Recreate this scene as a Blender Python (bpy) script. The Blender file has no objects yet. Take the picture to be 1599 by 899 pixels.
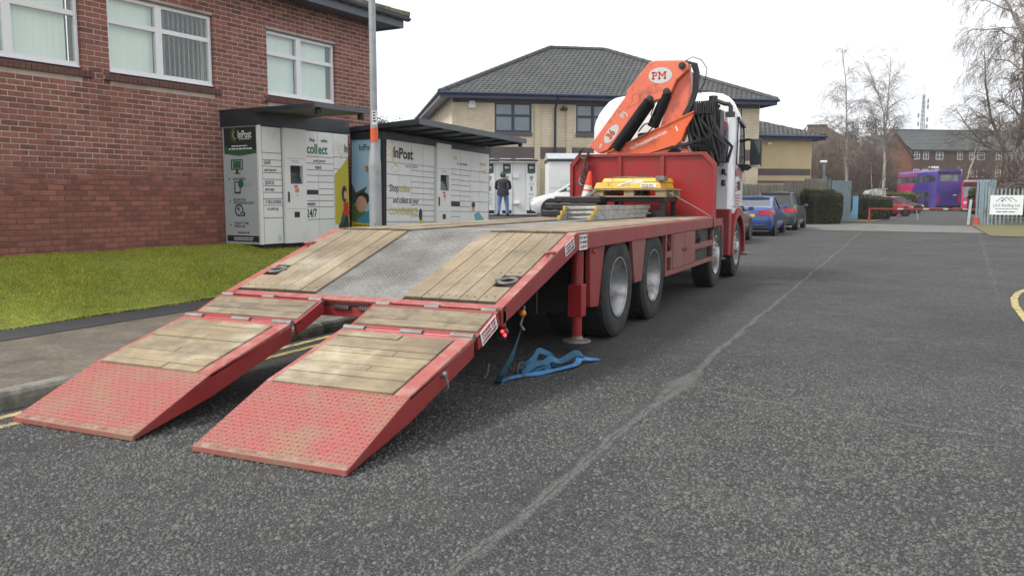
import bpy, bmesh, math, random
import numpy as np
from mathutils import Vector, Matrix
rad = math.radians
sc = bpy.context.scene
rng = random.Random(7)

# ------------------------------------------------------------------ camera
cam_d = bpy.data.cameras.new('camera'); cam = bpy.data.objects.new('camera', cam_d)
sc.collection.objects.link(cam); sc.camera = cam
cam.location = (3.667, -3.343, 1.39)
cam.rotation_euler = (rad(90 - 6.194), 0, rad(24.345))
cam_d.sensor_width = 36; cam_d.lens = 36 * 1298.6 / 1599
cam_d.clip_start = 0.05; cam_d.clip_end = 3000

# ------------------------------------------------------------------ overcast sky + soft sun
SUN_EL, SUN_AZ = rad(50), rad(226)       # azimuth clockwise from +Y: light comes from the left, behind the camera
w = bpy.data.worlds.new('World'); sc.world = w; w.use_nodes = True
nt = w.node_tree; nt.nodes.clear()
sky = nt.nodes.new('ShaderNodeTexSky'); sky.sky_type = 'NISHITA'; sky.sun_disc = False
sky.sun_elevation = SUN_EL; sky.sun_rotation = SUN_AZ; sky.dust_density = 4; sky.air_density = 1.0
tc = nt.nodes.new('ShaderNodeTexCoord'); mp = nt.nodes.new('ShaderNodeMapping'); mp.inputs['Scale'].default_value = (1, 1, 2.4)
nz = nt.nodes.new('ShaderNodeTexNoise'); nz.inputs['Scale'].default_value = 2.2; nz.inputs['Detail'].default_value = 5
cr = nt.nodes.new('ShaderNodeValToRGB')
cr.color_ramp.elements[0].position = .3; cr.color_ramp.elements[0].color = (4.9, 5.1, 5.4, 1)
cr.color_ramp.elements[1].position = .7; cr.color_ramp.elements[1].color = (8.8, 8.8, 8.8, 1)
mx = nt.nodes.new('ShaderNodeMix'); mx.data_type = 'RGBA'; mx.inputs[0].default_value = .93
bg = nt.nodes.new('ShaderNodeBackground'); bg.inputs['Strength'].default_value = 0.088
out = nt.nodes.new('ShaderNodeOutputWorld')
L = nt.links.new
L(tc.outputs['Generated'], mp.inputs[0]); L(mp.outputs[0], nz.inputs['Vector']); L(nz.outputs[0], cr.inputs[0])
L(sky.outputs[0], mx.inputs[6]); L(cr.outputs[0], mx.inputs[7]); L(mx.outputs[2], bg.inputs[0]); L(bg.outputs[0], out.inputs[0])
sun_d = bpy.data.lights.new('sun', 'SUN'); sun_d.energy = 1.5; sun_d.angle = rad(14); sun_d.color = (1, .96, .9)
sun = bpy.data.objects.new('sun', sun_d); sc.collection.objects.link(sun)
_sd = Vector((math.sin(SUN_AZ) * math.cos(SUN_EL), math.cos(SUN_AZ) * math.cos(SUN_EL), math.sin(SUN_EL)))
sun.rotation_euler = _sd.to_track_quat('Z', 'Y').to_euler()
sc.view_settings.view_transform = 'Standard'; sc.view_settings.look = 'None'
sc.view_settings.exposure = 1.2; sc.view_settings.gamma = 1

# ------------------------------------------------------------------ helpers
COL = sc.collection
def link(o): COL.objects.link(o); return o
def tag(o, label=None, cat=None, group=None, kind=None):
    if label: o['label'] = label
    if cat: o['category'] = cat
    if group: o['group'] = group
    if kind: o['kind'] = kind
    return o
def empty(name, loc=(0, 0, 0), rz=0, label=None, cat=None, group=None, rx=0, ry=0, parent=None, kind=None):
    o = link(bpy.data.objects.new(name, None)); o.location = loc; o.rotation_euler = (rx, ry, rz); o.empty_display_size = .1
    o.parent = parent
    return tag(o, label, cat, group, kind)
def copy_tree(o, parent=None):
    c = o.copy(); link(c); c.parent = parent
    for ch in list(o.children): copy_tree(ch, c)
    return c

def frame(o, u, v):
    u = Vector(u).normalized(); v = Vector(v).normalized(); n = u.cross(v)
    m = Matrix((u, v, n)).transposed().to_4x4(); m.translation = Vector(o); return m

class MB:
    def __init__(s): s.v = []; s.f = []; s.m = []; s.M = None; s.mi = 0
    def add(s, vs, fs, mi=None):
        b = len(s.v); mi = s.mi if mi is None else mi
        if s.M is not None: vs = [s.M @ Vector(p) for p in vs]
        s.v += [tuple(p) for p in vs]; s.f += [tuple(b + i for i in f) for f in fs]; s.m += [mi] * len(fs); return s
    def box(s, x0, x1, y0, y1, z0, z1, mi=None):
        return s.add([(x0,y0,z0),(x1,y0,z0),(x1,y1,z0),(x0,y1,z0),(x0,y0,z1),(x1,y0,z1),(x1,y1,z1),(x0,y1,z1)],
                     [(3,2,1,0),(4,5,6,7),(0,1,5,4),(1,2,6,5),(2,3,7,6),(3,0,4,7)], mi)
    def beam(s, p, q, w, h, mi=None, up=(0,0,1)):
        p = Vector(p); q = Vector(q); d = (q - p).normalized(); up = Vector(up)
        if abs(d.dot(up)) > .99: up = Vector((1, 0, 0))
        a = d.cross(up).normalized() * w / 2; b = a.cross(d).normalized() * h / 2
        vs = [p-a-b, p+a-b, p+a+b, p-a+b, q-a-b, q+a-b, q+a+b, q-a+b]
        return s.add(vs, [(0,1,2,3),(7,6,5,4),(0,4,5,1),(1,5,6,2),(2,6,7,3),(3,7,4,0)], mi)
    def cyl(s, p, q, r, r2=None, n=16, mi=None, caps=True):
        return s.tube([p, q], [r, r if r2 is None else r2], n, mi, caps)
    def tube(s, path, r, n=8, mi=None, caps=True):
        path = [Vector(p) for p in path]; k = len(path); rs = r if isinstance(r, (list, tuple)) else [r] * k
        vs = []; fs = []; ref = None
        for i, p in enumerate(path):
            d = (path[min(i+1, k-1)] - path[max(i-1, 0)])
            d = d.normalized() if d.length > 1e-9 else Vector((0, 0, 1))
            if ref is None: ref = Vector((0,0,1)) if abs(d.z) < .9 else Vector((1,0,0))
            a = d.cross(ref)
            if a.length < 1e-4: a = d.cross(Vector((0,1,0)))
            a.normalize(); b = a.cross(d).normalized(); ref = b
            for j in range(n):
                t = 2*math.pi*j/n; vs.append(p + (a*math.cos(t) + b*math.sin(t))*rs[i])
        for i in range(k-1):
            for j in range(n):
                fs.append((i*n+j, (i+1)*n+j, (i+1)*n+(j+1)%n, i*n+(j+1)%n))
        if caps: fs.append(tuple(range(n))); fs.append(tuple((k-1)*n+j for j in reversed(range(n))))
        return s.add(vs, fs, mi)
    def lathe(s, prof, o, axis, n=32, mi=None):
        axis = Vector(axis).normalized(); o = Vector(o)
        a = axis.orthogonal().normalized(); b = axis.cross(a); vs = []; fs = []; k = len(prof)
        for r, h in prof:
            for j in range(n):
                t = 2*math.pi*j/n; vs.append(o + axis*h + (a*math.cos(t) + b*math.sin(t))*r)
        for i in range(k-1):
            for j in range(n): fs.append((i*n+j, i*n+(j+1)%n, (i+1)*n+(j+1)%n, (i+1)*n+j))
        return s.add(vs, fs, mi)
    def prism(s, poly, M, depth, mi=None):
        n = len(poly); vs = [M @ Vector((x, y, 0)) for x, y in poly] + [M @ Vector((x, y, -depth)) for x, y in poly]
        fs = [tuple(range(n)), tuple(2*n-1-i for i in range(n))] + [(i, i+n, (i+1) % n + n, (i+1) % n) for i in range(n)]
        return s.add(vs, fs, mi)
    def flat(s, poly, M, lift=0, mi=None):
        return s.add([M @ Vector((x, y, lift)) for x, y in poly], [tuple(range(len(poly)))], mi)
    def loft(s, rings, mi=None, closed=True, caps=True):
        n = len(rings[0]); vs = [p for r in rings for p in r]; fs = []
        for i in range(len(rings)-1):
            for j in range(n if closed else n-1):
                fs.append((i*n+j, i*n+(j+1) % n, (i+1)*n+(j+1) % n, (i+1)*n+j))
        if caps: fs.append(tuple(reversed(range(n)))); fs.append(tuple((len(rings)-1)*n+j for j in range(n)))
        return s.add(vs, fs, mi)
    def mesh(s, name, mats, smooth=None):
        me = bpy.data.meshes.new(name); me.from_pydata(s.v, [], s.f)
        mats = mats if isinstance(mats, (list, tuple)) else [mats]
        for m in mats:
            if m: me.materials.append(m)
        if len(mats) > 1: me.polygons.foreach_set('material_index', s.m)
        if smooth is not None:
            me.polygons.foreach_set('use_smooth', [True]*len(me.polygons))
            me.update()
            if smooth < 180: me.set_sharp_from_angle(angle=rad(smooth))
        me.update(); return me
    def build(s, name, mats, parent=None, smooth=None, bevel=0, seg=2, loc=None, recalc=False):
        me = s.mesh(name, mats, smooth)
        if recalc:
            bm = bmesh.new(); bm.from_mesh(me); bmesh.ops.recalc_face_normals(bm, faces=bm.faces); bm.to_mesh(me); bm.free()
        return obj(name, me, parent, bevel, seg, loc)
def _parts(mb, name, mats, parent=None, **kw):
    '''one object for each separate piece that was added to mb'''
    lab = list(range(len(mb.v)))
    def find(i):
        while lab[i] != i: lab[i] = lab[lab[i]]; i = lab[i]
        return i
    for f in mb.f:
        a = find(f[0])
        for j in f[1:]: lab[find(j)] = a
    groups = {}
    for k, f in enumerate(mb.f): groups.setdefault(find(f[0]), []).append(k)
    out_ = []
    for fs in groups.values():
        q = MB(); idx = {}
        for k in fs:
            for j in mb.f[k]:
                if j not in idx: idx[j] = len(q.v); q.v.append(mb.v[j])
            q.f.append(tuple(idx[j] for j in mb.f[k])); q.m.append(mb.m[k])
        out_.append(q.build(name, mats, parent, **kw))
    return out_
MB.parts = _parts
def obj(name, me, parent=None, bevel=0, seg=2, loc=None):
    o = link(bpy.data.objects.new(name, me)); o.parent = parent
    if loc is not None: o.location = loc
    if bevel:
        b = o.modifiers.new('bevel', 'BEVEL'); b.width = bevel; b.segments = seg; b.limit_method = 'ANGLE'; b.angle_limit = rad(35)
        b.harden_normals = False
    return o

# ------------------------------------------------------------------ materials
def M(name, col, col2=None, scale=4, rough=.6, metal=0, spec=.5, dirt=None, dirt_amt=.5, dirt_scale=3, bump=0, bscale=60, stretch=(1,1,1),
      rand=0, emit=0, lo=.35, hi=.65, attr=None, trans=0, coat=0, rvar=0, fine=0, bdist=.01, pale=None, world=False, low=None):
    m = bpy.data.materials.new(name); m.use_nodes = True; n = m.node_tree; b = n.nodes['Principled BSDF']; LK = n.links.new
    b.inputs['Roughness'].default_value = rough; b.inputs['Metallic'].default_value = metal
    b.inputs['Specular IOR Level'].default_value = spec
    if trans: b.inputs['Transmission Weight'].default_value = trans
    if coat: b.inputs['Coat Weight'].default_value = coat; b.inputs['Coat Roughness'].default_value = .08
    rgba = lambda c: (c[0], c[1], c[2], 1)
    if emit: b.inputs['Emission Color'].default_value = rgba(col); b.inputs['Emission Strength'].default_value = emit
    t = n.nodes.new('ShaderNodeTexCoord'); oi = n.nodes.new('ShaderNodeObjectInfo')
    off = n.nodes.new('ShaderNodeVectorMath'); off.operation = 'MULTIPLY_ADD'
    LK(oi.outputs['Random'], off.inputs[0]); off.inputs[1].default_value = (37, 23, 11); LK(t.outputs['Object'], off.inputs[2])
    mpn = n.nodes.new('ShaderNodeMapping'); mpn.inputs['Scale'].default_value = stretch; LK(off.outputs[0], mpn.inputs[0])
    def noise(sc_, det=5, src=None):
        q = n.nodes.new('ShaderNodeTexNoise'); q.inputs['Scale'].default_value = sc_; q.inputs['Detail'].default_value = det
        q.inputs['Roughness'].default_value = .6; LK((src or mpn).outputs[0], q.inputs['Vector']); return q
    def ramp(src, lo, hi):
        r = n.nodes.new('ShaderNodeMapRange'); r.inputs[1].default_value = lo; r.inputs[2].default_value = hi; r.clamp = True
        LK(src, r.inputs[0]); return r.outputs[0]
    def mix(f, a, c, mode='MIX'):
        q = n.nodes.new('ShaderNodeMix'); q.data_type = 'RGBA'; q.blend_type = mode
        if isinstance(f, float): q.inputs[0].default_value = f
        else: LK(f, q.inputs[0])
        for k, x in ((6, a), (7, c)):
            if isinstance(x, (tuple, list)): q.inputs[k].default_value = rgba(x)
            else: LK(x, q.inputs[k])
        return q.outputs[2]
    cur = tuple(col)
    if col2 is not None: cur = mix(ramp(noise(scale).outputs[0], lo, hi), cur, tuple(col2))
    if attr:
        a = n.nodes.new('ShaderNodeAttribute'); a.attribute_name = attr
        cur = mix(1.0, cur, a.outputs['Color'], 'MULTIPLY')
    if fine:
        f_ = n.nodes.new('ShaderNodeMapRange'); f_.inputs[1].default_value = .3; f_.inputs[2].default_value = .7
        f_.inputs[3].default_value = 1-fine; f_.inputs[4].default_value = 1+fine; LK(noise(scale*9, 3).outputs[0], f_.inputs[0])
        cur = mix(1.0, cur, f_.outputs[0], 'MULTIPLY')
    if dirt is not None:
        if world: gp = n.nodes.new('ShaderNodeNewGeometry'); dsrc = gp
        else: dsrc = off
        if pale is not None: cur = mix(ramp(noise(dirt_scale*.55, 6, dsrc).outputs[0], .50, .66), cur, tuple(pale))
        cur = mix(ramp(noise(dirt_scale, 8, dsrc).outputs[0], .62 - dirt_amt*.3, .86 - dirt_amt*.3), cur, tuple(dirt))
    if low is not None:      # staining that rises from the ground: (colour, z where it ends, softness)
        gz = n.nodes.new('ShaderNodeSeparateXYZ'); K_ = n.nodes.new('ShaderNodeMath'); K_.operation = 'ADD'; LK(t.outputs['Object'], gz.inputs[0])
        nz_ = n.nodes.new('ShaderNodeMapRange'); nz_.inputs[3].default_value = -.55; nz_.inputs[4].default_value = .55; LK(noise(3.0, 8, off).outputs[0], nz_.inputs[0])
        LK(gz.outputs[2], K_.inputs[0]); LK(nz_.outputs[0], K_.inputs[1]); cur = mix(ramp(K_.outputs[0], low[1]+low[2], low[1]-low[2]), cur, tuple(low[0]))
    if rand:
        r = n.nodes.new('ShaderNodeMapRange'); r.inputs[3].default_value = 1-rand; r.inputs[4].default_value = 1+rand; LK(oi.outputs['Random'], r.inputs[0])
        cur = mix(1.0, cur, r.outputs[0], 'MULTIPLY')
    if isinstance(cur, tuple): b.inputs['Base Color'].default_value = rgba(cur)
    else: LK(cur, b.inputs['Base Color'])
    if rvar:
        r = n.nodes.new('ShaderNodeMapRange'); r.inputs[3].default_value = max(.05, rough-rvar); r.inputs[4].default_value = min(1, rough+rvar)
        LK(noise(scale*2).outputs[0], r.inputs[0]); LK(r.outputs[0], b.inputs['Roughness'])
    if bump:
        bp = n.nodes.new('ShaderNodeBump'); bp.inputs['Strength'].default_value = bump; bp.inputs['Distance'].default_value = bdist
        LK(noise(bscale, 4).outputs[0], bp.inputs['Height']); LK(bp.outputs[0], b.inputs['Normal'])
    return m

m_red = M('red_paint', (.24,.017,.018), (.27,.03,.03), 3, .42, dirt=(.16,.06,.05), dirt_amt=.35, dirt_scale=5, rvar=.15, bump=.05, bscale=30)
m_reddust = M('dusty_red_paint', (.215,.042,.040), (.235,.075,.066), 2.5, .55, dirt=(.16,.10,.08), dirt_amt=.5, dirt_scale=4, bump=.05, bscale=30)
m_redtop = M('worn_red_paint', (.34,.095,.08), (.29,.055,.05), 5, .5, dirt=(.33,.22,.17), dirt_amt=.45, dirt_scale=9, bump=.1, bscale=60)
m_redbright = M('red_gloss_paint', (.31,.014,.017), (.27,.016,.018), 2, .35, dirt=(.15,.05,.04), dirt_amt=.25, dirt_scale=4)
m_plate = M('worn_ramp_plate', (.32,.075,.068), (.275,.105,.082), 7, .6, dirt=(.235,.165,.10), dirt_amt=.55, dirt_scale=2.6, bump=.2, bscale=120, fine=.2)
m_plate2 = M('ramp_plate_tread', (.25,.045,.042), (.28,.08,.066), 9, .4, dirt=(.24,.16,.10), dirt_amt=.55, dirt_scale=5)
m_toe = M('scraped_rusty_edge', (.20,.10,.06), (.30,.22,.18), 14, .6, metal=.2, dirt=(.11,.06,.04), dirt_amt=.5, dirt_scale=12)
m_wood = M('deck_timber', (.29,.228,.148), (.215,.168,.108), 6, .85, stretch=(6,.45,6), rand=.10, dirt=(.14,.11,.075), dirt_amt=.62, dirt_scale=1.9, world=True, pale=(.345,.305,.235), bump=.5, bscale=22, fine=.2, bdist=.006)
m_woodx = M('ramp_timber', (.31,.248,.155), (.225,.176,.108), 6, .85, stretch=(.5,6,6), rand=.13, dirt=(.17,.135,.09), dirt_amt=.62, dirt_scale=3.0, world=True, pale=(.42,.38,.285), bump=.5, bscale=22, fine=.2, bdist=.006)
m_woodflap = M('dark_flap_timber', (.27,.22,.15), (.18,.145,.10), 7, .9, stretch=(.6,6,6), rand=.15, dirt=(.09,.07,.05), dirt_amt=.4, dirt_scale=5, bump=.5, bscale=22, fine=.2)
m_woodend = M('timber_end', (.13,.105,.08), (.08,.065,.05), 14, .9)
m_galv = M('galvanised_tread', (.215,.21,.20), (.165,.16,.15), 4, .8, metal=0, spec=.25, dirt=(.085,.08,.07), dirt_amt=.62, dirt_scale=1.8, fine=.2)
m_galvbar = M('tread_bar', (.34,.335,.325), (.25,.245,.235), 4, .5, metal=.1, dirt=(.14,.13,.11), dirt_amt=.45, dirt_scale=1.8)
m_steel = M('grey_steel', (.22,.205,.19), (.14,.13,.12), 8, .55, metal=.3, dirt=(.16,.10,.07), dirt_amt=.4, dirt_scale=9)
m_dark = M('dark_chassis', (.022,.022,.024), (.035,.033,.03), 3, .6)
m_ramshade = M('shaded_ram', (.006,.007,.010), (.010,.011,.014), 4, .75, spec=.2)  # rams blackened: the shade under the boom is put into their colour
m_black = M('black_plastic', (.010,.010,.012), (.018,.018,.02), 6, .5)
m_rubber = M('tyre_rubber', (.014,.014,.015), (.024,.024,.023), 5, .8, dirt=(.06,.056,.05), dirt_amt=.25, dirt_scale=6, bump=.1, bscale=50)
m_rim = M('steel_rim', (.50,.51,.52), (.32,.32,.33), 3, .4, metal=.7, dirt=(.10,.09,.08), dirt_amt=.5, dirt_scale=5)
m_rimw = M('painted_rim', (.55,.55,.54), (.3,.3,.3), 5, .4, dirt=(.06,.055,.05), dirt_amt=.5, dirt_scale=6)
m_orange = M('crane_orange', (.78,.15,.045), (.72,.12,.045), 2, .38, dirt=(.25,.07,.035), dirt_amt=.25, dirt_scale=4)
m_salmon = M('faded_crane_orange', (.74,.185,.105), (.68,.15,.09), 2, .45, dirt=(.22,.07,.05), dirt_amt=.28, dirt_scale=5)
m_whitep = M('white_paint', (.76,.77,.78), (.70,.71,.72), 2, .3, dirt=(.45,.44,.42), dirt_amt=.15, dirt_scale=3, coat=.3)
m_print = M('printed_white', (.78,.78,.77), None, rough=.5)
m_brownred = M('red_lettering', (.35,.03,.04), None, rough=.5)
m_ink = M('black_print', (.02,.022,.025), None, rough=.5)
def thin_glass(name, tint, ior=1.6):
    m = bpy.data.materials.new(name); m.use_nodes = True; n = m.node_tree; n.nodes.clear(); K = n.links.new
    t = n.nodes.new('ShaderNodeBsdfTransparent'); t.inputs[0].default_value = (*tint, 1); g = n.nodes.new('ShaderNodeBsdfGlossy'); g.inputs['Roughness'].default_value = .03; g.inputs['Color'].default_value = (.95, .97, .97, 1)
    lw = n.nodes.new('ShaderNodeLayerWeight'); lw.inputs['Blend'].default_value = .5; pw = n.nodes.new('ShaderNodeMath'); pw.operation = 'POWER'; pw.inputs[1].default_value = 4; f = n.nodes.new('ShaderNodeMapRange'); f.inputs[3].default_value = .06; f.inputs[4].default_value = .8; K(lw.outputs['Facing'], pw.inputs[0]); K(pw.outputs[0], f.inputs[0]); x = n.nodes.new('ShaderNodeMixShader'); o = n.nodes.new('ShaderNodeOutputMaterial')
    K(f.outputs[0], x.inputs[0]); K(t.outputs[0], x.inputs[1]); K(g.outputs[0], x.inputs[2]); K(x.outputs[0], o.inputs[0]); return m
m_glass = thin_glass('window_glass', (.94,.98,.96), 1.5)
m_carglass = M('car_glass', (.02,.025,.028), None, rough=.05, spec=.8)
m_chrome = M('chrome', (.6,.6,.6), None, rough=.2, metal=1)

# ------------------------------------------------------------------ text and flat print
def text(s, size, F, parent, mat, x=0, y=0, lift=.003, align='CENTER', sx=1.0, bold=0, name='lettering', rot=0, shear=0):
    c = bpy.data.curves.new(name, 'FONT'); c.body = s; c.size = size; c.align_x = align; c.align_y = 'CENTER'; c.offset = bold; c.shear = shear
    c.extrude = .0006; c.offset = bold if bold else size*.012; c.resolution_u = 3; c.materials.append(mat)
    o = link(bpy.data.objects.new(name, c)); o.parent = parent
    o.matrix_local = F @ Matrix.Translation((x, y, lift)) @ Matrix.Rotation(rot, 4, 'Z') @ Matrix.Diagonal((sx, 1, 1, 1))
    return o
def rect(x0, x1, y0, y1): return [(x0,y0),(x1,y0),(x1,y1),(x0,y1)]
def disc(cx, cy, r, ry=None, n=24, rot=0):
    ry = r if ry is None else ry; c, s_ = math.cos(rot), math.sin(rot); o = []
    for i in range(n):
        a = 2*math.pi*i/n; x, y = r*math.cos(a), ry*math.sin(a); o.append((cx + x*c - y*s_, cy + x*s_ + y*c))
    return o
def arcband(cx, cy, r0, r1, a0, a1, n=12):
    P = [(cx + r1*math.cos(a0+(a1-a0)*i/n), cy + r1*math.sin(a0+(a1-a0)*i/n)) for i in range(n+1)]
    Q = [(cx + r0*math.cos(a0+(a1-a0)*i/n), cy + r0*math.sin(a0+(a1-a0)*i/n)) for i in range(n+1)]
    return [[P[i], P[i+1], Q[i+1], Q[i]][::-1] for i in range(n)]
def decal(name, F, polys, mat, parent, lift=.002):
    b = MB()
    for p in polys:
        area = sum(p[i][0]*p[(i+1) % len(p)][1] - p[(i+1) % len(p)][0]*p[i][1] for i in range(len(p)))
        b.prism(p if area > 0 else p[::-1], F @ Matrix.Translation((0, 0, lift)), .0012)
    return b.build(name, mat, parent)
def bars(x0, y0, n, dy, wmin, wmax, h, seed=1, words=True):
    """rows of short dashes that stand for print too small to read"""
    r = random.Random(seed); o = []
    for i in range(n):
        x = x0; end = x0 + r.uniform(wmin, wmax); y = y0 - i*dy
        while x < end:
            l = r.uniform(1.5, 5)*h; o.append(rect(x, min(end, x+l), y, y+h)); x += l + h*.8
    return o

# ================================================================== SETTING
def sheet(name, xs, ys, zf, mat, kind='structure', smooth=True):
    vs = [(x, y, zf(x, y)) for y in ys for x in xs]; n = len(xs)
    fs = [(j*n+i, j*n+i+1, (j+1)*n+i+1, (j+1)*n+i) for j in range(len(ys)-1) for i in range(n-1)]
    b = MB(); b.add(vs, fs); return tag(b.build(name, mat, smooth=180 if smooth else None), kind=kind)
def lin(a, b, n): return [a + (b-a)*i/(n-1) for i in range(n)]

def asphalt(name, seams=True, base=(.040,.040,.041), lift=(.105,.103,.096)):
    m = bpy.data.materials.new(name); m.use_nodes = True; n = m.node_tree; b = n.nodes['Principled BSDF']; K = n.links.new
    b.inputs['Roughness'].default_value = .8; b.inputs['Specular IOR Level'].default_value = .35
    t = n.nodes.new('ShaderNodeTexCoord'); P = t.outputs['Object']
    def noise(s_, d=6, rough=.6):
        q = n.nodes.new('ShaderNodeTexNoise'); q.inputs['Scale'].default_value = s_; q.inputs['Detail'].default_value = d
        q.inputs['Roughness'].default_value = rough; K(P, q.inputs['Vector']); return q.outputs[0]
    def vor(s_):
        q = n.nodes.new('ShaderNodeTexVoronoi'); q.inputs['Scale'].default_value = s_; K(P, q.inputs['Vector']); return q
    def mr(src, a, c, o0=0., o1=1.):
        q = n.nodes.new('ShaderNodeMapRange'); q.inputs[1].default_value = a; q.inputs[2].default_value = c
        q.inputs[3].default_value = o0; q.inputs[4].default_value = o1; q.clamp = True; K(src, q.inputs[0]); return q.outputs[0]
    def math_(op, a, c=None):
        q = n.nodes.new('ShaderNodeMath'); q.operation = op
        for i, x in enumerate((a, c)):
            if x is None: continue
            if isinstance(x, (int, float)): q.inputs[i].default_value = x
            else: K(x, q.inputs[i])
        return q.outputs[0]
    def mix(f, a, c, mode='MIX'):
        q = n.nodes.new('ShaderNodeMix'); q.data_type = 'RGBA'; q.blend_type = mode
        if isinstance(f, (int, float)): q.inputs[0].default_value = f
        else: K(f, q.inputs[0])
        for k, x in ((6, a), (7, c)):
            if isinstance(x, tuple): q.inputs[k].default_value = (*x, 1)
            else: K(x, q.inputs[k])
        return q.outputs[2]
    v1 = vor(66); v2 = vor(140)
    sep = n.nodes.new('ShaderNodeSeparateColor'); K(v1.outputs['Color'], sep.inputs[0])
    stone = mr(sep.outputs[0], .05, 1.0)
    core = mr(v1.outputs['Distance'], .62, .30)
    c = mix(stone, (.072,.073,.074), (.132,.132,.129)); c = mix(core, base, c)
    c = mix(1.0, c, mr(noise(24, 5, .85), .30, .70, .60, 1.42), 'MULTIPLY')
    c = mix(1.0, c, mr(noise(10, 5, .9), .34, .66, .62, 1.40), 'MULTIPLY')
    big = mr(noise(.5, 8, .65), .32, .68, .72, 1.24); c = mix(1.0, c, big, 'MULTIPLY')
    med = mr(noise(3.2, 8, .7), .3, .7, .85, 1.15); c = mix(1.0, c, med, 'MULTIPLY')
    sand = mr(noise(1.7, 9, .7), .56, .78, 0, .4); c = mix(sand, c, (.16,.148,.115))
    moss = mr(noise(2.6, 9, .75), .66, .8, 0, .45); c = mix(moss, c, (.085,.092,.045))
    stain = mr(noise(1.1, 8, .7), .63, .76, 0, .5); c = mix(stain, c, (.03,.03,.031))
    if seams:
        s3 = n.nodes.new('ShaderNodeSeparateXYZ'); K(P, s3.inputs[0]); X, Y = s3.outputs[0], s3.outputs[1]
        dx = math_('ADD', math_('SUBTRACT', X, math_('ADD', 2.245, math_('MULTIPLY', Y, .012))), math_('MULTIPLY', math_('SUBTRACT', noise(1.1, 4), .5), .15))
        wid = math_('MULTIPLY', mr(noise(2.3, 4), .35, .75, .020, .068), mr(Y, 0, 14, 1.0, .55))
        patch = mr(math_('ABSOLUTE', math_('SUBTRACT', Y, 2.75)), 0, .6, .095, 0)
        wid = math_('ADD', wid, patch)
        edge = math_('ADD', math_('ABSOLUTE', dx), math_('MULTIPLY', math_('SUBTRACT', noise(30, 6, .75), .5), .085))
        msk = math_('LESS_THAN', math_('DIVIDE', edge, wid), 1.0)
        soft = math_('MULTIPLY', mr(math_('DIVIDE', edge, wid), 1.0, .45), mr(noise(9, 5), .25, .55, .25, .92))
        # second, thinner joint running off to the right
        d2 = math_('ADD', math_('SUBTRACT', Y, math_('SUBTRACT', 3.32, math_('MULTIPLY', X, .28))), math_('MULTIPLY', math_('SUBTRACT', noise(2.6, 5), .5), .16))
        e2 = math_('ADD', math_('ABSOLUTE', d2), math_('MULTIPLY', math_('SUBTRACT', noise(30, 4), .5), .03))
        g2 = math_('MULTIPLY', mr(X, 2.3, 2.6), mr(noise(3.1, 4), .42, .58))
        soft2 = math_('MULTIPLY', mr(e2, .026, .010), g2)
        # left of the joint the carriageway was laid separately: finer and a touch bluer
        left = mr(dx, .02, -.02, 0, .14); c = mix(left, c, (.066,.067,.068))
        c = mix(soft, c, mix(mr(noise(40, 5, .8), .35, .65), (.11,.11,.106), (.175,.175,.167))); crk = math_('MULTIPLY', math_('LESS_THAN', math_('ABSOLUTE', math_('ADD', dx, math_('MULTIPLY', math_('SUBTRACT', noise(7, 4), .5), .05))), .006), mr(noise(2.2, 3), .45, .5)); c = mix(math_('MULTIPLY', math_('MULTIPLY', crk, .55), mr(Y, 4.5, 2.0)), c, (.02,.02,.02)); c = mix(math_('MULTIPLY', soft2, .9), c, (.165,.165,.155))
        # old reinstatement patch with a dark joint, and a faint one far on the right
        d3 = math_('ABSOLUTE', math_('ADD', math_('SUBTRACT', X, math_('ADD', 4.35, math_('MULTIPLY', Y, .075))), math_('MULTIPLY', math_('SUBTRACT', noise(.9, 5), .5), .3)))
        c = mix(math_('MULTIPLY', mr(d3, .035, .01), math_('MULTIPLY', mr(Y, 9, 12), .3)), c, (.15,.15,.14))
        dark_band = mr(noise(1.9, 7, .75), .55, .7, 0, .6)
        c = mix(math_('MULTIPLY', dark_band, mr(math_('ABSOLUTE', math_('SUBTRACT', X, .9)), 1.4, .3)), c, (.035,.035,.036))  # darker blotches in a band along the lorry's part of the road
    K(c, b.inputs['Base Color'])
    bp = n.nodes.new('ShaderNodeBump'); bp.inputs['Strength'].default_value = 1.0; bp.inputs['Distance'].default_value = .012
    h = math_('ADD', mr(v1.outputs['Distance'], .6, .1), math_('MULTIPLY', mr(v2.outputs['Distance'], .6, .1), .5))
    K(h, bp.inputs['Height']); K(bp.outputs[0], b.inputs['Normal'])
    return m
m_road = asphalt('road_asphalt')
m_yard = asphalt('yard_asphalt', False)
m_pave = M('old_footway_asphalt', (.145,.122,.092), (.10,.087,.07), 3, .88, dirt=(.065,.062,.045), dirt_amt=.35, dirt_scale=2.0, bump=.6, bscale=110, fine=.3)
m_trench = M('new_black_tarmac', (.030,.032,.036), (.040,.042,.046), 3, .8, bump=.6, bscale=140, fine=.25)
m_kerb = M('concrete_kerb', (.20,.19,.165), (.14,.135,.115), 4, .9, dirt=(.06,.062,.045), dirt_amt=.5, dirt_scale=4, bump=.4, bscale=60, rand=.12, fine=.15)
m_conc = M('pale_concrete', (.15,.147,.138), (.11,.108,.10), 2, .88, dirt=(.08,.08,.07), dirt_amt=.4, dirt_scale=1.5, bump=.3, bscale=40)
m_soil = M('lawn_soil', (.22,.25,.035), (.16,.20,.026), 5, .95, dirt=(.07,.055,.025), dirt_amt=.3, dirt_scale=3, bump=.6, bscale=40, fine=.3)
m_yellow = M('yellow_line_paint', (.50,.38,.11), (.38,.31,.12), 9, .75, dirt=(.10,.098,.09), dirt_amt=.62, dirt_scale=11, bump=.3, bscale=90)
m_verge = M('verge_grass', (.11,.115,.035), (.12,.10,.05), 4, .95, bump=.8, bscale=30, fine=.3)

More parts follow.
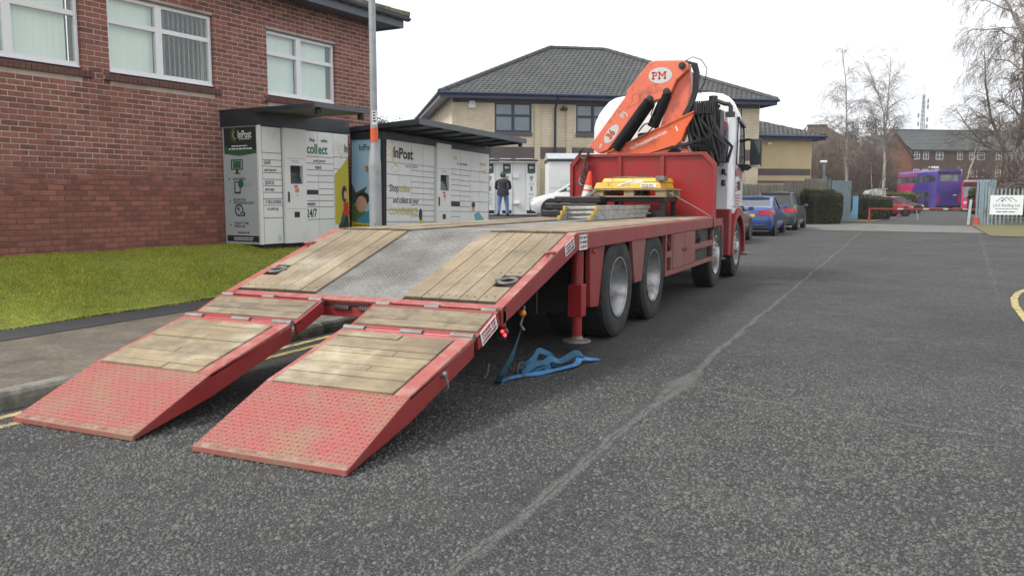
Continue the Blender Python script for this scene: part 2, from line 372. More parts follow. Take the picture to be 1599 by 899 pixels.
sheet('ground', lin(-400, 400, 3), lin(-60, 700, 3), lambda x, y: -.06, M('far_ground', (.07,.075,.05), (.10,.09,.07), .05, .95))
sheet('road', [-1.575, -1.0, 1.0, 3, 5, 9, 20], lin(-14, 18, 9), lambda x, y: 0., m_road)
sheet('road', [-3.2, -1, 1, 3, 5, 9, 20], lin(18, 35.4, 5), lambda x, y: 0., m_road)
sheet('yard', lin(-3, 26, 6), lin(35.4, 135, 8), lambda x, y: .002*max(0, y-60), m_yard)
_ap = MB(); _ap.add([(-1.1,35.2,.004),(7.3,34.0,.004),(7.7,43.2,.004),(.7,45.6,.004),(-.6,42.5,.004)], [(0,1,2,3,4)])
tag(_ap.build('concrete_apron', m_conc), kind='structure')
# concrete channel at the mouth of the yard
_b = MB(); _b.add([(-1.3,34.6,.008),(7.3,33.4,.008),(7.35,34.0,.008),(-1.2,35.2,.008)], [(0,1,2,3)]); tag(_b.build('drain_channel', m_trench), kind='structure')
sheet('pavement', lin(-3.41, -1.70, 4), lin(-14, 18, 12), lambda x, y: .118 + .012*(-1.7-x)/1.7, m_pave)
_r = random.Random(5); _ys = lin(-14, 18, 110)
_b = MB(); _v = []
for y in _ys: _v += [(-4.03 + _r.uniform(-.03, .03), y, .136), (-3.42 + _r.uniform(-.008, .008), y, .134)]
_b.add(_v, [(2*i, 2*i+1, 2*i+3, 2*i+2) for i in range(len(_ys)-1)]); tag(_b.build('tarmac_strip', m_trench), kind='structure')
def lawn_z(x):
    t = min(1, max(0, (-4.0 - x)/1.9)); return .142 + .478*t*(1.35 - .35*t)
def lawn_bump(x, y): return lawn_z(x) + .012*math.sin(3.1*x + 1.7*y)*math.sin(2.3*y - x)
sheet('lawn', lin(-9.5, -3.99, 28), lin(-8, 13, 50), lawn_bump, m_soil)
sheet('car_park', [-60, -30, -14, -9, -6.5, -5, -3.9, -2.95], [12.9, 18, 24, 30, 36, 44, 60, 90], lambda x, y: .645 if x < -6 else max(.02, .645*(-2.9-x)/2.1) if x > -5 else .645, m_yard)

# kerb: separate concrete stones
kerb = empty('kerb', (-1.64, 0, 0), kind='structure')
_b = MB(); _p = [(-.065,-.12),(.065,-.12),(.065,.055),(.055,.09),(.035,.112),(.01,.12),(-.065,.12)]
_b.loft([[(x, y, z) for x, z in _p] for y in (-.4535, .4535)])
for i in range(32):
    if i == 0: k0 = _b.build('kerb_stone', m_kerb, kerb, recalc=True); k = k0
    else: k = k0.copy(); link(k)
    k.location = (_r.uniform(-.004, .004), -11.9 + .915*i + .36, _r.uniform(-.004, .003)); k.rotation_euler = (0, 0, _r.uniform(-.004, .004))

# yellow lines: thin worn paint sheets
def paint(name, pts, wid, z=.004):
    vs = []; r = random.Random(3)
    for i, (x, y) in enumerate(pts):
        a = Vector(pts[max(0, i-1)]); b_ = Vector(pts[min(len(pts)-1, i+1)]); d = (b_-a).normalized(); nn = Vector((d.y, -d.x))*wid/2
        j = r.uniform(-.006, .006); vs += [(x-nn.x+j, y-nn.y, z), (x+nn.x+j, y+nn.y, z)]
    b = MB(); b.add(vs, [(2*i, 2*i+1, 2*i+3, 2*i+2) for i in range(len(pts)-1)]); return tag(b.build(name, m_yellow), kind='structure')
paint('yellow_line', [(-1.42, y) for y in lin(-12, 18, 90)], .075)
paint('yellow_line', [(-1.215, y) for y in lin(-12, 18, 90)], .075)
paint('yellow_line', [(5.02,-3),(5.04,0),(5.06,3),(5.1,6),(5.14,7.6),(5.2,9),(5.30,10.0),(5.44,10.8),(5.66,11.5),(6.0,12.2),(6.7,12.9)], .085)

# chippings standing proud of the road close to the camera
def chippings():
    g = np.random.default_rng(4); N = 150000
    # sample in a fan in front of the camera
    ang = g.uniform(rad(-36), rad(36), N) - rad(24.345); rr = np.sqrt(g.uniform(1.2**2, 8.8**2, N))*np.power(g.uniform(.3, 1, N), .3)
    x = 3.667 + np.sin(ang)*rr; y = -3.343 + np.cos(ang)*rr
    fld = np.sin(x*2.1+.6*y)+np.sin(1.3*y-x*.8+1)+.7*np.sin(3.7*x+2.9*y+2)+.6*np.sin(5.3*x-4.1*y)
    keep = (g.uniform(-2.6, 2.2, N) < fld*.9 + .35) & (g.random(N) < np.clip((8.6-rr)/6.5, 0, 1)*.9) & (x > -1.5) & (np.abs(x-2.26) > .06)
    x, y = x[keep], y[keep]; n = len(x)
    s = g.uniform(.005, .0115, n)*(1+.6*g.random(n)**3); k = 5
    base = np.linspace(0, 2*np.pi, k, endpoint=False)
    th = base[None] + g.uniform(-.35, .35, (n, k)) + g.uniform(0, 6.28, (n, 1)); rv = s[:, None]*g.uniform(.7, 1.25, (n, k)); asp = g.uniform(.6, 1, (n, 1)); ro = g.uniform(0, 3.14, (n, 1))
    lx, ly = np.cos(th)*rv, np.sin(th)*rv*asp
    bx = lx*np.cos(ro)-ly*np.sin(ro); by = lx*np.sin(ro)+ly*np.cos(ro)
    h = s*g.uniform(.28, .6, n)
    V = np.zeros((n, 2*k, 3)); V[:, :k, 0] = x[:, None]+bx; V[:, :k, 1] = y[:, None]+by; V[:, :k, 2] = -.002
    f = g.uniform(.5, .8, (n, 1)); V[:, k:, 0] = x[:, None]+bx*f; V[:, k:, 1] = y[:, None]+by*f; V[:, k:, 2] = h[:, None]*(1+g.uniform(-.35, .35, (n, k)))
    o = (np.arange(n)*2*k)[:, None]
    q = np.array([[j, (j+1) % k, k+(j+1) % k, k+j] for j in range(k)]).reshape(-1)
    top = np.arange(k, 2*k)
    me = bpy.data.meshes.new('road_chippings')
    me.vertices.add(n*2*k); me.vertices.foreach_set('co', V.reshape(-1))
    loops = np.concatenate([o+q[None], o+top[None]], 1).reshape(-1)
    tot = np.tile(np.array([4]*k+[k]), n); st = np.concatenate([[0], np.cumsum(tot)[:-1]])
    me.loops.add(len(loops)); me.loops.foreach_set('vertex_index', loops.astype(np.int32))
    me.polygons.add(len(tot)); me.polygons.foreach_set('loop_start', st.astype(np.int32)); me.polygons.foreach_set('loop_total', tot.astype(np.int32))
    me.update(calc_edges=True)
    a = me.attributes.new('tone', 'FLOAT_COLOR', 'POINT'); c = np.ones((n, 2*k, 4)); c[:, :, :3] = (g.uniform(.62, 1.18, n)[:, None, None])*np.array([1, 1, .97]) ; a.data.foreach_set('color', c.reshape(-1))
    me.materials.append(M('chipping_stone', (.112,.112,.109), (.086,.086,.084), 30, .75, attr='tone'))
    return tag(link(bpy.data.objects.new('road_chippings', me)), kind='stuff')
chippings()

# grass blades
def grass_field(name, N, xy, zf, hmin, hmax, wid, mat, seed=1):
    g = np.random.default_rng(seed); x, y = xy(g, N); n = len(x); z = np.array([zf(a, b) for a, b in zip(x, y)])
    a = g.uniform(0, 6.283, n); h = g.uniform(hmin, hmax, n)*(.75+.35*np.sin(x*2.3+y*1.1)*np.sin(y*1.9-x)); ln = g.uniform(.2, 1.0, n)*h; la = g.uniform(0, 6.283, n)
    dx, dy = np.cos(a)*wid, np.sin(a)*wid
    V = np.zeros((n, 5, 3))
    V[:, 0] = np.stack([x-dx, y-dy, z-.01], 1); V[:, 1] = np.stack([x+dx, y+dy, z-.01], 1)
    mx_, my_ = x+np.cos(la)*ln*.35, y+np.sin(la)*ln*.35
    V[:, 2] = np.stack([mx_+dx*.8, my_+dy*.8, z+h*.6], 1); V[:, 3] = np.stack([mx_-dx*.8, my_-dy*.8, z+h*.6], 1)
    V[:, 4] = np.stack([x+np.cos(la)*ln, y+np.sin(la)*ln, z+h], 1)
    o = (np.arange(n)*5)[:, None]; loops = (o+np.array([0,1,2,3,3,2,4])[None]).reshape(-1); tot = np.tile([4, 3], n); st = np.concatenate([[0], np.cumsum(tot)[:-1]])
    me = bpy.data.meshes.new(name); me.vertices.add(n*5); me.vertices.foreach_set('co', V.reshape(-1))
    me.loops.add(len(loops)); me.loops.foreach_set('vertex_index', loops.astype(np.int32)); me.polygons.add(2*n)
    me.polygons.foreach_set('loop_start', st.astype(np.int32)); me.polygons.foreach_set('loop_total', tot.astype(np.int32)); me.update(calc_edges=True)
    t = g.uniform(.6, 1.4, n); yel = (g.random(n) < .12)
    c = np.ones((n, 5, 4)); c[:, :, 0] = (t*np.where(yel, 2.0, 1.0))[:, None]; c[:, :, 1] = (t*np.where(yel, 1.25, 1.0))[:, None]; c[:, :, 2] = (t*np.where(yel, 2.2, 1))[:, None]
    at = me.attributes.new('tone', 'FLOAT_COLOR', 'POINT'); at.data.foreach_set('color', c.reshape(-1)); me.materials.append(mat)
    return tag(link(bpy.data.objects.new(name, me)), kind='stuff')
m_blade = M('grass_blade', (.37,.41,.05), (.27,.335,.034), 1.2, .6, attr='tone')
_n = m_blade.node_tree; _p = _n.nodes['Principled BSDF']; _t = _n.nodes.new('ShaderNodeBsdfTranslucent'); _x = _n.nodes.new('ShaderNodeMixShader'); _x.inputs[0].default_value = .35
_src = _p.inputs['Base Color'].links[0].from_socket; _n.links.new(_src, _t.inputs[0]); _n.links.new(_p.outputs[0], _x.inputs[1]); _n.links.new(_t.outputs[0], _x.inputs[2]); _n.links.new(_x.outputs[0], _n.nodes['Material Output'].inputs[0])
def _lawn_xy(g, N):
    y = g.uniform(.8, 9.5, N); x = g.uniform(-6.75, -3.93, N) + .03*np.sin(y*5) + .02*np.sin(y*17) ; wallx = -6.67+.0906*(y-3.68)
    k = (x > wallx) & ((x < -4.03) | (g.random(N) < .45)); return x[k], y[k]
grass_field('grass', 95000, _lawn_xy, lambda a, b: lawn_bump(a, b), .016, .042, .0035, m_blade)

# dead leaves and bits of litter on the lawn and in the gutter
def leaves():
    g = random.Random(31); b = MB()
    for k in range(420):
        if k < 260: x = -4.05-2.4*g.random()**1.2; y = g.uniform(1, 9); z = lawn_bump(x, y)+.035
        elif k < 350: x = -1.545+abs(g.gauss(0, .05)); y = g.uniform(-2, 8); z = .006
        else: x = -3.95-g.random()*.25; y = g.uniform(1, 9); z = .145
        a = g.uniform(0, 6.28); s_ = g.uniform(.010, .024); c, s2 = math.cos(a)*s_, math.sin(a)*s_; h = g.uniform(.002, .012)
        b.add([(x-c, y-s2, z),(x+s2*.5, y-c*.5, z+h),(x+c, y+s2, z+.002),(x-s2*.5, y+c*.5, z+h*.6)], [(0,1,2,3)])
    return tag(b.build('fallen_leaves', M('dead_leaf', (.17,.10,.045), (.10,.065,.035), 25, .8)), kind='stuff')
leaves()

# ================================================================== RED BRICK BUILDING (left)
m_brick = M('red_brick', (.265,.10,.075), (.205,.085,.066), 9, .85, rand=.25, dirt=(.10,.052,.042), dirt_amt=.35, dirt_scale=6, bump=.3, bscale=90, fine=.15)
m_brickm = M('red_brick_courses', (.265,.10,.075), (.205,.085,.066), 9, .85, attr='tone', dirt=(.10,.052,.042), dirt_amt=.3, dirt_scale=6, bump=.3, bscale=90, fine=.15)
m_mortar = M('mortar', (.52,.43,.375), (.44,.36,.31), 5, .95, dirt=(.20,.11,.085), dirt_amt=.30, dirt_scale=.8, low=((.19,.075,.058), 1.75, .22))
m_sillb = M('sill_brick', (.17,.06,.055), (.10,.055,.05), 9, .85, dirt=(.10,.095,.04), dirt_amt=.4, dirt_scale=5)
m_upvc = M('white_window_frame', (.78,.79,.81), (.74,.75,.77), 3, .35)
m_blind = M('vertical_blind', (.84,.86,.83), (.79,.82,.79), 2, .8)
m_room = M('dark_room', (.02,.022,.022), None, rough=.9)
m_soffit = M('grey_soffit', (.10,.115,.14), (.085,.10,.125), 3, .5)
m_tile = M('roof_tile', (.075,.062,.052), (.045,.042,.042), 3, .85, dirt=(.13,.13,.07), dirt_amt=.5, dirt_scale=7, bump=.4, bscale=40, fine=.2)
bb = empty('brick_building', (-6.67, 3.68, 0), rad(-5.2), 'red brick office building with white framed windows behind the lawn', 'building')
Z0, COURSE = .60, .0745
WINS = [(-.75, 1.22, [-.75, .25, 1.22]), (1.64, 3.50, [1.64, 2.52, 3.50]), (4.65, 6.40, [4.65, 5.47, 6.40])]
WZ0, WZ1 = 3.19, 4.27
def in_win(a, b, z0, z1):
    for w0, w1, _ in WINS:
        if b > w0 and a < w1 and z1 > WZ0 - .145 and z0 < WZ1: return (w0, w1)
    return None
def brick_box(mb, a, b, z, d=.10, jit=0):
    c = .004; x = jit
    vs = [(-d, a, z),(-d, b, z),(-d, b, z+.0625),(-d, a, z+.0625),(x-c, a, z),(x-c, b, z),(x-c, b, z+.0625),(x-c, a, z+.0625),
          (x, a+c, z+c),(x, b-c, z+c),(x, b-c, z+.0625-c),(x, a+c, z+.0625-c)]
    fs = [(8,9,10,11),(4,5,9,8),(5,6,10,9),(6,7,11,10),(7,4,8,11),(0,1,5,4),(1,2,6,5),(2,3,7,6),(3,0,4,7)]
    mb.add(vs, fs)
# mortar core with window openings
mc = MB(); ztop = 4.86
segs = [(-4.2, WINS[0][0])] + [(WINS[i][1], WINS[i+1][0]) for i in range(2)] + [(WINS[2][1], 7.5)]
mc.box(-.30, -.0055, -4.2, 7.492, .3, WZ0-.145); mc.box(-.30, -.0055, -4.2, 7.492, WZ1, ztop)
for a, b in segs: mc.box(-.30, -.0055, a+.004, b-.004, WZ0-.145, WZ1)
for w0, w1, _ in WINS: mc.box(-.30, -.13, w0-.004, w1+.004, WZ0-.145, WZ0-.03)
mc.box(-9, -.30, 7.2, 7.492, .3, ztop)
wall = mc.build('wall', m_mortar, bb)
bl = []; rb = random.Random(11)
ncourse = int((ztop - Z0)/COURSE)
for ci in range(-4, ncourse):
    z = Z0 + ci*COURSE; s0 = -4.2 + (0 if ci % 2 else -.1125)
    k = 0
    while s0 + .225*k < 7.5:
        a = s0 + .225*k; b = min(a + .2125, 7.5); a = max(a, -4.2); k += 1
        if b - a < .03: continue
        w_ = in_win(a, b, z, z+.0625)
        pieces = [(a, b)]
        if w_:
            pieces = []
            if a < w_[0]-.03: pieces.append((a, min(b, w_[0])))
            if b > w_[1]+.03: pieces.append((max(a, w_[1]), b))
        for p, q in pieces: bl.append((p, q, z))
vis = [t for t in bl if t[1] > -.15 and t[1]-t[0] > .2124 and not (3.6 < t[0] < 5.6 and t[2] < 2.6)]
vis.sort(key=lambda t: (t[0]+3.4)**2*.25 + 0*(t[2]) + (t[0] > 3.3)*50)
near = set(vis[:300])
pb = MB(); brick_box(pb, 0, .2125, 0); bme = pb.mesh('brick', m_brick)
mass = MB(); tones = []
for t in bl:
    if t in near:
        obj('brick', bme, wall, loc=(rb.uniform(-.002, .002), t[0], t[2])); continue
    n0 = len(mass.v); brick_box(mass, t[0], t[1], t[2], jit=rb.uniform(-.002, .002)); v = rb.uniform(.72, 1.28); tones += [v]*(len(mass.v)-n0)
# end return
for ci in range(-4, ncourse):
    for k in range(4):
        x1 = -.112 - k*.225 + (0 if ci % 2 else .1125); x0 = x1-.215; x1 = min(x1, -.11)
        if x1 - x0 < .04: continue
        n0 = len(mass.v); mass.box(x0, x1, 7.4, 7.5, Z0+ci*COURSE, Z0+ci*COURSE+.0625); v = rb.uniform(.72, 1.28); tones += [v]*(len(mass.v)-n0)
bo = tag(mass.build('brick_courses', m_brickm, wall), kind='stuff')
at = bo.data.attributes.new('tone', 'FLOAT_COLOR', 'POINT'); at.data.foreach_set('color', [c for t in tones for c in (t, t, t, 1)])
for wi, (w0, w1, ms) in enumerate(WINS):
    # frame sits 60 mm back from the face
    fr = MB(); X0, X1 = -.115, -.055; t = .055
    zt = WZ0 + .70
    fr.box(X0, X1, w0+.003, w1-.003, WZ0-.025, WZ0+t); fr.box(X0, X1, w0+.003, w1-.003, WZ1-t, WZ1-.003)
    for i, m_ in enumerate(ms):
        a = m_-.06 if 0 < i < len(ms)-1 else (m_+.003 if i == 0 else m_-t); b = m_+.06 if 0 < i < len(ms)-1 else (m_+t if i == 0 else m_-.003)
        fr.box(X0-.002, X1+.002, a, b, WZ0-.022, WZ1-.006)
    fr.box(X0, X1+.001, w0+.01, w1-.01, zt-.035, zt+.035)
    fr.box(X1-.01, X1+.025, w0+.003, w1-.003, WZ0-.024, WZ0-.002)
    wo = fr.build('window', m_upvc, bb, bevel=.006)
    for i in range(len(ms)-1):
        a, b = ms[i]+.04, ms[i+1]-.04
        for z0, z1 in ((WZ0+.05, zt-.03), (zt+.03, WZ1-.05)):
            g = MB(); g.box(-.092, -.082, a, b, z0, z1); g.build('pane', m_glass, wo)
        bk = MB(); bk.box(-.33, -.30, a-.03, b+.03, WZ0, WZ1); bk.build('room', m_room, wo)
        # slats, closed except behind the right light of the middle window
        opened = (wi == 1 and i == 1); sl = MB(); n = int((b-a)/.085); r = random.Random(wi*7+i)
        for q in range(n):
            y = a + (b-a)*(q+.5)/n
            if not opened and wi != 1 and i == 1 and q == n-1: continue
            ang = rad(-63 if opened else r.uniform(4, 16)); hw = .046; dx, dy = math.sin(ang)*hw, math.cos(ang)*hw
            sl.add([(-.165-dx, y-dy, WZ0+.03),(-.165+dx, y+dy, WZ0+.03),(-.165+dx, y+dy, WZ1),(-.165-dx, y-dy, WZ1)], [(0,1,2,3)])
        sl.build('blind', m_blind, wo)
    # brick-on-edge sill
    sb = MB(); y = w0-.11; r = random.Random(wi)
    while y < w1+.11:
        j = r.uniform(-.003, .003)
        sb.add([(-.10, y, WZ0-.145),(.045+j, y, WZ0-.145),(.05+j, y, WZ0-.075),(-.09, y, WZ0-.028),(-.10, y+.066, WZ0-.145),(.045+j, y+.066, WZ0-.145),(.05+j, y+.066, WZ0-.075),(-.09, y+.066, WZ0-.028)],
               [(0,1,2,3),(7,6,5,4),(1,5,6,2),(2,6,7,3),(0,4,5,1)]); y += .0745
    so = sb.build('sill', m_sillb, bb)
    mo = MB(); mo.add([(-.10, w0-.115, WZ0-.14),(.035, w0-.115, WZ0-.14),(.038, w0-.115, WZ0-.085),(-.09, w0-.115, WZ0-.036),(-.10, w1+.115, WZ0-.14),(.035, w1+.115, WZ0-.14),(.038, w1+.115, WZ0-.085),(-.09, w1+.115, WZ0-.036)],
                     [(0,3,2,1),(4,5,6,7),(1,2,6,5),(2,3,7,6),(0,1,5,4)]); mo.build('sill_mortar', m_mortar, so)
    ln = MB(); ln.box(-.105, .006, w0-.06, w1+.06, WZ1+.002, WZ1+.016); ln.build('lintel', m_soffit, bb)

def tiled_slope(mb, o, ux, uy, width_at, length, gauge=.32, tw=.30, amp=.02, lip=.03, samples=4):
    """courses of interlocking tiles up a roof slope; width_at(t) -> (a0, a1) along ux at distance t up the slope"""
    o = Vector(o); ux = Vector(ux).normalized(); uy = Vector(uy).normalized(); n = ux.cross(uy)
    rows = int(length/gauge)+1
    for r_ in range(rows):
        t0 = r_*gauge; t1 = min(length, t0+gauge+.02)
        if t1 - t0 < .05: continue
        a0, a1 = width_at(t0); b0, b1 = width_at(t1)
        if a1 - a0 < .05: continue
        k = max(1, int((a1-a0)/tw*samples)); vs = []; fs = []
        for i in range(k+1):
            a = a0 + (a1-a0)*i/k; u = (a/tw + .5*(r_ % 2)) % 1.0; h = amp*(1 if u < .5 else 0) + amp*.3*math.sin(u*6.28)
            bq = min(max(a, b0), b1)
            vs += [o+ux*a+uy*t0+n*(lip+h-.03), o+ux*a+uy*t0+n*(lip+h), o+ux*bq+uy*t1+n*h*.9]
        for i in range(k): fs += [(3*i, 3*i+3, 3*i+4, 3*i+1), (3*i+1, 3*i+4, 3*i+5, 3*i+2)]
        mb.add(vs, fs)
ev = MB(); ev.box(-.3, .46, -4.2, 7.95, 4.83, 4.86); ev.box(.44, .462, -4.2, 7.952, 4.80, 5.0); ev.box(-5, .46, 7.93, 7.952, 4.80, 5.0); ev.box(-5, -.3, 7.5, 7.93, 4.83, 4.86)
ev.build('soffit', m_soffit, bb)
gt = MB(); gp = [(.055*math.cos(t), .055*math.sin(t)) for t in lin(math.pi, 2*math.pi, 8)]
gt.loft([[(.525+x, y, 5.0+z) for x, z in gp] for y in (-4.2, 8.06)], closed=False, caps=False); gt.loft([[(.525+x*.85, y, 5.0+z*.85) for x, z in gp] for y in (-4.2, 8.06)], closed=False, caps=False)
gt.add([(.47, 8.06, 5.0),(.58, 8.06, 5.0),(.56, 8.06, 4.955),(.49, 8.06, 4.955)], [(0,1,2,3)])
gt.build('gutter', m_soffit, bb, smooth=60)
rt = MB(); pit = rad(17); sl = 6.5
rt.M = None
up = Vector((-math.cos(pit), 0, math.sin(pit))); rise = math.cos(pit)
tiled_slope(rt, (.54, 8.04, 5.0), (0, -1, 0), up, lambda t: (t*rise*.98, 12.2), sl, tw=.27, amp=.032, lip=.035, samples=6)
# hip end
up2 = Vector((0, -math.cos(pit), math.sin(pit)))
tiled_slope(rt, (.54, 8.04, 5.0), (-1, 0, 0), up2, lambda t: (t*rise*.98, 6.0), 6.0, samples=4)
# ridge tiles down the hip
for i in range(16):
    p = Vector((.54, 8.04, 5.03)) + Vector((-1, -1, math.tan(pit))).normalized()*.4*i; q = p + Vector((-1, -1, math.tan(pit))).normalized()*.43
    rt.cyl(p, q, .10, .09, 8)
rt.build('roof', m_tile, bb, recalc=False)

# ================================================================== PARCEL LOCKERS
m_lock = M('white_locker_steel', (.73,.74,.73), (.69,.70,.695), 1.5, .42, dirt=(.5,.5,.47), dirt_amt=.06, dirt_scale=2, rand=.02)
m_lockg = M('grey_side_panel', (.43,.47,.49), (.40,.44,.46), 1.5, .5, dirt=(.3,.32,.32), dirt_amt=.15, dirt_scale=2)
m_carc = M('dark_carcass', (.015,.016,.018), None, rough=.7)
m_can = M('canopy_navy', (.014,.022,.030), (.02,.028,.037), 3, .45, dirt=(.07,.075,.07), dirt_amt=.2, dirt_scale=3)
m_canlip = M('canopy_grey_lip', (.07,.082,.098), None, rough=.4)
m_canund = M('canopy_underside', (.12,.115,.06), (.10,.10,.06), 2, .6)
m_green = M('green_print', (.02,.14,.075), None, rough=.5); m_dgreen = M('dark_green_print', (.018,.035,.03), (.015,.028,.026), 3, .45)
m_mgreen = M('mid_green_print', (.03,.16,.06), (.02,.09,.045), 4, .45)
m_yel = M('yellow_print', (.62,.46,.03), None, rough=.5); m_olive = M('olive_yellow_print', (.45,.40,.04), None, rough=.5)
m_gold = M('pale_gold_print', (.62,.52,.2), None, rough=.5)
m_grayp = M('grey_print', (.25,.27,.27), None, rough=.5)
m_skyp = M('sky_blue_print', (.30,.50,.66), (.40,.58,.70), .9, .45); m_skin = M('skin_print', (.55,.33,.23), None, rough=.5)
m_hairp = M('dark_brown_print', (.03,.022,.02), None, rough=.5); m_bluep = M('blue_print', (.06,.25,.38), None, rough=.5); m_redp = M('red_print', (.5,.03,.03), None, rough=.5)
m_teal = M('teal_print', (.12,.35,.38), None, rough=.5); m_terrac = M('terracotta_print', (.42,.16,.07), None, rough=.5); m_hillp = M('dark_hill_print', (.06,.09,.08), None, rough=.5)
m_grass_p = M('green_meadow_print', (.1,.17,.05), None, rough=.5); m_orangep = M('orange_print', (.6,.22,.02), None, rough=.5); m_pink = M('pink_print', (.6,.08,.2), None, rough=.5)
m_screen = M('dark_screen', (.025,.05,.045), None, rough=.12)

def locker_doors(bank, cols, H, body):
    for (y0, y1, fr) in cols:
        zs = [H*(1-f) for f in [0]+fr+[1]]
        for i in range(len(zs)-1):
            b = MB(); b.box(.001, .014, y0+.004, y1-.004, zs[i+1]+.005, zs[i]-.005); b.build('locker_door', m_lock, bank)
def terminal(bank, y0, y1, H, F):
    t = MB(); ym = (y0+y1)/2; d = .07; sy0, sy1, sz0, sz1 = y0+.12, y1-.08, H*.52, H*.68
    # column with a real recess for the screen
    for a, b, c, e in ((y0, sy0, 0, H), (sy1, y1, 0, H), (sy0, sy1, 0, sz0), (sy0, sy1, sz1, H)):
        t.box(-.1, d, a, b, c, e)
    t.box(-.1, -.06, sy0, sy1, sz0, sz1)
    to = t.build('terminal', m_lock, bank)
    s = MB(); s.add([(d-.012, sy0+.01, sz0+.004),(d-.012, sy1-.02, sz0+.004),(-.035, sy1-.02, sz1-.01),(-.035, sy0+.01, sz1-.01),(-.05, sy0+.01, sz0+.004),(-.05, sy1-.02, sz0+.004)],
                    [(0,1,2,3),(0,4,5,1),(1,5,2),(0,3,4)]); s.build('screen', m_screen, to)
    h = MB(); h.box(d, d+.02, y0+.05, y0+.075, H*.36, H*.45); h.build('handle', m_black, to, bevel=.005)
    c = MB(); c.box(d, d+.006, ym-.06, ym+.06, H*.225, H*.275); c.build('card_slot', m_black, to, bevel=.003)
    decal('sticker', F, [rect(ym-.05, ym+.04, H*.485, H*.508)], m_pink, to, lift=d+.003)
    decal('sticker', F, [rect(ym-.03, ym+.06, H*.445, H*.48)], m_orangep, to, lift=d+.003)
    decal('keyhole', F, [disc(ym+.02, H*.42, .012)], m_ink, to, lift=d+.003)
    decal('seam', F, [rect(y0+.02, y1-.02, H*.30, H*.303), rect(y0+.02, y1-.02, H*.74, H*.743)], m_grayp, to, lift=d+.003)
    decal('small_print', F, bars(ym-.1, H*.735-.03, 2, .022, .15, .2, .007, 4), m_grayp, to, lift=d+.003)
def sun_logo(F, cx, cy, r, mat, parent, lift):
    P = arcband(cx, cy, r*.80, r, rad(120), rad(262))
    for k, a in enumerate((105, 130, 155, 180, 205, 230, 255)):
        c, s = math.cos(rad(a)), math.sin(rad(a)); x0, y0, x1, y1 = cx+c*r*1.25, cy+s*r*1.25, cx+c*r*1.65, cy+s*r*1.65; w_ = r*.055
        P.append([(x0-s*w_, y0+c*w_), (x1-s*w_*.4, y1+c*w_*.4), (x1+s*w_*.4, y1-c*w_*.4), (x0+s*w_, y0-c*w_)])
    decal('sun_emblem', F, P, mat, parent, lift)

# ---- bank against the brick wall
HA = 1.89
la = empty('parcel_locker', (0, 0, 0), rad(-5.2), 'white parcel locker bank with small flat canopy against the brick wall', 'parcel locker')
c_, s_ = math.cos(rad(-5.2)), math.sin(rad(-5.2))
la.location = (-6.67 + c_*.8 - s_*3.63, 3.68 + s_*.8 + c_*3.63, .635)
LA = 2.15
b = MB(); b.box(-.78, 0, .03, LA, 0, HA); body = b.build('carcass', m_carc, la)
b = MB(); b.box(-.76, -.03, .05, LA-.02, -.30, .0); b.build('plinth', m_carc, la)
b = MB(); b.box(-.79, .02, -.03, .03, .0, HA+.01); side = b.build('side_panel', m_lockg, la, bevel=.006)
b = MB(); b.box(-.02, .028, -.034, .035, -.002, HA+.012); b.build('corner_trim', m_lock, la, bevel=.006)
FF = frame((0, 0, 0), (0, 1, 0), (0, 0, 1))
smallA = [.22,.28,.335,.39,.445,.50,.557,.61,.667,.774]
locker_doors(la, [(.05,.47,smallA), (.99,1.34,[.23,.29,.35,.40,.46,.57,.63,.685,.80]), (1.34,1.73,[.23,.29,.35,.40,.46,.52,.575,.63,.685,.80]), (1.73,2.13,[.22,.335,.45,.56,.67,.79])], HA, body)
terminal(la, .49, .985, HA, FF)
b = MB(); b.box(.0, .02, 1.0, 1.32, HA*.43, HA*.47); b.build('slot_handle', m_dark, la)
for y, z, s in ((.09, .695, 'SAFE'), (.09, .635, 'and secure'), (.09, .525, 'QUICK'), (.09, .47, 'and easy'), (.09, .362, '7 SECONDS'), (.13, .305, 'to pick up')):
    text(s, .085 if s[0].isupper() or s[0] == '7' else .075, FF, la, m_ink, y, HA*z, .017, 'LEFT', sx=.78)
text('Shop', .085, FF, la, m_ink, 1.20, HA*.92, .017, sx=.8); text('online', .085, FF, la, m_ink, 1.50, HA*.92, .017, sx=.8)
text('coll', .23, FF, la, m_green, 1.325, HA*.835, .017, 'RIGHT', sx=.8, bold=.006); text('ect', .23, FF, la, m_green, 1.345, HA*.835, .017, 'LEFT', sx=.8, bold=.006)
text('your parcel', .075, FF, la, m_ink, 1.37, HA*.735, .017, sx=.85); text('here!', .085, FF, la, m_ink, 1.34, HA*.675, .017, sx=.85, bold=.002)
text('Available', .08, FF, la, m_ink, 1.02, HA*.342, .017, 'LEFT', sx=.78); text('24/7', .20, FF, la, m_dgreen, 1.02, HA*.255, .017, 'LEFT', sx=.72, bold=.004)
decal('rating_plate', FF, bars(.34, .12, 4, .025, .08, .09, .01, 3), m_grayp, la, .017)
decal('yellow_shape', FF, [[(1.75,.30),(2.125,.12),(2.125,1.5),(1.98,1.34),(1.75,1.16)]], m_olive, la, .0155)
sun_logo(FF, 1.98, 1.60, .11, m_gold, la, .0155); text('In', .2, FF, la, m_ink, 2.07, 1.63, .0165, 'CENTER', sx=.6, bold=.005)
decal('printed_woman_hair', FF, [disc(2.0, .82, .07, .15)], m_hairp, la, .018); decal('printed_woman_face', FF, [disc(2.03, .80, .045, .075)], m_skin, la, .0195)
decal('printed_woman_top', FF, [[(1.97,.66),(2.1,.68),(2.12,.45),(1.98,.42)]], m_redp, la, .018)
decal('printed_plants', FF, [[(1.84,.1),(1.93,.06),(2.12,.08),(2.1,.42),(1.98,.55),(1.9,.38)], disc(1.9, .2, .07, .11), disc(2.04, .25, .07, .16)], m_hillp, la, .0165)
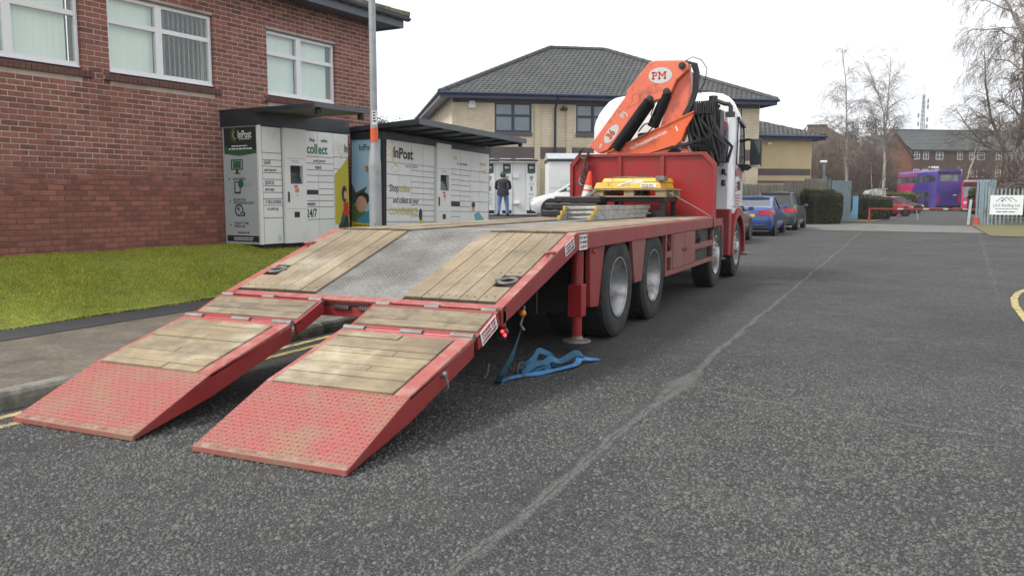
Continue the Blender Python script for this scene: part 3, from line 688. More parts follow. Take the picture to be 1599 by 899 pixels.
# side graphics: local axes of the end panel (facing the camera)
FS = frame((-.77, -.0305, .02), (1, 0, 0), (0, 0, 1)); SW = .745; SH = HA-.03
decal('side_header', FS, [[(.02, SH*.775), (SW*.5, SH*.755), (SW, SH*.775), (SW, SH), (.02, SH)]], m_dgreen, side, .002)
decal('side_header_green', FS, [[(.02, SH*.777), (SW*.5, SH*.757), (SW, SH*.777), (SW, SH*.80), (SW*.62, SH*.83), (SW*.3, SH*.80), (.02, SH*.85)]], m_mgreen, side, .004)
text('InPost', .17, FS, side, m_print, SW*.66, SH*.935, .005, sx=.72, bold=.002); sun_logo(FS, SW*.40, SH*.937, .075, m_gold, side, .004)
decal('side_small_print', FS, bars(SW*.5, SH*.895, 1, .02, .25, .26, .01, 5) + bars(SW*.26, SH*.835, 1, .02, .35, .36, .018, 6) + bars(SW*.18, SH*.81, 1, .02, .52, .54, .022, 7), m_print, side, .006)
# monitor icon
mk = [rect(SW*.22, SW*.58, SH*.635, SH*.645), rect(SW*.22, SW*.58, SH*.715, SH*.725), rect(SW*.22, SW*.25, SH*.635, SH*.725), rect(SW*.55, SW*.58, SH*.635, SH*.725), rect(SW*.37, SW*.43, SH*.605, SH*.635), rect(SW*.31, SW*.49, SH*.60, SH*.609)]
decal('monitor_icon', FS, mk, m_ink, side, .002); decal('monitor_screen', FS, [rect(SW*.28, SW*.52, SH*.65, SH*.71)], m_mgreen, side, .002)
# phone icon
mk = [rect(SW*.30, SW*.33, SH*.435, SH*.53), rect(SW*.46, SW*.49, SH*.435, SH*.50), rect(SW*.30, SW*.49, SH*.43, SH*.445), rect(SW*.30, SW*.45, SH*.525, SH*.535)]
decal('phone_icon', FS, mk, m_ink, side, .002); decal('phone_globe', FS, [disc(SW*.50, SH*.515, .065)], m_mgreen, side, .003)
# clock icon
decal('clock_icon', FS, arcband(SW*.42, SH*.285, .075, .10, rad(-20), rad(280), 20) + [rect(SW*.41, SW*.43, SH*.28, SH*.32), [(SW*.36, SH*.30), (SW*.375, SH*.312), (SW*.425, SH*.288), (SW*.41, SH*.276)]], m_ink, side, .002)
decal('clock_badge', FS, [rect(SW*.46, SW*.60, SH*.235, SH*.27)], m_ink, side, .004); text('24', .05, FS, side, m_print, SW*.53, SH*.253, .007)
for y, s, x in ((.555, 'SHOP ONLINE', .26), (.375, 'RECEIVE TEXT', .26), (.348, 'WITH UNLOCK CODE', .26), (.172, 'COLLECT YOUR', .26), (.145, 'PARCEL 24/7', .26)):
    text(s, .052, FS, side, m_ink, SW*x, SH*y, .002, 'LEFT', sx=.86)
decal('bullets', FS, [disc(SW*.15, SH*.557, .014), disc(SW*.15, SH*.36, .014), disc(SW*.15, SH*.158, .014)], m_ink, side, .002)
decal('side_note', FS, bars(SW*.62, SH*.51, 2, .022, .16, .18, .006, 8), m_grayp, side, .002)
text('inpost.co.uk', .055, FS, side, m_ink, SW*.54, SH*.092, .002)
decal('side_footer', FS, [rect(.02, SW, .02, SH*.065)], m_ink, side, .002); decal('footer_print', FS, bars(SW*.24, SH*.042, 2, .032, .42, .47, .014, 9), m_print, side, .004)
# canopy
b = MB(); b.box(-.80, 1.27, -.06, 1.22, 2.13, 2.17); b.box(-.8, .02, -.06, LA+.02, 1.90, 2.125); cn = b.build('canopy', m_can, la)
b = MB(); b.box(1.25, 1.285, -.062, 1.225, 2.115, 2.185); b.build('canopy_lip', m_canlip, cn); b = MB(); b.box(.03, 1.25, -.055, 1.215, 2.118, 2.128); b.build('canopy_lining', m_canund, cn)
b = MB(); b.box(.02, 1.25, -.062, -.03, 2.10, 2.128); b.build('canopy_side', m_can, cn)
for y in (.12, 1.12):
    b = MB(); b.lathe([(.0,-.0),(.05,0),(.055,.03),(.05,.08),(.02,.10),(0,.10)], (1.16, y, 2.02), (0, 0, 1), 16); b.build('floodlight', m_black, cn, smooth=40)

# ---- second bank, nearer the car park, with a poster on its end
HB = 1.90; LB = 3.94
lb = empty('parcel_locker', (-4.79, 9.61, .57), rad(-3.5), 'long white parcel locker bank with wide navy canopy and blue poster end', 'parcel locker', rx=rad(-1.5))
b = MB(); b.box(-.70, 0, .03, LB, 0, HB); b.build('carcass', m_carc, lb)
b = MB(); b.box(-.68, -.03, .05, LB-.03, -.55, 0); b.build('plinth', m_carc, lb)
bigB = [.225,.34,.455,.57,.685,.80]; smB = [.225 + .0575*k for k in range(11)]
cw = .42
locker_doors(lb, [(.06,.46,bigB), (.46,.87,bigB), (.87,1.28,smB), (1.28,1.69,smB), (2.23,2.66,smB[:6]+smB[7:]), (2.66,3.09,[.225,.285,.345,.40,.46,.515,.57,.63,.685,.80]), (3.09,3.50,bigB), (3.50,3.90,bigB)], HB, None)
terminal(lb, 1.70, 2.22, HB+.05, FF)
b = MB(); b.box(0, .03, 2.25, 2.64, HB*.375, HB*.425); b.build('slot_handle', m_dark, lb)
text('In', .27, FF, lb, m_ink, .455, HB*.87, .017, 'RIGHT', sx=.85, bold=.009); text('Post', .27, FF, lb, m_ink, .46, HB*.868, .017, 'LEFT', sx=.95, bold=.009)
sun_logo(FF, .44, HB*.845, .21, m_gold, lb, .0155)
text('send & collect', .08, FF, lb, m_grayp, .88, HB*.755, .017, sx=.85)
text('Shop', .19, FF, lb, m_ink, .455, HB*.525, .017, 'RIGHT', sx=.75); text('online', .19, FF, lb, m_olive, .47, HB*.525, .017, 'LEFT', sx=.75)
text('and collect at your', .155, FF, lb, m_ink, .70, HB*.41, .017, sx=.72); text('CONVENIENCE', .185, FF, lb, m_olive, .62, HB*.30, .017, sx=.72)
text('Easy', .12, FF, lb, m_gold, 2.46, HB*.90, .017, sx=.7); text('& convenient', .1, FF, lb, m_teal, 2.74, HB*.84, .017, sx=.8)
text('AVAILABLE', .09, FF, lb, m_gold, 3.62, HB*.86, .017, sx=.7); text('24/7', .13, FF, lb, m_gold, 3.68, HB*.775, .017, sx=.8)
# printed figures on the doors
decal('printed_dress', FF, [[(1.17,.42),(1.26,.45),(1.28,.22),(1.22,.0),(1.06,.02)]], m_yel, lb, .0155); decal('printed_hair', FF, [disc(1.19,.52,.06,.12)], m_hairp, lb, .016)
decal('printed_arm', FF, [[(1.26,.36),(1.44,.30),(1.45,.26),(1.27,.30)]], m_skin, lb, .0155); decal('printed_boots', FF, [disc(1.1,.02,.06,.05)], m_hairp, lb, .0165)
decal('printed_shirt', FF, [[(3.25,.55),(3.45,.60),(3.72,.42),(3.84,.12),(3.6,.15),(3.36,.28)]], m_teal, lb, .0155); decal('printed_head', FF, [disc(3.22,.68,.075,.10)], m_skin, lb, .016)
decal('printed_hair', FF, [disc(3.22,.75,.08,.06)], m_hairp, lb, .0175); decal('printed_jeans', FF, [[(3.50,.18),(3.66,.16),(3.60,.0),(3.48,.0)]], m_hillp, lb, .0165)
decal('printed_parcel', FF, [disc(2.70,.26,.12,.09)], m_olive, lb, .0155)
b = MB(); b.box(-.72, .005, -.03, .03, -.4, HB); ends = b.build('poster_panel', m_can, lb)
b = MB(); b.box(-.02, .03, -.035, .06, -.05, HB+.02); b.build('corner_post', m_carc, lb)
FE = frame((-.70, -.0305, -.1), (1, 0, 0), (0, 0, 1)); EW = .66; EH = HB+.08
decal('poster_sky', FE, [rect(0, EW, EH*.2, EH)], m_skyp, ends, .001)
decal('poster_hill', FE, [[(0, EH*.40), (0, EH*.60), (EW*.14, EH*.51), (EW*.55, EH*.57), (EW*.35, EH*.45), (EW*.2, EH*.40)]], m_hillp, ends, .0025)
decal('poster_meadow', FE, [[(0, EH*.2), (EW, EH*.2), (EW, EH*.38), (EW*.5, EH*.33), (0, EH*.41)]], m_grass_p, ends, .003)
text('InPost', .16, FE, ends, m_ink, EW*.52, EH*.925, .004, sx=.85, bold=.002)
decal('poster_basket', FE, [[(EW*.52, EH*.70), (EW*1.0, EH*.70), (EW*1.0, EH*.775), (EW*.46, EH*.755)]], m_terrac, ends, .004)
decal('poster_arms', FE, [[(EW*.58,EH*.69),(EW*.66,EH*.69),(EW*.66,EH*.56),(EW*.85,EH*.52),(EW*.84,EH*.48),(EW*.6,EH*.54)]], m_skin, ends, .004)
decal('poster_child', FE, [[(EW*.8,EH*.38),(EW,EH*.38),(EW,EH*.58),(EW*.86,EH*.56)]], m_redp, ends, .005); decal('poster_child_face', FE, [disc(EW*.93,EH*.62,.06,.08)], m_skin, ends, .006)
decal('poster_man_hair', FE, [disc(EW*.40,EH*.455,.15,.12)], m_hairp, ends, .0055); decal('poster_man_face', FE, [disc(EW*.34,EH*.405,.125,.15), [(EW*.10,EH*.395),(EW*.17,EH*.385),(EW*.19,EH*.445)]], m_skin, ends, .0065)
decal('poster_man_shirt', FE, [[(EW*.12,EH*.2),(EW*.9,EH*.2),(EW*.86,EH*.34),(EW*.6,EH*.35),(EW*.36,EH*.29),(EW*.2,EH*.27)]], m_bluep, ends, .0075)
decal('poster_banner', FE, [[(.0,EH*.19),(EW*.5,EH*.165),(EW,EH*.19),(EW,EH*.235),(EW*.5,EH*.225),(0,EH*.24)]], m_yel, ends, .0085); decal('poster_slogan', FE, bars(EW*.1, EH*.20, 1, .03, .5, .52, .02, 4), m_ink, ends, .0098)
decal('poster_base', FE, [rect(0, EW, 0, EH*.19)], m_print, ends, .001); decal('poster_print', FE, bars(EW*.55, EH*.13, 2, .14, .26, .28, .014, 2) + [disc(EW*.3, EH*.13, .05), disc(EW*.3, EH*.06, .04)], m_grayp, ends, .0025)
b = MB(); y0, y1 = -.10, LB+.10
b.loft([[(-.78, y, 2.02), (.84, y, 2.12), (.86, y, 2.12), (.86, y, 2.20), (-.78, y, 2.10)] for y in (y0, y1)]); b.box(-.72, .03, -.05, LB+.02, HB-.02, 2.02)
for k in range(7): b.beam((.03, .1+k*.62, 2.06), (.82, .1+k*.62, 2.105), .05, .05)
cn = b.build('canopy', m_can, lb, recalc=True); b = MB(); b.box(.85, .875, y0-.002, y1+.002, 2.10, 2.205); b.build('canopy_lip', m_canlip, cn)
b = MB(); b.lathe([(0,0),(.045,0),(.05,.05),(.03,.09),(0,.09)], (.78, LB-.02, 2.03), (0,0,1), 14); b.build('floodlight', m_black, cn, smooth=40)

# ---- third bank, two towers seen end on, beyond the long one
lc = empty('parcel_locker', (-9.56, 28.14, .66), rad(27), 'row of narrow white lockers seen end on beyond the standing man', 'parcel locker')
FC = frame((0, 0, 0), (1, 0, 0), (0, 0, 1)); HC = 2.15
# local x runs to the right as seen, front faces -y
for x0, x1, hdr in ((-2.02, -1.62, 1), (-1.62, -1.36, 0), (-1.36, -.92, 1), (-.92, -.36, 0), (-.36, .08, 1)):
    b = MB(); yb = 0 if hdr else .04; b.box(x0+.004, x1-.004, yb, .75, .04, HC); t = b.build('locker_tower', m_lock, lc, bevel=.006)
    if hdr:
        F = frame((0, yb-.001, 0), (1, 0, 0), (0, 0, 1)); xm = (x0+x1)/2; q = (x1-x0)*.36
        decal('header', F, [[(xm-q, 1.72), (xm, 1.69), (xm+q, 1.72), (xm+q, 2.10), (xm-q, 2.10)]], m_dgreen, t, .002)
        decal('header_logo', F, bars(xm-q*.5, 1.95, 2, .05, q*1.0, q*1.1, .03, 3), m_print, t, .004); decal('header_band', F, [rect(xm-q*.9, xm+q*.9, 1.73, 1.80)], m_mgreen, t, .004)
        decal('icons', F, [rect(xm-.07, xm+.07, 1.47, 1.60), disc(xm, 1.42, .04), rect(xm-.04, xm+.05, 1.0, 1.2)] + arcband(xm, .66, .05, .075, 0, 6.2, 16), m_grayp, t, .002)
        decal('print', F, bars(xm-.1, 1.30, 2, .05, .2, .22, .02, 2) + bars(xm-.1, .88, 2, .05, .2, .22, .02, 6) + bars(xm-.1, .5, 2, .05, .2, .22, .02, 7), m_grayp, t, .002)
        decal('footer', F, [rect(x0+.03, x1-.03, .08, .22)], m_ink, t, .002)
b = MB(); b.box(-2.04, .10, .02, .74, -.2, .04); b.build('plinth', m_carc, lc)
for x0, x1, z in ((-2.05, -1.45, .0), (-1.45, -.78, .01), (-.78, .12, .0)):
    b = MB(); b.add([(x0, -.22, HC+.04+z),(x1, -.22, HC+.02+z),(x1, .78, HC+.12+z),(x0, .78, HC+.12+z),(x0, -.22, HC+.10+z),(x1, -.22, HC+.08+z),(x1, .78, HC+.18+z),(x0, .78, HC+.18+z)],
       [(3,2,1,0),(4,5,6,7),(0,1,5,4),(1,2,6,5),(2,3,7,6),(3,0,4,7)]); b.build('canopy', m_can, lc)
    b = MB(); b.box(x0+.02, x1-.2, -.16, .2, HC+.125, HC+.15); b.build('sky_panel', m_print, lc)
b = MB(); b.box(-.90, -.66, -.02, .04, 1.52, 1.72); b.build('notice', m_print, lc); b = MB(); b.box(-.86, -.62, -.05, .04, .46, .56); b.build('mail_slot', m_print, lc, bevel=.01)

# ---- white store cabin behind the headboard
wc = empty('storage_cabin', (-9.86, 30.4, .6), rad(26), 'plain white storage cabin with dark roof edge behind the truck bed', 'cabin')
b = MB(); b.box(0, 2.4, 0, 2.2, .1, 2.35); cb = b.build('cabin_wall', m_lock, wc, bevel=.01)
b = MB(); b.box(-.05, 2.45, -.06, 2.3, 2.352, 2.45); b.build('roof_edge', m_can, wc); b = MB(); b.add([(-.05,-.06,2.455),(2.45,-.06,2.455),(2.45,1.1,2.75),(-.05,1.1,2.75),(-.05,2.3,2.455),(2.45,2.3,2.455)], [(0,1,2,3),(3,2,5,4),(0,3,4),(1,5,2)]); b.build('roof', M('zinc_roof', (.42,.45,.47), (.36,.39,.41), 2, .5), wc)
F = frame((0, -.001, 0), (1, 0, 0), (0, 0, 1)); decal('seam', F, [rect(.02, 2.38, 1.2, 1.21)], m_grayp, cb, .002); decal('scrawl', F, bars(.5, 1.5, 5, .1, .3, .6, .03, 9), M('pale_graffiti', (.5,.56,.5), None), cb, .002)

# ================================================================== BUFF BRICK OFFICE
def brickmat(name, c1, c2, mort, bw=.225, bh=.075, ms=.012, swap='XZ'):
    m = bpy.data.materials.new(name); m.use_nodes = True; n = m.node_tree; b = n.nodes['Principled BSDF']; K = n.links.new; b.inputs['Roughness'].default_value = .9
    t = n.nodes.new('ShaderNodeTexCoord'); s = n.nodes.new('ShaderNodeSeparateXYZ'); c = n.nodes.new('ShaderNodeCombineXYZ'); K(t.outputs['Object'], s.inputs[0])
    a = n.nodes.new('ShaderNodeMath'); a.operation = 'ADD'; K(s.outputs[0], a.inputs[0]); K(s.outputs[1], a.inputs[1])
    K(a.outputs[0], c.inputs[0]); K(s.outputs[2], c.inputs[1])
    q = n.nodes.new('ShaderNodeTexBrick'); K(c.outputs[0], q.inputs['Vector']); q.inputs['Scale'].default_value = 1; q.inputs['Brick Width'].default_value = bw; q.inputs['Row Height'].default_value = bh
    q.inputs['Mortar Size'].default_value = ms; q.inputs['Color1'].default_value = (*c1, 1); q.inputs['Color2'].default_value = (*c2, 1); q.inputs['Mortar'].default_value = (*mort, 1)
    z = n.nodes.new('ShaderNodeTexNoise'); z.inputs['Scale'].default_value = 1.2; z.inputs['Detail'].default_value = 6; K(t.outputs['Object'], z.inputs['Vector'])
    r = n.nodes.new('ShaderNodeMapRange'); r.inputs[1].default_value = .3; r.inputs[2].default_value = .7; r.inputs[3].default_value = .85; r.inputs[4].default_value = 1.12; K(z.outputs[0], r.inputs[0])
    x = n.nodes.new('ShaderNodeMix'); x.data_type = 'RGBA'; x.blend_type = 'MULTIPLY'; x.inputs[0].default_value = 1; K(q.outputs[0], x.inputs[6]); K(r.outputs[0], x.inputs[7]); K(x.outputs[2], b.inputs['Base Color'])
    bp = n.nodes.new('ShaderNodeBump'); bp.inputs['Strength'].default_value = .4; bp.inputs['Distance'].default_value = .006; K(q.outputs['Fac'], bp.inputs['Height']); bp.invert = True; K(bp.outputs[0], b.inputs['Normal'])
    return m
m_buff = brickmat('buff_brick', (.70,.60,.43), (.62,.525,.375), (.46,.40,.31))
m_buffband = brickmat('brown_brick_band', (.135,.105,.105), (.11,.09,.092), (.13,.11,.11))
m_cream = M('cream_render', (.60,.48,.29), (.55,.44,.27), 1.5, .9)
m_navy = M('navy_paint', (.016,.026,.066), (.02,.032,.078), 3, .4)
m_slate = M('dark_interlocking_tile', (.046,.048,.050), (.066,.068,.070), 1.2, .75, dirt=(.085,.088,.07), dirt_amt=.25, dirt_scale=1.5, fine=.2)
m_bglass = M('office_glass', (.10,.15,.17), (.16,.21,.23), 1.1, .08, spec=.8)
m_cblind = M('office_blind', (.28,.33,.33), (.22,.27,.28), 2, .8)
yb = empty('office_building', (-15.3, 31.7, 0), math.atan2(.58, .814), 'buff brick two storey office with dark hipped tile roof and navy eaves', 'building')
YE = 6.10; YL = 15.65; YD = 12.5
W = [(2.05, 3.85), (6.05, 7.75), (10.2, 11.9)]; wz0, wz1 = 4.50, 5.88; lz0, lz1 = 1.2, 2.7
b = MB()
cuts = sorted(W); x = 0
for a, c in cuts: b.box(x, a, 0, .3, .3, YE); x = c
b.box(x, YL, 0, .3, .3, YE)
for a, c in cuts:
    b.box(a, c, 0.0, .3, .3, wz0-.20); b.box(a, c, 0, .3, wz1, YE)
b.box(0, .3, .3, YD, .3, YE); b.box(YL-.3, YL, .3, YD, .3, YE); b.box(.3, YL-.3, YD-.3, YD, .3, YE)
b.build('wall', m_buff, yb)
# brown band, split by pilasters; pilasters stand proud
PIL = [3.98, 5.55, 8.2, 9.9, 12.4]
for p in PIL:
    b = MB(); b.box(p, p+.28, -.09, -.002, .3, YE-.3); b.build('pilaster', m_buff, yb)
xs = [1.5] + PIL + [YL]
for i in range(len(xs)-1):
    b = MB(); b.box(xs[i]+(.285 if i else 0), xs[i+1]-.005, -.02, -.001, 3.25, 3.80); b.build('band_course', m_buffband, yb)
b = MB(); b.box(.05, YL-.05, -.015, -.001, YE-.26, YE); b.build('eaves_course', m_buffband, yb)
for a, c in W:
    b = MB(); t = .09; m_ = (a+c)/2; zt = wz0+.78
    b.box(a, c, .06, .13, wz0, wz0+t); b.box(a, c, .06, .13, wz1-t, wz1); b.box(a, a+t, .062, .128, wz0+t, wz1-t); b.box(c-t, c, .062, .128, wz0+t, wz1-t)
    b.box(m_-.07, m_+.07, .058, .132, wz0+t, wz1-t); b.box(a+t, c-t, .063, .127, zt-.06, zt+.06)
    o = b.build('window', m_navy, yb)
    for p, q in ((a+t, m_-.07), (m_+.07, c-t)):
        for z0, z1 in ((wz0+t, zt-.06), (zt+.06, wz1-t)):
            g = MB(); g.box(p, q, .09, .10, z0, z1); g.build('pane', m_bglass, o)
    g = MB(); n = int((c-a-.2)/.12)
    for k in range(n): x = a+.1+k*.12; g.box(x, x+.085, .16, .17, wz0+.05, wz1-.05)
    g.build('blind', m_cblind, o); g = MB(); g.box(a, c, .25, .28, wz0, wz1); g.build('room', m_room, o)
    g = MB(); g.box(a-.02, c+.02, -.05, .13, wz0-.20, wz0-.003); g.build('sill', m_buffband, yb)
# roof: hip with tiled slopes
ov = .62; zt = YE+.12; hd = YD/2+ov; pr = math.atan2(3.36, hd); S = hd/math.cos(pr)
b = MB()
up = Vector((0, math.cos(pr), math.sin(pr))); h = math.cos(pr)
tiled_slope(b, (-ov, -ov, zt), (1, 0, 0), up, lambda t: (t*h, YL+2*ov-t*h), S, gauge=.29, tw=.27, amp=.011, lip=.018, samples=6)
tiled_slope(b, (-ov, YD+ov, zt), (0, -1, 0), Vector((math.cos(pr), 0, math.sin(pr))), lambda t: (t*h, YD+2*ov-t*h), S, gauge=.345, tw=.6, amp=.02, samples=2)
tiled_slope(b, (YL+ov, -ov, zt), (0, 1, 0), Vector((-math.cos(pr), 0, math.sin(pr))), lambda t: (t*h, YD+2*ov-t*h), S, gauge=.29, tw=.27, amp=.011, lip=.018, samples=6)
tiled_slope(b, (YL+ov, YD+ov, zt), (-1, 0, 0), Vector((0, -math.cos(pr), math.sin(pr))), lambda t: (t*h, YL+2*ov-t*h), S, gauge=.345, tw=.6, amp=.02, samples=2)
rz = zt + S*math.sin(pr)
def ridge_run(mb, p, q, r=.14, step=.42):
    p, q = Vector(p), Vector(q); n = int((q-p).length/step)
    for i in range(n): mb.cyl(p.lerp(q, i/n), p.lerp(q, (i+1.06)/n), r, r*.88, 8)
A = Vector((-ov+hd, -ov+hd, rz+.02)); Bq = Vector((YL+ov-hd, -ov+hd, rz+.02))
ridge_run(b, (-ov, -ov, zt+.02), A); ridge_run(b, (YL+ov, -ov, zt+.02), Bq); ridge_run(b, A, Bq); ridge_run(b, (-ov, YD+ov, zt+.02), A)
b.build('roof', m_slate, yb)
b = MB(); b.box(-ov, YL+ov, -ov, -ov+.03, YE-.12, zt+.02); b.box(-ov, -ov+.03, -ov+.03, YD+ov, YE-.12, zt+.02); b.box(YL+ov-.03, YL+ov, -ov+.03, YD+ov, YE-.12, zt+.02); b.box(-ov+.03, YL+ov-.03, -ov+.03, 0, YE-.005, YE+.03); b.box(-ov+.03, 0, 0, YD, YE-.005, YE+.03); b.box(YL, YL+ov-.03, 0, YD, YE-.005, YE+.03)
b.cyl((-ov-.06, -ov-.06, zt-.02), (YL+ov+.06, -ov-.06, zt-.02), .07, n=10); b.cyl((-ov-.06, -ov-.06, zt-.02), (-ov-.06, YD+ov, zt-.02), .07, n=10); b.cyl((YL+ov+.06, -ov-.06, zt-.02), (YL+ov+.06, YD+ov, zt-.02), .07, n=10)
b.build('eaves', m_navy, yb)
b = MB(); b.tube([(4.98, -ov-.05, zt-.05), (4.98, -ov-.02, YE-.1), (4.98, -.14, YE-.45), (4.98, -.14, .6)], .055, 10); b.cyl((4.98, -.14, 2.85), (4.98, -.14, 3.1), .085, n=10); b.build('downpipe', m_navy, yb, smooth=50)
b = MB(); b.box(.78, 1.12, -.12, -.016, 5.58, 5.80); b.prism([(-.17, 0), (.17, 0), (.11, .1), (-.11, .1)], frame((.95, -.12, 5.80), (1,0,0), (0,0,1)), -.1); b.build('alarm_box', m_lock, yb, bevel=.015)
b = MB(); b.box(5.25, 5.55, -.30, -.02, 5.55, 5.66); b.box(5.36, 5.44, -.12, -.02, 5.66, 5.76); b.build('floodlight', m_black, yb, bevel=.01)
b = MB(); b.tube([(YL-1.0, -.03, YE-.2), (YL-1.0, -.03, .6)], .02, 6); b.build('cable', m_dark, yb)
# lower wing on the right
an = empty('office_wing', (0, 0, 0), 0, 'lower cream rendered wing of the office with navy glazing strip', 'building')
an.location = (-15.3 + .814*15.85 - .58*3.3, 31.7 + .58*15.85 + .814*3.3, 0); an.rotation_euler = (0, 0, math.atan2(.58, .814))
b = MB(); b.box(1.35, 4.75, 0, 6, .2, 4.62); b.box(0, 1.35, .25, 6, .2, 4.62); b.build('wall', m_cream, an)
b = MB(); b.box(.35, 1.35, .12, .249, .3, 4.45); o = b.build('window', m_navy, an)
for k in range(4):
    g = MB(); g.box(.42, 1.28, .10, .119, .5+k*.98, 1.36+k*.98); g.build('pane', M('navy_glass', (.03,.05,.09), None, rough=.12), o)
for z0, z1 in ((2.62, 2.98), (2.2, 2.32)):
    b = MB(); b.box(1.55, 4.7, -.02, -.001, z0, z1); b.build('band_course', m_buffband, an)
b = MB(); ow = .5; up = Vector((0, math.cos(rad(20)), math.sin(rad(20))))
tiled_slope(b, (-.3, -ow, 4.78), (1, 0, 0), up, lambda t: (0, max(.2, 5.6-t*.94)), 4.6, gauge=.29, tw=.27, amp=.011, lip=.018, samples=6)
tiled_slope(b, (5.3, -ow, 4.78), (0, 1, 0), Vector((-math.cos(rad(20)), 0, math.sin(rad(20)))), lambda t: (t*.94, 9), 4.6, gauge=.345, tw=.33, amp=.03)
b.build('roof', m_slate, an)
b = MB(); b.box(-.1, 5.3, -ow, -ow+.03, 4.55, 4.80); b.box(5.27, 5.3, -ow+.03, 6, 4.55, 4.80); b.box(-.1, 5.27, -ow+.03, 6, 4.62, 4.66); b.cyl((-.1, -ow-.05, 4.72), (5.35, -ow-.05, 4.72), .06, n=8); b.build('eaves', m_navy, an)
b = MB(); b.box(1.95, 2.2, -.2, -.01, 4.28, 4.4); b.build('floodlight', m_lock, an, bevel=.01)

# ================================================================== LAMP POST
m_post = M('galvanised_post', (.34,.36,.375), (.28,.30,.31), 3, .55, metal=.25, dirt=(.22,.225,.22), dirt_amt=.3, dirt_scale=9, bump=.15, bscale=40)
lp = empty('lamp_post', (-2.28, 5.60, .125), 0, 'grey steel lamp post with orange band beside the parcel lockers', 'lamp post')
b = MB(); b.lathe([(0,0),(.078,0),(.078,1.70),(.076,1.72),(.050,1.92),(.047,1.94)], (0,0,0), (0,0,1), 24); b.build('base_column', m_post, lp, smooth=40)
b = MB(); b.lathe([(.046,1.90),(.042,4.2),(.036,7.5),(0,7.5)], (0,0,0), (0,0,1), 20); b.tube([(0,0,7.45),(.02,0,7.7),(.3,0,7.9),(.8,0,7.95)], .035, 10); b.build('shaft', m_post, lp, smooth=40)
b = MB(); b.lathe([(.0485,1.96),(.0485,2.13)], (0,0,0), (0,0,1), 24); b.build('band', M('orange_red_band', (.62,.10,.03), None, rough=.45), lp, smooth=40)
ns = MB(); F = frame((.032, -.036, 2.17), (.75, .66, 0), (0, 0, 1)); ns.prism(rect(-.03, .03, 0, .17), F, .003); ns.build('number_plate', m_print, lp)
decal('number_print', F, bars(-.02, .14, 4, .035, .03, .045, .018, 8), m_ink, lp, .002)
b = MB(); b.box(-.04, .04, -.0825, -.07, .35, .95); b.build('access_door', m_post, lp)
b = MB(); b.loft([[(.75,-.06,7.9),(.75,.06,7.9),(.75,.06,8.0),(.75,-.06,8.0)],[(1.35,-.13,7.92),(1.35,.13,7.92),(1.35,.1,8.06),(1.35,-.1,8.06)]]); b.build('lantern', m_post, lp)

# ================================================================== THE LORRY
tk = empty('flatbed_lorry', (0, 0, 0), 0, 'red beavertail plant lorry with orange crane, white cab and loading ramps lowered onto the road', 'lorry')
YZ = lambda x: frame((x, 0, 0), (0, 1, 0), (0, 0, 1))      # local axes (y, z); outward normal +x
def treads(mb, F, w, h, p, L_=.030, wd=.0085, hz=.0035):
    nx, ny = int(w/p), int(h/p)
    for i in range(nx):
        for j in range(ny):
            cx, cy = (i+.5)*w/nx, (j+.5)*h/ny; a = rad(40 if (i+j) % 2 else -40); c, s = math.cos(a), math.sin(a)
            q = [(-L_/2, 0, 0), (0, -wd/2, 0), (L_/2, 0, 0), (0, wd/2, 0), (-L_*.18, 0, hz), (L_*.18, 0, hz)]
            vs = [F @ Vector((cx+x*c-y*s, cy+x*s+y*c, z)) for x, y, z in q]
            mb.add(vs, [(0,1,5,4), (1,2,5), (2,3,4,5), (3,0,4)])
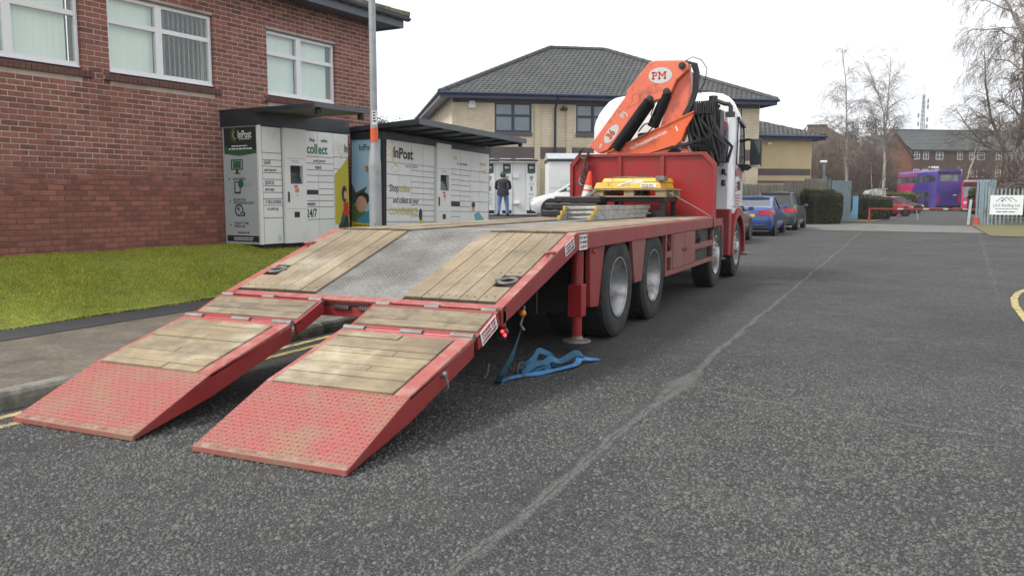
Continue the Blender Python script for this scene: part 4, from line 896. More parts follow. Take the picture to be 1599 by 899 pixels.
# ---- ramps
W_R = 1.025
PK, PH = .60, 1.39            # start of timber, hinge line
zt_ = lambda y: .035 + (.275-.035)*y/PK if y <= PK else .275 + (.485-.275)*(y-PK)/(PH-PK)
def make_ramp(x0):
    r = empty('ramp', (x0, 0, 0), 0, parent=tk)
    prof = [(0,.006),(.6,.125),(1.40,.36),(1.41,.47),(PK,zt_(PK)-.004),(.0,.030)]
    b = MB(); b.prism([(y, z) for y, z in prof], frame((.022, 0, 0), (0,1,0), (0,0,1)), .022)
    b.prism([(y, z) for y, z in prof], frame((W_R, 0, 0), (0,1,0), (0,0,1)), .022)
    b.parts('side_plate', m_red, r, bevel=.004)
    b = MB(); t = .022      # underside
    b.add([(t, .02, .008),(W_R-t, .02, .008),(W_R-t, .6, .20),(t, .6, .20),(W_R-t, 1.4, .40),(t, 1.4, .40)], [(0,3,2,1),(3,5,4,2)]); b.build('underframe', m_dark, r)
    b = MB(); a0 = math.atan2(.24, PK); F = frame((0, 0, .036), (1,0,0), (0, math.cos(a0), math.sin(a0))); Lp = math.hypot(PK, .24)
    b.prism(rect(.0, W_R, 0, Lp), F, .008); b.box(0, W_R, -.012, .004, .004, .036); pl = b.build('ramp_plate', m_plate, r, bevel=.003)
    b = MB(); treads(b, F @ Matrix.Translation((0, 0, .0003)), W_R, Lp, .031, .027, .0075, .004); tag(b.build('tread_pattern', m_plate2, r), kind='stuff')
    b = MB(); b.prism(rect(.002, W_R-.002, -.004, .03), F @ Matrix.Translation((0,0,.0022)), .012); b.build('toe_edge', m_toe, r, bevel=.003)
    a1 = math.atan2(.21, PH-PK); L1 = math.hypot(.21, PH-PK); F1 = frame((0, PK, .275), (1,0,0), (0, math.cos(a1), math.sin(a1)))
    b = MB(); b.prism(rect(0, .045, 0, L1), F1 @ Matrix.Translation((0,0,.004)), .03); b.prism(rect(W_R-.105, W_R, 0, L1), F1 @ Matrix.Translation((0,0,.004)), .03); b.prism(rect(.045, W_R-.105, L1-.055, L1), F1 @ Matrix.Translation((0,0,.0035)), .03)
    b.build('ramp_frame', m_redtop, r, bevel=.005)
    n = 10; wy = (L1-.06)/n; rr = random.Random(int(x0*100)+9)
    for k in range(n):
        # boards laid across, some jointed part way
        cut = [.05, W_R-.11] if k % 3 else [.05, .05+rr.uniform(.35, .6), W_R-.11]
        for i in range(len(cut)-1):
            lf = .012 + rr.uniform(-.003, .004); b = MB(); b.prism(rect(cut[i]+.0015, cut[i+1]-.0015, k*wy+.0016, (k+1)*wy-.0016), Matrix.Translation((0,0,0)), .03)
            o = b.build('plank', m_woodx, r, bevel=.003, seg=1); o.matrix_local = F1 @ Matrix.Translation((0, 0, lf)) @ Matrix.Rotation(rr.uniform(-.006, .006), 4, 'X')
    b = MB()
    for x in (.0, W_R-.18, W_R*.45): b.cyl((x, 1.425, .485), (x+.17, 1.425, .485), .026, n=14)
    b.parts('hinge_knuckle', m_steel, r, smooth=40)
    b = MB(); b.cyl((.02, 1.43, .478), (W_R-.02, 1.43, .478), .019, n=12); b.build('hinge_bar', m_redbright, r, smooth=40)
    # upper flap
    f = [(1.455,.485),(1.775,.612),(1.80,.52),(1.47,.395)]
    b = MB(); b.prism(f[::-1], frame((.025, 0, 0), (0,1,0), (0,0,1)), .025); b.prism(f[::-1], frame((W_R, 0, 0), (0,1,0), (0,0,1)), .025)
    a2 = math.atan2(.127, .32); L2 = math.hypot(.127, .32); F2 = frame((0, 1.455, .487), (1,0,0), (0, math.cos(a2), math.sin(a2)))
    b.prism(rect(0, W_R, 0, .05), F2, .02); b.prism(rect(0, W_R, L2-.025, L2), F2, .02); b.build('flap_frame', m_red, r, bevel=.004)
    for k in range(3):
        wy2 = (L2-.085)/3; b = MB(); b.prism(rect(.028, W_R-.028, .055+k*wy2, .055+(k+1)*wy2-.003), Matrix.Identity(4), .03); o = b.build('flap_plank', m_woodflap, r, bevel=.003, seg=1); o.matrix_local = F2 @ Matrix.Translation((0, 0, .004+rr.uniform(-.002, .003)))
    b = MB()
    for x in (.02, W_R*.42, W_R-.14): b.cyl((x, 1.80, .608), (x+.12, 1.80, .608), .026, n=12)
    b.parts('flap_hinge', m_steel, r, bevel=.004, smooth=40)
    return r
rl = make_ramp(-1.25); rr_ = make_ramp(.225)
b = MB(); b.tube([(W_R+.005, .98, .33), (W_R+.03, .98, .30), (W_R+.035, .985, .25), (W_R+.01, .99, .225)], .008, 6); b.cyl((W_R-.01, .98, .33), (W_R+.03, .98, .33), .02, n=10); b.build('shackle', m_steel, rr_, smooth=40)
# warning plates
def plate(name, F, w, h, lines, parent, size, mats=None):
    b = MB(); b.prism(rect(-w/2, w/2, -h/2, h/2), F @ Matrix.Translation((0, 0, .003)), .003); p = b.build(name, m_print, parent)
    n = len(lines)
    for i, s in enumerate(lines): text(s, size, F, parent, (mats or [m_brownred]*n)[i], 0, h*(.5-(i+.5)/n)*.9, .0045, sx=w*.92/(len(s)*size*.62), bold=.0008)
    return p
Fs = frame((W_R+.001, 1.62, .505), (0, .93, .37), (0, -.37, .93)); plate('warning_plate', Fs, .25, .10, ['DANGER KEEP', 'CLEAR OF', 'LOADING RAMPS'], rr_, .03)

# ---- bed
ZD = 1.075
b = MB(); dk = empty('truck_bed', (0, 1.81, 0), 0, parent=tk); dk.location = (0, 0, 0)
YB, ZB, YK, YF = 1.83, .615, 3.33, 9.58
ab = math.atan2(ZD-ZB, YK-YB); Lb = math.hypot(ZD-ZB, YK-YB)
for s in (-1, 1):
    X = 1.25*s; b = MB(); F = frame((1.25 if s > 0 else -1.17, 0, 0), (0,1,0), (0,0,1))
    b.prism([(YB,ZB-.115),(YK+.05,ZD-.135),(YF,ZD-.13),(YF,ZD+.012),(YK,ZD+.012),(YB,ZB+.012)], F, .08); b.build('side_rail', m_red, dk, bevel=.008)
    b = MB(); b.beam((1.21*s, YB+.01, ZB+.0145), (1.21*s, YK, ZD+.0145), .078, .004); b.beam((1.21*s, YK, ZD+.0145), (1.21*s, YF, ZD+.0145), .078, .004); b.build('rail_top', m_redtop, dk)
Fb = frame((0, YB, ZB), (1,0,0), (0, math.cos(ab), math.sin(ab)))
rr = random.Random(21)
def long_planks(sgn, M0, L_, y0, name, lift, hole=None):
    n = 5; a, c = .40, 1.165; wd = (c-a)/n
    for k in range(n):
        xa, xb = a+k*wd+.0022, a+(k+1)*wd-.0022
        if sgn < 0: xa, xb = -xb, -xa
        segs = [(y0, L_)]
        if hole and k == n-1: segs = [(y0, hole[0]), (hole[1], L_)]
        for p, q in segs:
            b = MB(); b.prism(rect(xa, xb, p, q), Matrix.Identity(4), .045, 0)
            o = b.build(name, m_wood, dk, bevel=.003, seg=1); o.matrix_local = M0 @ Matrix.Translation((0, 0, lift + rr.uniform(-.004, .004)))
            e = MB(); e.prism(rect(xa+.004, xb-.004, p-.0025, p), M0 @ Matrix.Translation((0, 0, lift-.006)), .036); e.build('plank_end', m_woodend, dk)
Fd = frame((0, YK, ZD), (1,0,0), (0,1,0))
nl = MB(); nr = random.Random(8)
for sgn in (-1, 1):
    for k in range(5):
        for F_, y0_, y1_, lf in ((Fb, .16, Lb-.1, .0225), (Fd, .15, 6.1, .0265)):
            t = y0_
            while t < y1_:
                for dx_ in (-.035, .035): nl.flat(disc(sgn*(.40+(k+.5)*.153)+dx_, t+nr.uniform(-.01,.01), .0085, n=8), F_, lf+.0012)
                t += .46
tag(nl.build('bolt_heads', m_woodend, dk), kind='stuff')
long_planks(-1, Fb, Lb-.035, .10, 'plank', .022, (.38, .60)); long_planks(1, Fb, Lb-.035, .10, 'plank', .022, (.36, .58))
long_planks(-1, Fd, 6.24, .07, 'plank', .026); long_planks(1, Fd, 6.24, .07, 'plank', .026)
b = MB(); b.prism(rect(-1.17, 1.17, .0, Lb), Fb @ Matrix.Translation((0,0,-.03)), .02); b.prism(rect(-1.17, 1.17, .0, YF-YK), Fd @ Matrix.Translation((0,0,-.03)), .02); b.build('bed_floor', m_dark, dk)
b = MB(); b.prism(rect(-.395, .395, .07, Lb-.005), Fb @ Matrix.Translation((0,0,.004)), .02); b.prism(rect(-.395, .395, .0, YF-YK), Fd @ Matrix.Translation((0,0,.004)), .02); tp = b.build('tread_plate', m_galv, dk)
b = MB(); treads(b, Fb @ Matrix.Translation((-.33, .09, .0043)), .66, Lb-.12, .036, .030, .009, .0065); treads(b, Fd @ Matrix.Translation((-.36, .03, .0043)), .72, YF-YK-.05, .05, .038, .011, .0045); tag(b.build('tread_pattern', m_galvbar, dk), kind='stuff')
b = MB(); b.prism(rect(-1.25, 1.25, 0, .075), Fb @ Matrix.Translation((0,0,.006)), .02); b.build('rear_sill', m_redtop, dk, bevel=.004)
b = MB(); b.box(-1.25, 1.25, YB+.015, YB+.075, ZB-.125, ZB-.004); b.build('rear_beam', m_red, dk, bevel=.006)
for x in (-.17, .06):
    b = MB(); b.box(x, x+.15, YB-.005, YB+.014, ZB-.07, ZB-.035); ld = b.build('led_strip', m_black, dk, bevel=.004)
    b = MB()
    for k in range(6): b.box(x+.012+k*.022, x+.027+k*.022, YB-.008, YB-.0055, ZB-.064, ZB-.041)
    b.build('led', m_chrome, dk)
for sx, yy in ((-1, .49), (1, .47)):       # tie-down rings in their pockets
    P0 = Fb @ Vector((1.09*sx, yy, -.002)); b = MB(); b.tube([P0 + Vector((math.cos(t)*.065, math.sin(t)*.08, .02+.012*math.sin(t))) for t in lin(0, 2*math.pi, 17)], .014, 8, caps=False); b.box(P0.x-.075*sx-.02, P0.x-.075*sx+.02, P0.y-.03, P0.y+.03, P0.z-.01, P0.z+.035); b.build('tie_down_ring', m_steel, dk, smooth=50)
for sx, yy in ((-1, 1.13), (1, 1.05)):     # loops on the rails
    P0 = Fb @ Vector((1.21*sx, yy, .02)); b = MB(); b.tube([P0 + Vector((math.cos(t)*.028, math.sin(t)*.075, .012)) for t in lin(0, 2*math.pi, 15)], .011, 8, caps=False); b.build('rail_loop', m_redtop, dk, smooth=50)
c1 = (.95, .31)
Fw = frame((1.251, 3.16, .985), (0, .955, .297), (0, -.297, .955)); plate('warning_plate', Fw, .22, .095, ['DANGER KEEP', 'CLEAR OF', 'LOADING RAMPS'], dk, .028, [m_brownred, m_dgreen, m_ink])
Fw = frame((1.251, 3.50, 1.005), (0, 1, 0), (0, 0, 1)); plate('warning_plate', Fw, .20, .13, ['DO NOT', 'STAND', 'CLOSE BY'], dk, .036, [m_ink, m_ink, m_brownred])
# ---- chassis, running gear
b = MB()
for s in (-1, 1):
    b.box(.34*s-.05, .34*s+.05, 3.2, 12.6, .62, .90); b.box(.62*s-.03, .62*s+.03, 3.35, 9.5, .88, 1.02)
for y in (3.5, 4.2, 5.35, 6.5, 7.4, 8.3, 9.2): b.box(-1.15, 1.15, y, y+.07, .93, 1.03)
b.box(-.5, .5, 6.6, 9.3, .45, .85); b.box(-.6, .6, 3.2, 3.5, .4, .9)
for y in (4.66, 6.01, 9.86, 11.76): b.cyl((-.95, y, .5), (.95, y, .5), .075, n=12); b.cyl((-.16, y, .5), (.16, y, .5), .2, n=16)
b.beam((.4, 1.9, .55), (.4, 3.4, .88), .08, .12); b.beam((-.4, 1.9, .55), (-.4, 3.4, .88), .08, .12)
b.build('chassis', m_dark, tk)
b = MB(); b.box(.30, 1.10, 3.98, 4.0, .30, .90); b.box(-1.10, -.30, 3.98, 4.0, .30, .90); b.box(-1.0, 1.0, 3.05, 3.07, .42, .80)
b.parts('mud_flap', m_black, tk)
tyre_prof = [(.285,-.135),(.35,-.15),(.43,-.155),(.475,-.145),(.497,-.125),(.5,-.10),(.5,-.062),(.488,-.06),(.488,-.048),(.5,-.046),(.5,-.007),(.488,-.006),(.488,.006),(.5,.007),(.5,.046),(.488,.048),(.488,.06),(.5,.062),(.5,.10),(.497,.125),(.475,.145),(.43,.155),(.35,.15),(.285,.135)]
def tyre_me():
    b = MB(); b.lathe(tyre_prof, (0,0,0), (1,0,0), 56)
    for k in range(70):
        a = 2*math.pi*k/70
        for sx in (-1, 1):
            c, s = math.cos(a), math.sin(a); c2, s2 = math.cos(a+.03), math.sin(a+.03)
            b.add([(sx*.065, c*.503, s*.503),(sx*.13, c*.499, s*.499),(sx*.13, c2*.499, s2*.499),(sx*.065, c2*.503, s2*.503),(sx*.065, c*.485, s*.485),(sx*.135, c*.47, s*.47),(sx*.135, c2*.47, s2*.47),(sx*.065, c2*.485, s2*.485)],
                  [(0,1,2,3),(0,4,5,1),(2,6,7,3),(1,5,6,2)])
    return b.mesh('tyre', m_rubber, 40)
TY = tyre_me()
b = MB(); b.lathe([(.30,.135),(.303,.15),(.292,.15),(.285,.12),(.262,.09),(.255,-.03),(.235,-.075),(.15,-.085),(.135,-.07),(.135,.02),(.11,.035),(0,.035)], (0,0,0), (1,0,0), 48)
for k in range(10):
    a = 2*math.pi*k/10; b.cyl((-.085, math.cos(a)*.185, math.sin(a)*.185), (-.045, math.cos(a)*.185, math.sin(a)*.185), .018, n=8)
RIMR = b.mesh('rim', m_rim, 35)
b = MB(); b.lathe([(.29,.12),(.303,.15),(.292,.152),(.28,.11),(.25,.07),(.235,.11),(.20,.13),(.125,.135),(.12,.17),(.10,.185),(0,.19)], (0,0,0), (1,0,0), 48)
for k in range(10):
    a = 2*math.pi*k/10; b.cyl((.11, math.cos(a)*.165, math.sin(a)*.165), (.165, math.cos(a)*.165, math.sin(a)*.165), .019, n=8)
for k in range(8):
    a = 2*math.pi*(k+.5)/8; b.box(.1335, .1355, math.cos(a)*.235-.012, math.cos(a)*.235+.012, math.sin(a)*.235-.012, math.sin(a)*.235+.012)
RIMF = b.mesh('rim', m_rimw, 35)
def wheel(x, y, rim, flip=False):
    e = empty('wheel', (x, y, .5), math.pi if flip else 0, parent=tk); obj('tyre', TY, e); obj('rim', rim, e).rotation_euler = (rng.uniform(0, 1), 0, 0); return e
for y in (4.66, 6.01):
    wheel(1.075, y, RIMR); wheel(.74, y, RIMR); wheel(-1.075, y, RIMR, True); wheel(-.74, y, RIMR, True)
for y in (9.86, 11.76): wheel(1.06, y, RIMF); wheel(-1.06, y, RIMF, True)
# ---- mudguard stays, side locker, stabiliser
def plate_yz(name, poly, x, d, mat, parent, bevel=.006):
    b = MB(); b.prism(poly, YZ(x), d); return b.build(name, mat, parent, bevel=bevel)
plate_yz('mudguard_stay', [(3.86,.39),(4.09,.37),(4.27,.945),(3.83,.945)], 1.20, .05, m_red, tk)
plate_yz('mudguard_stay', [(5.19,.49),(5.46,.49),(5.62,.945),(5.06,.945)], 1.235, .04, m_reddust, tk)
b = MB()   # open frame of the side locker
for p in (rect(6.52, 9.50, .44, .50), rect(6.52, 6.58, .50, .945), rect(6.80, 6.86, .50, .945), rect(8.12, 8.18, .50, .945), rect(9.43, 9.50, .50, .945), rect(8.18, 9.43, .67, .755), rect(6.58, 6.80, .66, .74)): b.prism(p, YZ(1.235), .05)
sl_ = b.build('side_locker', m_reddust, tk, bevel=.005)
b = MB(); b.box(.75, 1.17, 6.55, 9.45, .46, .94); b.build('locker_interior', m_dark, sl_)
for y0, y1, h in ((6.865, 7.47, 7.40), (7.485, 8.115, 7.56)):
    b = MB(); b.prism(rect(y0, y1, .505, .94), YZ(1.243), .05); d = b.build('locker_door', m_reddust, sl_, bevel=.006); b = MB(); b.lathe([(.028,0),(.028,.008),(.012,.01),(0,.01)], (1.243, h, .72), (1,0,0), 14); b.build('latch', m_black, sl_)
b = MB()
for y in (8.2, 8.32, 8.42): b.tube([(1.2, y, .94), (1.24, y+.03, .82), (1.22, y+.07, .72), (1.235, y+.04, .66)], .012, 6)
b.tube([(1.19, 6.62, .92), (1.24, 6.66, .80), (1.21, 6.70, .68)], .014, 6); b.parts('hose', m_black, sl_)
st = empty('stabiliser_leg', (1.14, 3.66, 0), 0, parent=tk)
b = MB(); b.cyl((0,0,.60), (0,0,.92), .055, n=20); b.cyl((0,0,.92), (0,0,.98), .02, n=10); b.build('upper_tube', m_redbright, st, bevel=.004, smooth=40)
b = MB(); b.box(-.065, .065, -.065, .065, .33, .62); o = b.build('sleeve', m_redbright, st, bevel=.006); b = MB()
for k in range(6): b.cyl((-.066, -.03, .37+k*.042), (-.064, -.03, .37+k*.042), .008, n=8); b.cyl((-.03, -.0665, .37+k*.042), (-.03, -.0645, .37+k*.042), .008, n=8)
b.build('pin_hole', m_black, st)
b = MB(); b.cyl((0,0,.12), (0,0,.34), .045, n=20); b.build('inner_tube', m_redbright, st, smooth=40)
b = MB(); b.lathe([(0,.15),(.05,.15),(.06,.125),(.125,.115),(.13,.10),(.12,.095),(0,.095)], (0,0,0), (0,0,1), 28); b.build('foot_pad', m_steel, st, smooth=30)
# lamps
m_redlamp = M('lit_red_lamp', (1,.02,.03), None, emit=3.5); m_amber = M('amber_lamp', (.75,.20,.01), None, rough=.25); m_redlens = M('red_lens', (.45,.01,.015), None, rough=.2)
b = MB(); b.lathe([(.032,0),(.032,.03),(.024,.040),(0,.041)], (1.235, 1.90, .452), (.35,-1,0), 16); ml = b.build('marker_lamp', M('dark_red_housing', (.06,.008,.01), None, rough=.3), tk, smooth=40); b = MB()
for dx, dz in ((-.008,.012), (.012,-.014)): b.lathe([(.012,0),(.009,.008),(0,.009)], (1.248+dx, 1.857, .452+dz), (.35,-1,0), 8)
b.build('lit_led', m_redlamp, ml)
b = MB(); b.lathe([(.026,0),(.026,.02),(.014,.034),(0,.036)], (1.19, 2.32, .53), (.6,-.8,0), 14); b.build('side_marker', m_amber, tk, smooth=40)
b = MB(); b.box(1.19, 1.245, 1.885, 1.91, .40, .50); b.build('lamp_bracket', m_dark, tk)
b = MB(); b.lathe([(.022,0),(.022,.015),(.01,.024),(0,.024)], (1.20, 3.92, .90), (.8,-.6,0), 12); b.build('side_marker', m_redlens, tk, smooth=40)
# ---- headboard
hb = empty('headboard', (0, 0, 0), 0, parent=tk); YH = 9.60
hp = [(-1.13, ZD+.02), (1.24, ZD+.02), (1.24, 1.90), (1.07, 2.085), (-1.00, 2.085), (-1.13, 1.93)]
Fh = frame((0, YH, 0), (1,0,0), (0,0,1))      # normal -y, towards the rear
b = MB(); b.prism(hp, Fh, .012); b.build('headboard_panel', m_redbright, hb)
b = MB(); inner = [(x*.955 + .003, z-.05 if z > 1.5 else z) for x, z in hp]
for i in range(len(hp)):
    if i == 0: continue
    j = (i+1) % len(hp); p, q = hp[i], hp[j]; pi_, qi = inner[i], inner[j]
    b.prism([p, q, qi, pi_], Fh @ Matrix.Translation((0,0,.045)), .06)
for x in (-.29, .40): b.prism(rect(x-.03, x+.03, ZD+.02, 2.03), Fh @ Matrix.Translation((0,0,.04)), .04)
b.build('headboard_frame', m_red, hb, bevel=.006)
b = MB(); b.box(1.17, 1.24, 9.62, 10.2, .95, 1.06); b.box(1.15, 1.20, 10.15, 10.22, .2, 1.0); b.build('front_crossmember', m_red, hb, bevel=.006)
# ---- crane
cr_ = empty('crane_boom', (0, 0, 0), 0, parent=tk)
def yplate(name, poly, y0, depth, mat, bevel=.012): b = MB(); b.prism(poly, frame((0, y0, 0), (1,0,0), (0,0,1)), depth); return b.build(name, mat, cr_, bevel=bevel)
UP = [(-.95,2.23),(-.78,2.12),(-.62,2.17),(-.09,2.87),(.04,2.91),(.27,2.96),(.42,3.07),(.49,3.23),(.68,3.40),(.685,3.48),(.61,3.54),(.15,3.565),(.05,3.54),(-.31,3.12),(-.32,3.05)]
yplate('upper_boom', UP, 9.98, .24, m_salmon)
LOW = [(-.98,1.98),(.30,2.06),(.585,2.29),(.66,2.49),(.82,2.75),(.57,2.66),(-.65,2.12)]
yplate('lower_boom', LOW, 10.02, .26, m_orange)
b = MB(); b.prism([(-.65,2.118),(.80,2.742),(.81,2.765),(-.66,2.14)], frame((0, 10.0, 0), (1,0,0), (0,0,1)), .30); b.build('boom_edge', m_orange, cr_)
yplate('knuckle_arm', [(.68,3.40),(.70,3.15),(.665,2.85),(.575,2.665),(.45,2.62),(.22,2.52),(.275,2.70),(.42,3.06),(.49,3.22)], 10.08, .2, m_salmon)
b = MB(); b.cyl((.075, 9.93, 2.93), (-.49, 9.98, 2.19), .082, n=20); b.cyl((.06, 10.1, 2.93), (-.47, 10.1, 2.19), .08, n=16); b.parts('boom_cylinder', m_ramshade, cr_, smooth=40)  # rams that also fill in the shaded underside of the boom
b = MB(); b.cyl((.33, 10.05, 3.04), (.10, 10.05, 2.52), .085, n=16); b.cyl((.33, 10.18, 3.04), (.10, 10.18, 2.52), .06, n=16); b.parts('knuckle_cylinder', m_ramshade, cr_, smooth=40)
b = MB()
for x, z, r in ((.585,3.455,.055), (.345,3.07,.055), (.075,2.965,.055)): b.lathe([(r,-.2),(r,.03),(r*.7,.035),(r*.65,.05),(0,.05)], (x, 9.98, z), (0,-1,0), 18)
b.parts('pivot_pin', m_dark, cr_, smooth=40)
FU = frame((0, 9.98, 0), (1,0,0), (0,0,1)); m_silver = M('silver_print', (.55,.56,.56), None, rough=.4)
decal('emblem_oval', FU, [disc(.235, 3.325, .19, .125)], m_silver, cr_, .003)
m_pm = M('crane_red_print', (.50,.055,.03), None, rough=.5)
def letters(o, u, parts, mat, name):      # heavy slab lettering cut from plain shapes; o = lower left corner, u = unit
    decal(name, FU, [[(o[0]+x*u, o[1]+y*u) for x, y in p] for p in parts], mat, cr_, .0055)
letters((.095, 3.265), .0118, [rect(1,3.2,0,10), rect(0,4.4,0,1.6), rect(0,3.2,8.4,10), rect(3.2,5.6,8.4,10), rect(3.2,5.6,4,5.6), [(5.6,4),(7.3,4.9),(7.3,9.1),(5.6,10),(5.6,8.4),(5.2,8.2),(5.2,5.8),(5.6,5.6)]], m_pm, 'lettering')
letters((.095, 3.265), .0118, [rect(9.6,11.6,0,10), rect(8.8,12.4,0,1.6), rect(8.6,11.6,8.4,10), rect(17.4,19.4,0,10), rect(16.6,20.2,0,1.6), rect(17.4,20.4,8.4,10), [(11.6,10),(11.6,6.6),(14.5,2.6),(14.5,5.9)], [(17.4,10),(14.5,5.9),(14.5,2.6),(17.4,6.6)]], m_pm, 'lettering')
ang = math.atan2(3.05-2.23, -.32+.95)
decal('number_oval', FU, [disc(-.565, 2.43, .175, .085, rot=ang)], m_silver, cr_, .003)
text('36', .15, FU, cr_, M('dark_orange_print', (.45,.07,.02), None, rough=.5), -.575, 2.42, .005, rot=ang, sx=.95, bold=.008)
text('PJ', .14, FU, cr_, m_silver, -.36, 2.73, .005, rot=ang, sx=1.05); decal('stripe', FU, [[(-.78,2.22),(-.76,2.20),(-.72,2.26),(-.74,2.28)]], m_silver, cr_, .003)
decal('panel_outline', FU, [p for p in arcband(-.16, 2.99, .062, .07, rad(-30), rad(240), 14)] + [[(-.22,2.95),(-.215,2.955),(-.30,2.83),(-.305,2.835)], [(-.30,2.825),(-.30,2.832),(-.08,2.935),(-.08,2.928)]], M('boom_seam', (.40,.06,.035), None), cr_, .002)
FL = frame((0, 10.02, 0), (1,0,0), (0,0,1)); al = math.atan2(.62, 1.46)
text('on.edmondsbing.co', .082, FL, cr_, m_print, .05, 2.305, .003, rot=al+math.pi, sx=1.0); text('1', .10, FL, cr_, m_print, .51, 2.48, .003, rot=al, bold=.006)
b = MB()
for k in range(4):
    o_ = k*.02; b.tube([(.62+o_*.5, 10.0+o_, 3.52), (.73+o_, 10.02+o_, 3.48), (.77+o_, 10.05, 3.34), (.75+o_, 10.06, 3.05), (.69+o_, 10.05, 2.85), (.60+o_, 10.05, 2.70)], .02, 8)
b.tube([(.60, 10.05, 3.53), (.72, 10.1, 3.60), (.85, 10.15, 3.55), (.93, 10.2, 3.42), (.90, 10.2, 3.2), (.80, 10.2, 3.05)], .008, 6)
b.tube([(-.1, 9.95, 2.45), (.0, 9.93, 2.56), (.08, 9.93, 2.58), (.13, 9.93, 2.5), (.03, 9.94, 2.4), (-.2, 9.95, 2.3)], .012, 6)
b.tube([(.18, 9.97, 2.95), (.13, 9.96, 2.8), (.1, 9.96, 2.72), (.16, 9.96, 2.62)], .01, 6); b.build('hydraulic_hose', m_black, cr_, smooth=60)
b = MB(); rh = random.Random(4)     # packed hoses and valve block
for k in range(44):
    x = .68 + .46*rh.random(); z = 2.80+.1*rh.random(); y = 10.05+.4*rh.random()
    b.tube([(x-.03, y, z), (x-.05+rh.uniform(-.06,.06), y-.03, z-.2), (x+rh.uniform(-.05,.08), y, 2.42), (x+.1+rh.uniform(-.1,.1), y, 2.2), (x+.12, y, 1.95)], rh.uniform(.016, .03), 7)
for k in range(9): b.box(.78+k*.035, .80+k*.035, 10.0, 10.05, 2.70, 2.90)
for k in range(12):
    z = 2.18+.012*k; b.tube([(.05+.06*k, 10.0, z-.08), (.4+.05*k, 9.98, z+.02*math.sin(k*2.1)), (.8+.02*k, 10.0, z+.03*math.sin(k*1.3)), (1.15, 10.1, 2.05)], .008, 6)
b.box(.70, 1.15, 10.25, 10.6, 1.9, 2.78); b.build('hose_pack', m_black, cr_, smooth=60)
b = MB(); b.cyl((.93, 10.3, 2.8), (.93, 10.3, 2.93), .04, n=12); b.tube([(1.02, 10.3, 2.78), (1.02, 10.3, 2.9), (1.06, 10.3, 2.93), (1.2, 10.3, 2.87), (1.27, 10.3, 2.86), (1.3, 10.3, 2.82), (1.3, 10.3, 2.72)], .035, 10); b.cyl((1.02, 10.3, 2.88), (1.02, 10.3, 3.0), .07, n=14); b.box(1.22, 1.36, 10.26, 10.36, 2.66, 2.74); b.build('exhaust_pipe', m_dark, cr_, smooth=50)
b = MB(); b.beam((1.24, 10.2, 2.66), (1.23, 10.2, 2.45), .03, .012); b.beam((1.26, 10.2, 2.64), (1.27, 10.2, 2.48), .02, .012); b.parts('red_strap', M('red_webbing', (.4,.02,.06), None), cr_)
b = MB(); b.box(-.45, .45, 10.05, 10.65, .95, 2.2); b.cyl((0, 10.35, 2.0), (0, 10.35, 2.45), .22, n=20); b.build('crane_column', m_dark, cr_, bevel=.02)
b = MB(); b.prism([(.585,2.29),(.64,2.25),(.72,2.10),(.66,2.02),(.58,2.10)], FL, .1); b.build('link_bracket', m_salmon, cr_)
# hook chain hanging over the headboard
hk = empty('hook_chain', (-.86, 9.5, 0), 0, parent=tk)
def ring(b, c, r, t, axis, n=18, sq=1.0):
    a = Vector(axis).normalized(); u = a.orthogonal().normalized(); v_ = a.cross(u); b.tube([Vector(c)+u*math.cos(s)*r*sq+v_*math.sin(s)*r for s in lin(0, 2*math.pi, n)], t, 7, caps=False)
m_rust = M('rusty_chain', (.11,.075,.055), (.07,.055,.05), 15, .6, metal=.4)
b = MB(); ring(b, (-.01, 0, 2.10), .082, .016, (0,1,.1)); ring(b, (.0, -.02, 2.08), .075, .013, (.4,1,0)); b.build('lifting_ring', m_rust, hk, smooth=60)
b = MB()
for k in range(12): ring(b, (.01+.02*math.sin(k), -.04, 1.98-.045*k), .034, .009, (1,0,0) if k % 2 else (0,1,0), 12, .7)
for k in range(9): ring(b, (.06+.025*math.sin(k*2), -.05, 1.90-.04*k), .034, .009, (1,0,.3) if k % 2 else (0,1,.2), 12, .7)
for k in range(8): ring(b, (.02+.03*math.sin(k*3), -.10, 1.86-.035*k), .032, .010, (1,.5,.3) if k % 2 else (.3,1,.2), 12, .7)
b.build('chain', m_rust, hk, smooth=60)
b = MB(); b.tube([(.02,-.06,1.72), (.05,-.07,1.62), (.09,-.08,1.58), (.12,-.08,1.62), (.11,-.08,1.68)], [.02,.026,.024,.018,.01], 8); b.tube([(-.03,-.06,1.74), (-.06,-.07,1.64), (-.02,-.08,1.58), (.03,-.08,1.60)], [.018,.024,.02,.01], 8); b.cyl((.02,-.06,1.80), (.02,-.06,1.70), .03, n=10); b.build('hook', m_steel, hk, smooth=60)

# ---- cab
cb = empty('cab', (0, 0, 0), 0, parent=tk)
def cab_ring(y, hw, z0, ztop, r):
    P = [(-hw, z0)]; zs = ztop
    P += [(-hw, zs-r)] + [(-hw*.985 + r*(1-math.cos(t)), zs-r+r*math.sin(t)) for t in lin(.3, math.pi/2, 5)]
    return [Vector((x, y, z)) for x, z in P] + [Vector((-x, y, z)) for x, z in reversed(P)]
rings = [cab_ring(10.92,1.17,1.12,2.96,.42), cab_ring(10.96,1.195,1.12,3.04,.42), cab_ring(11.25,1.205,1.12,3.18,.42), cab_ring(11.7,1.21,1.12,3.22,.42), cab_ring(12.1,1.205,1.10,3.14,.42), cab_ring(12.45,1.18,1.0,2.90,.38), cab_ring(12.66,1.12,.75,2.60,.32), cab_ring(12.74,1.03,.6,2.2,.25), cab_ring(12.76,.98,.55,1.9,.2)]
b = MB(); b.loft(rings, closed=True); b.build('cab_shell', m_whitep, cb, smooth=38, recalc=True)
b = MB()
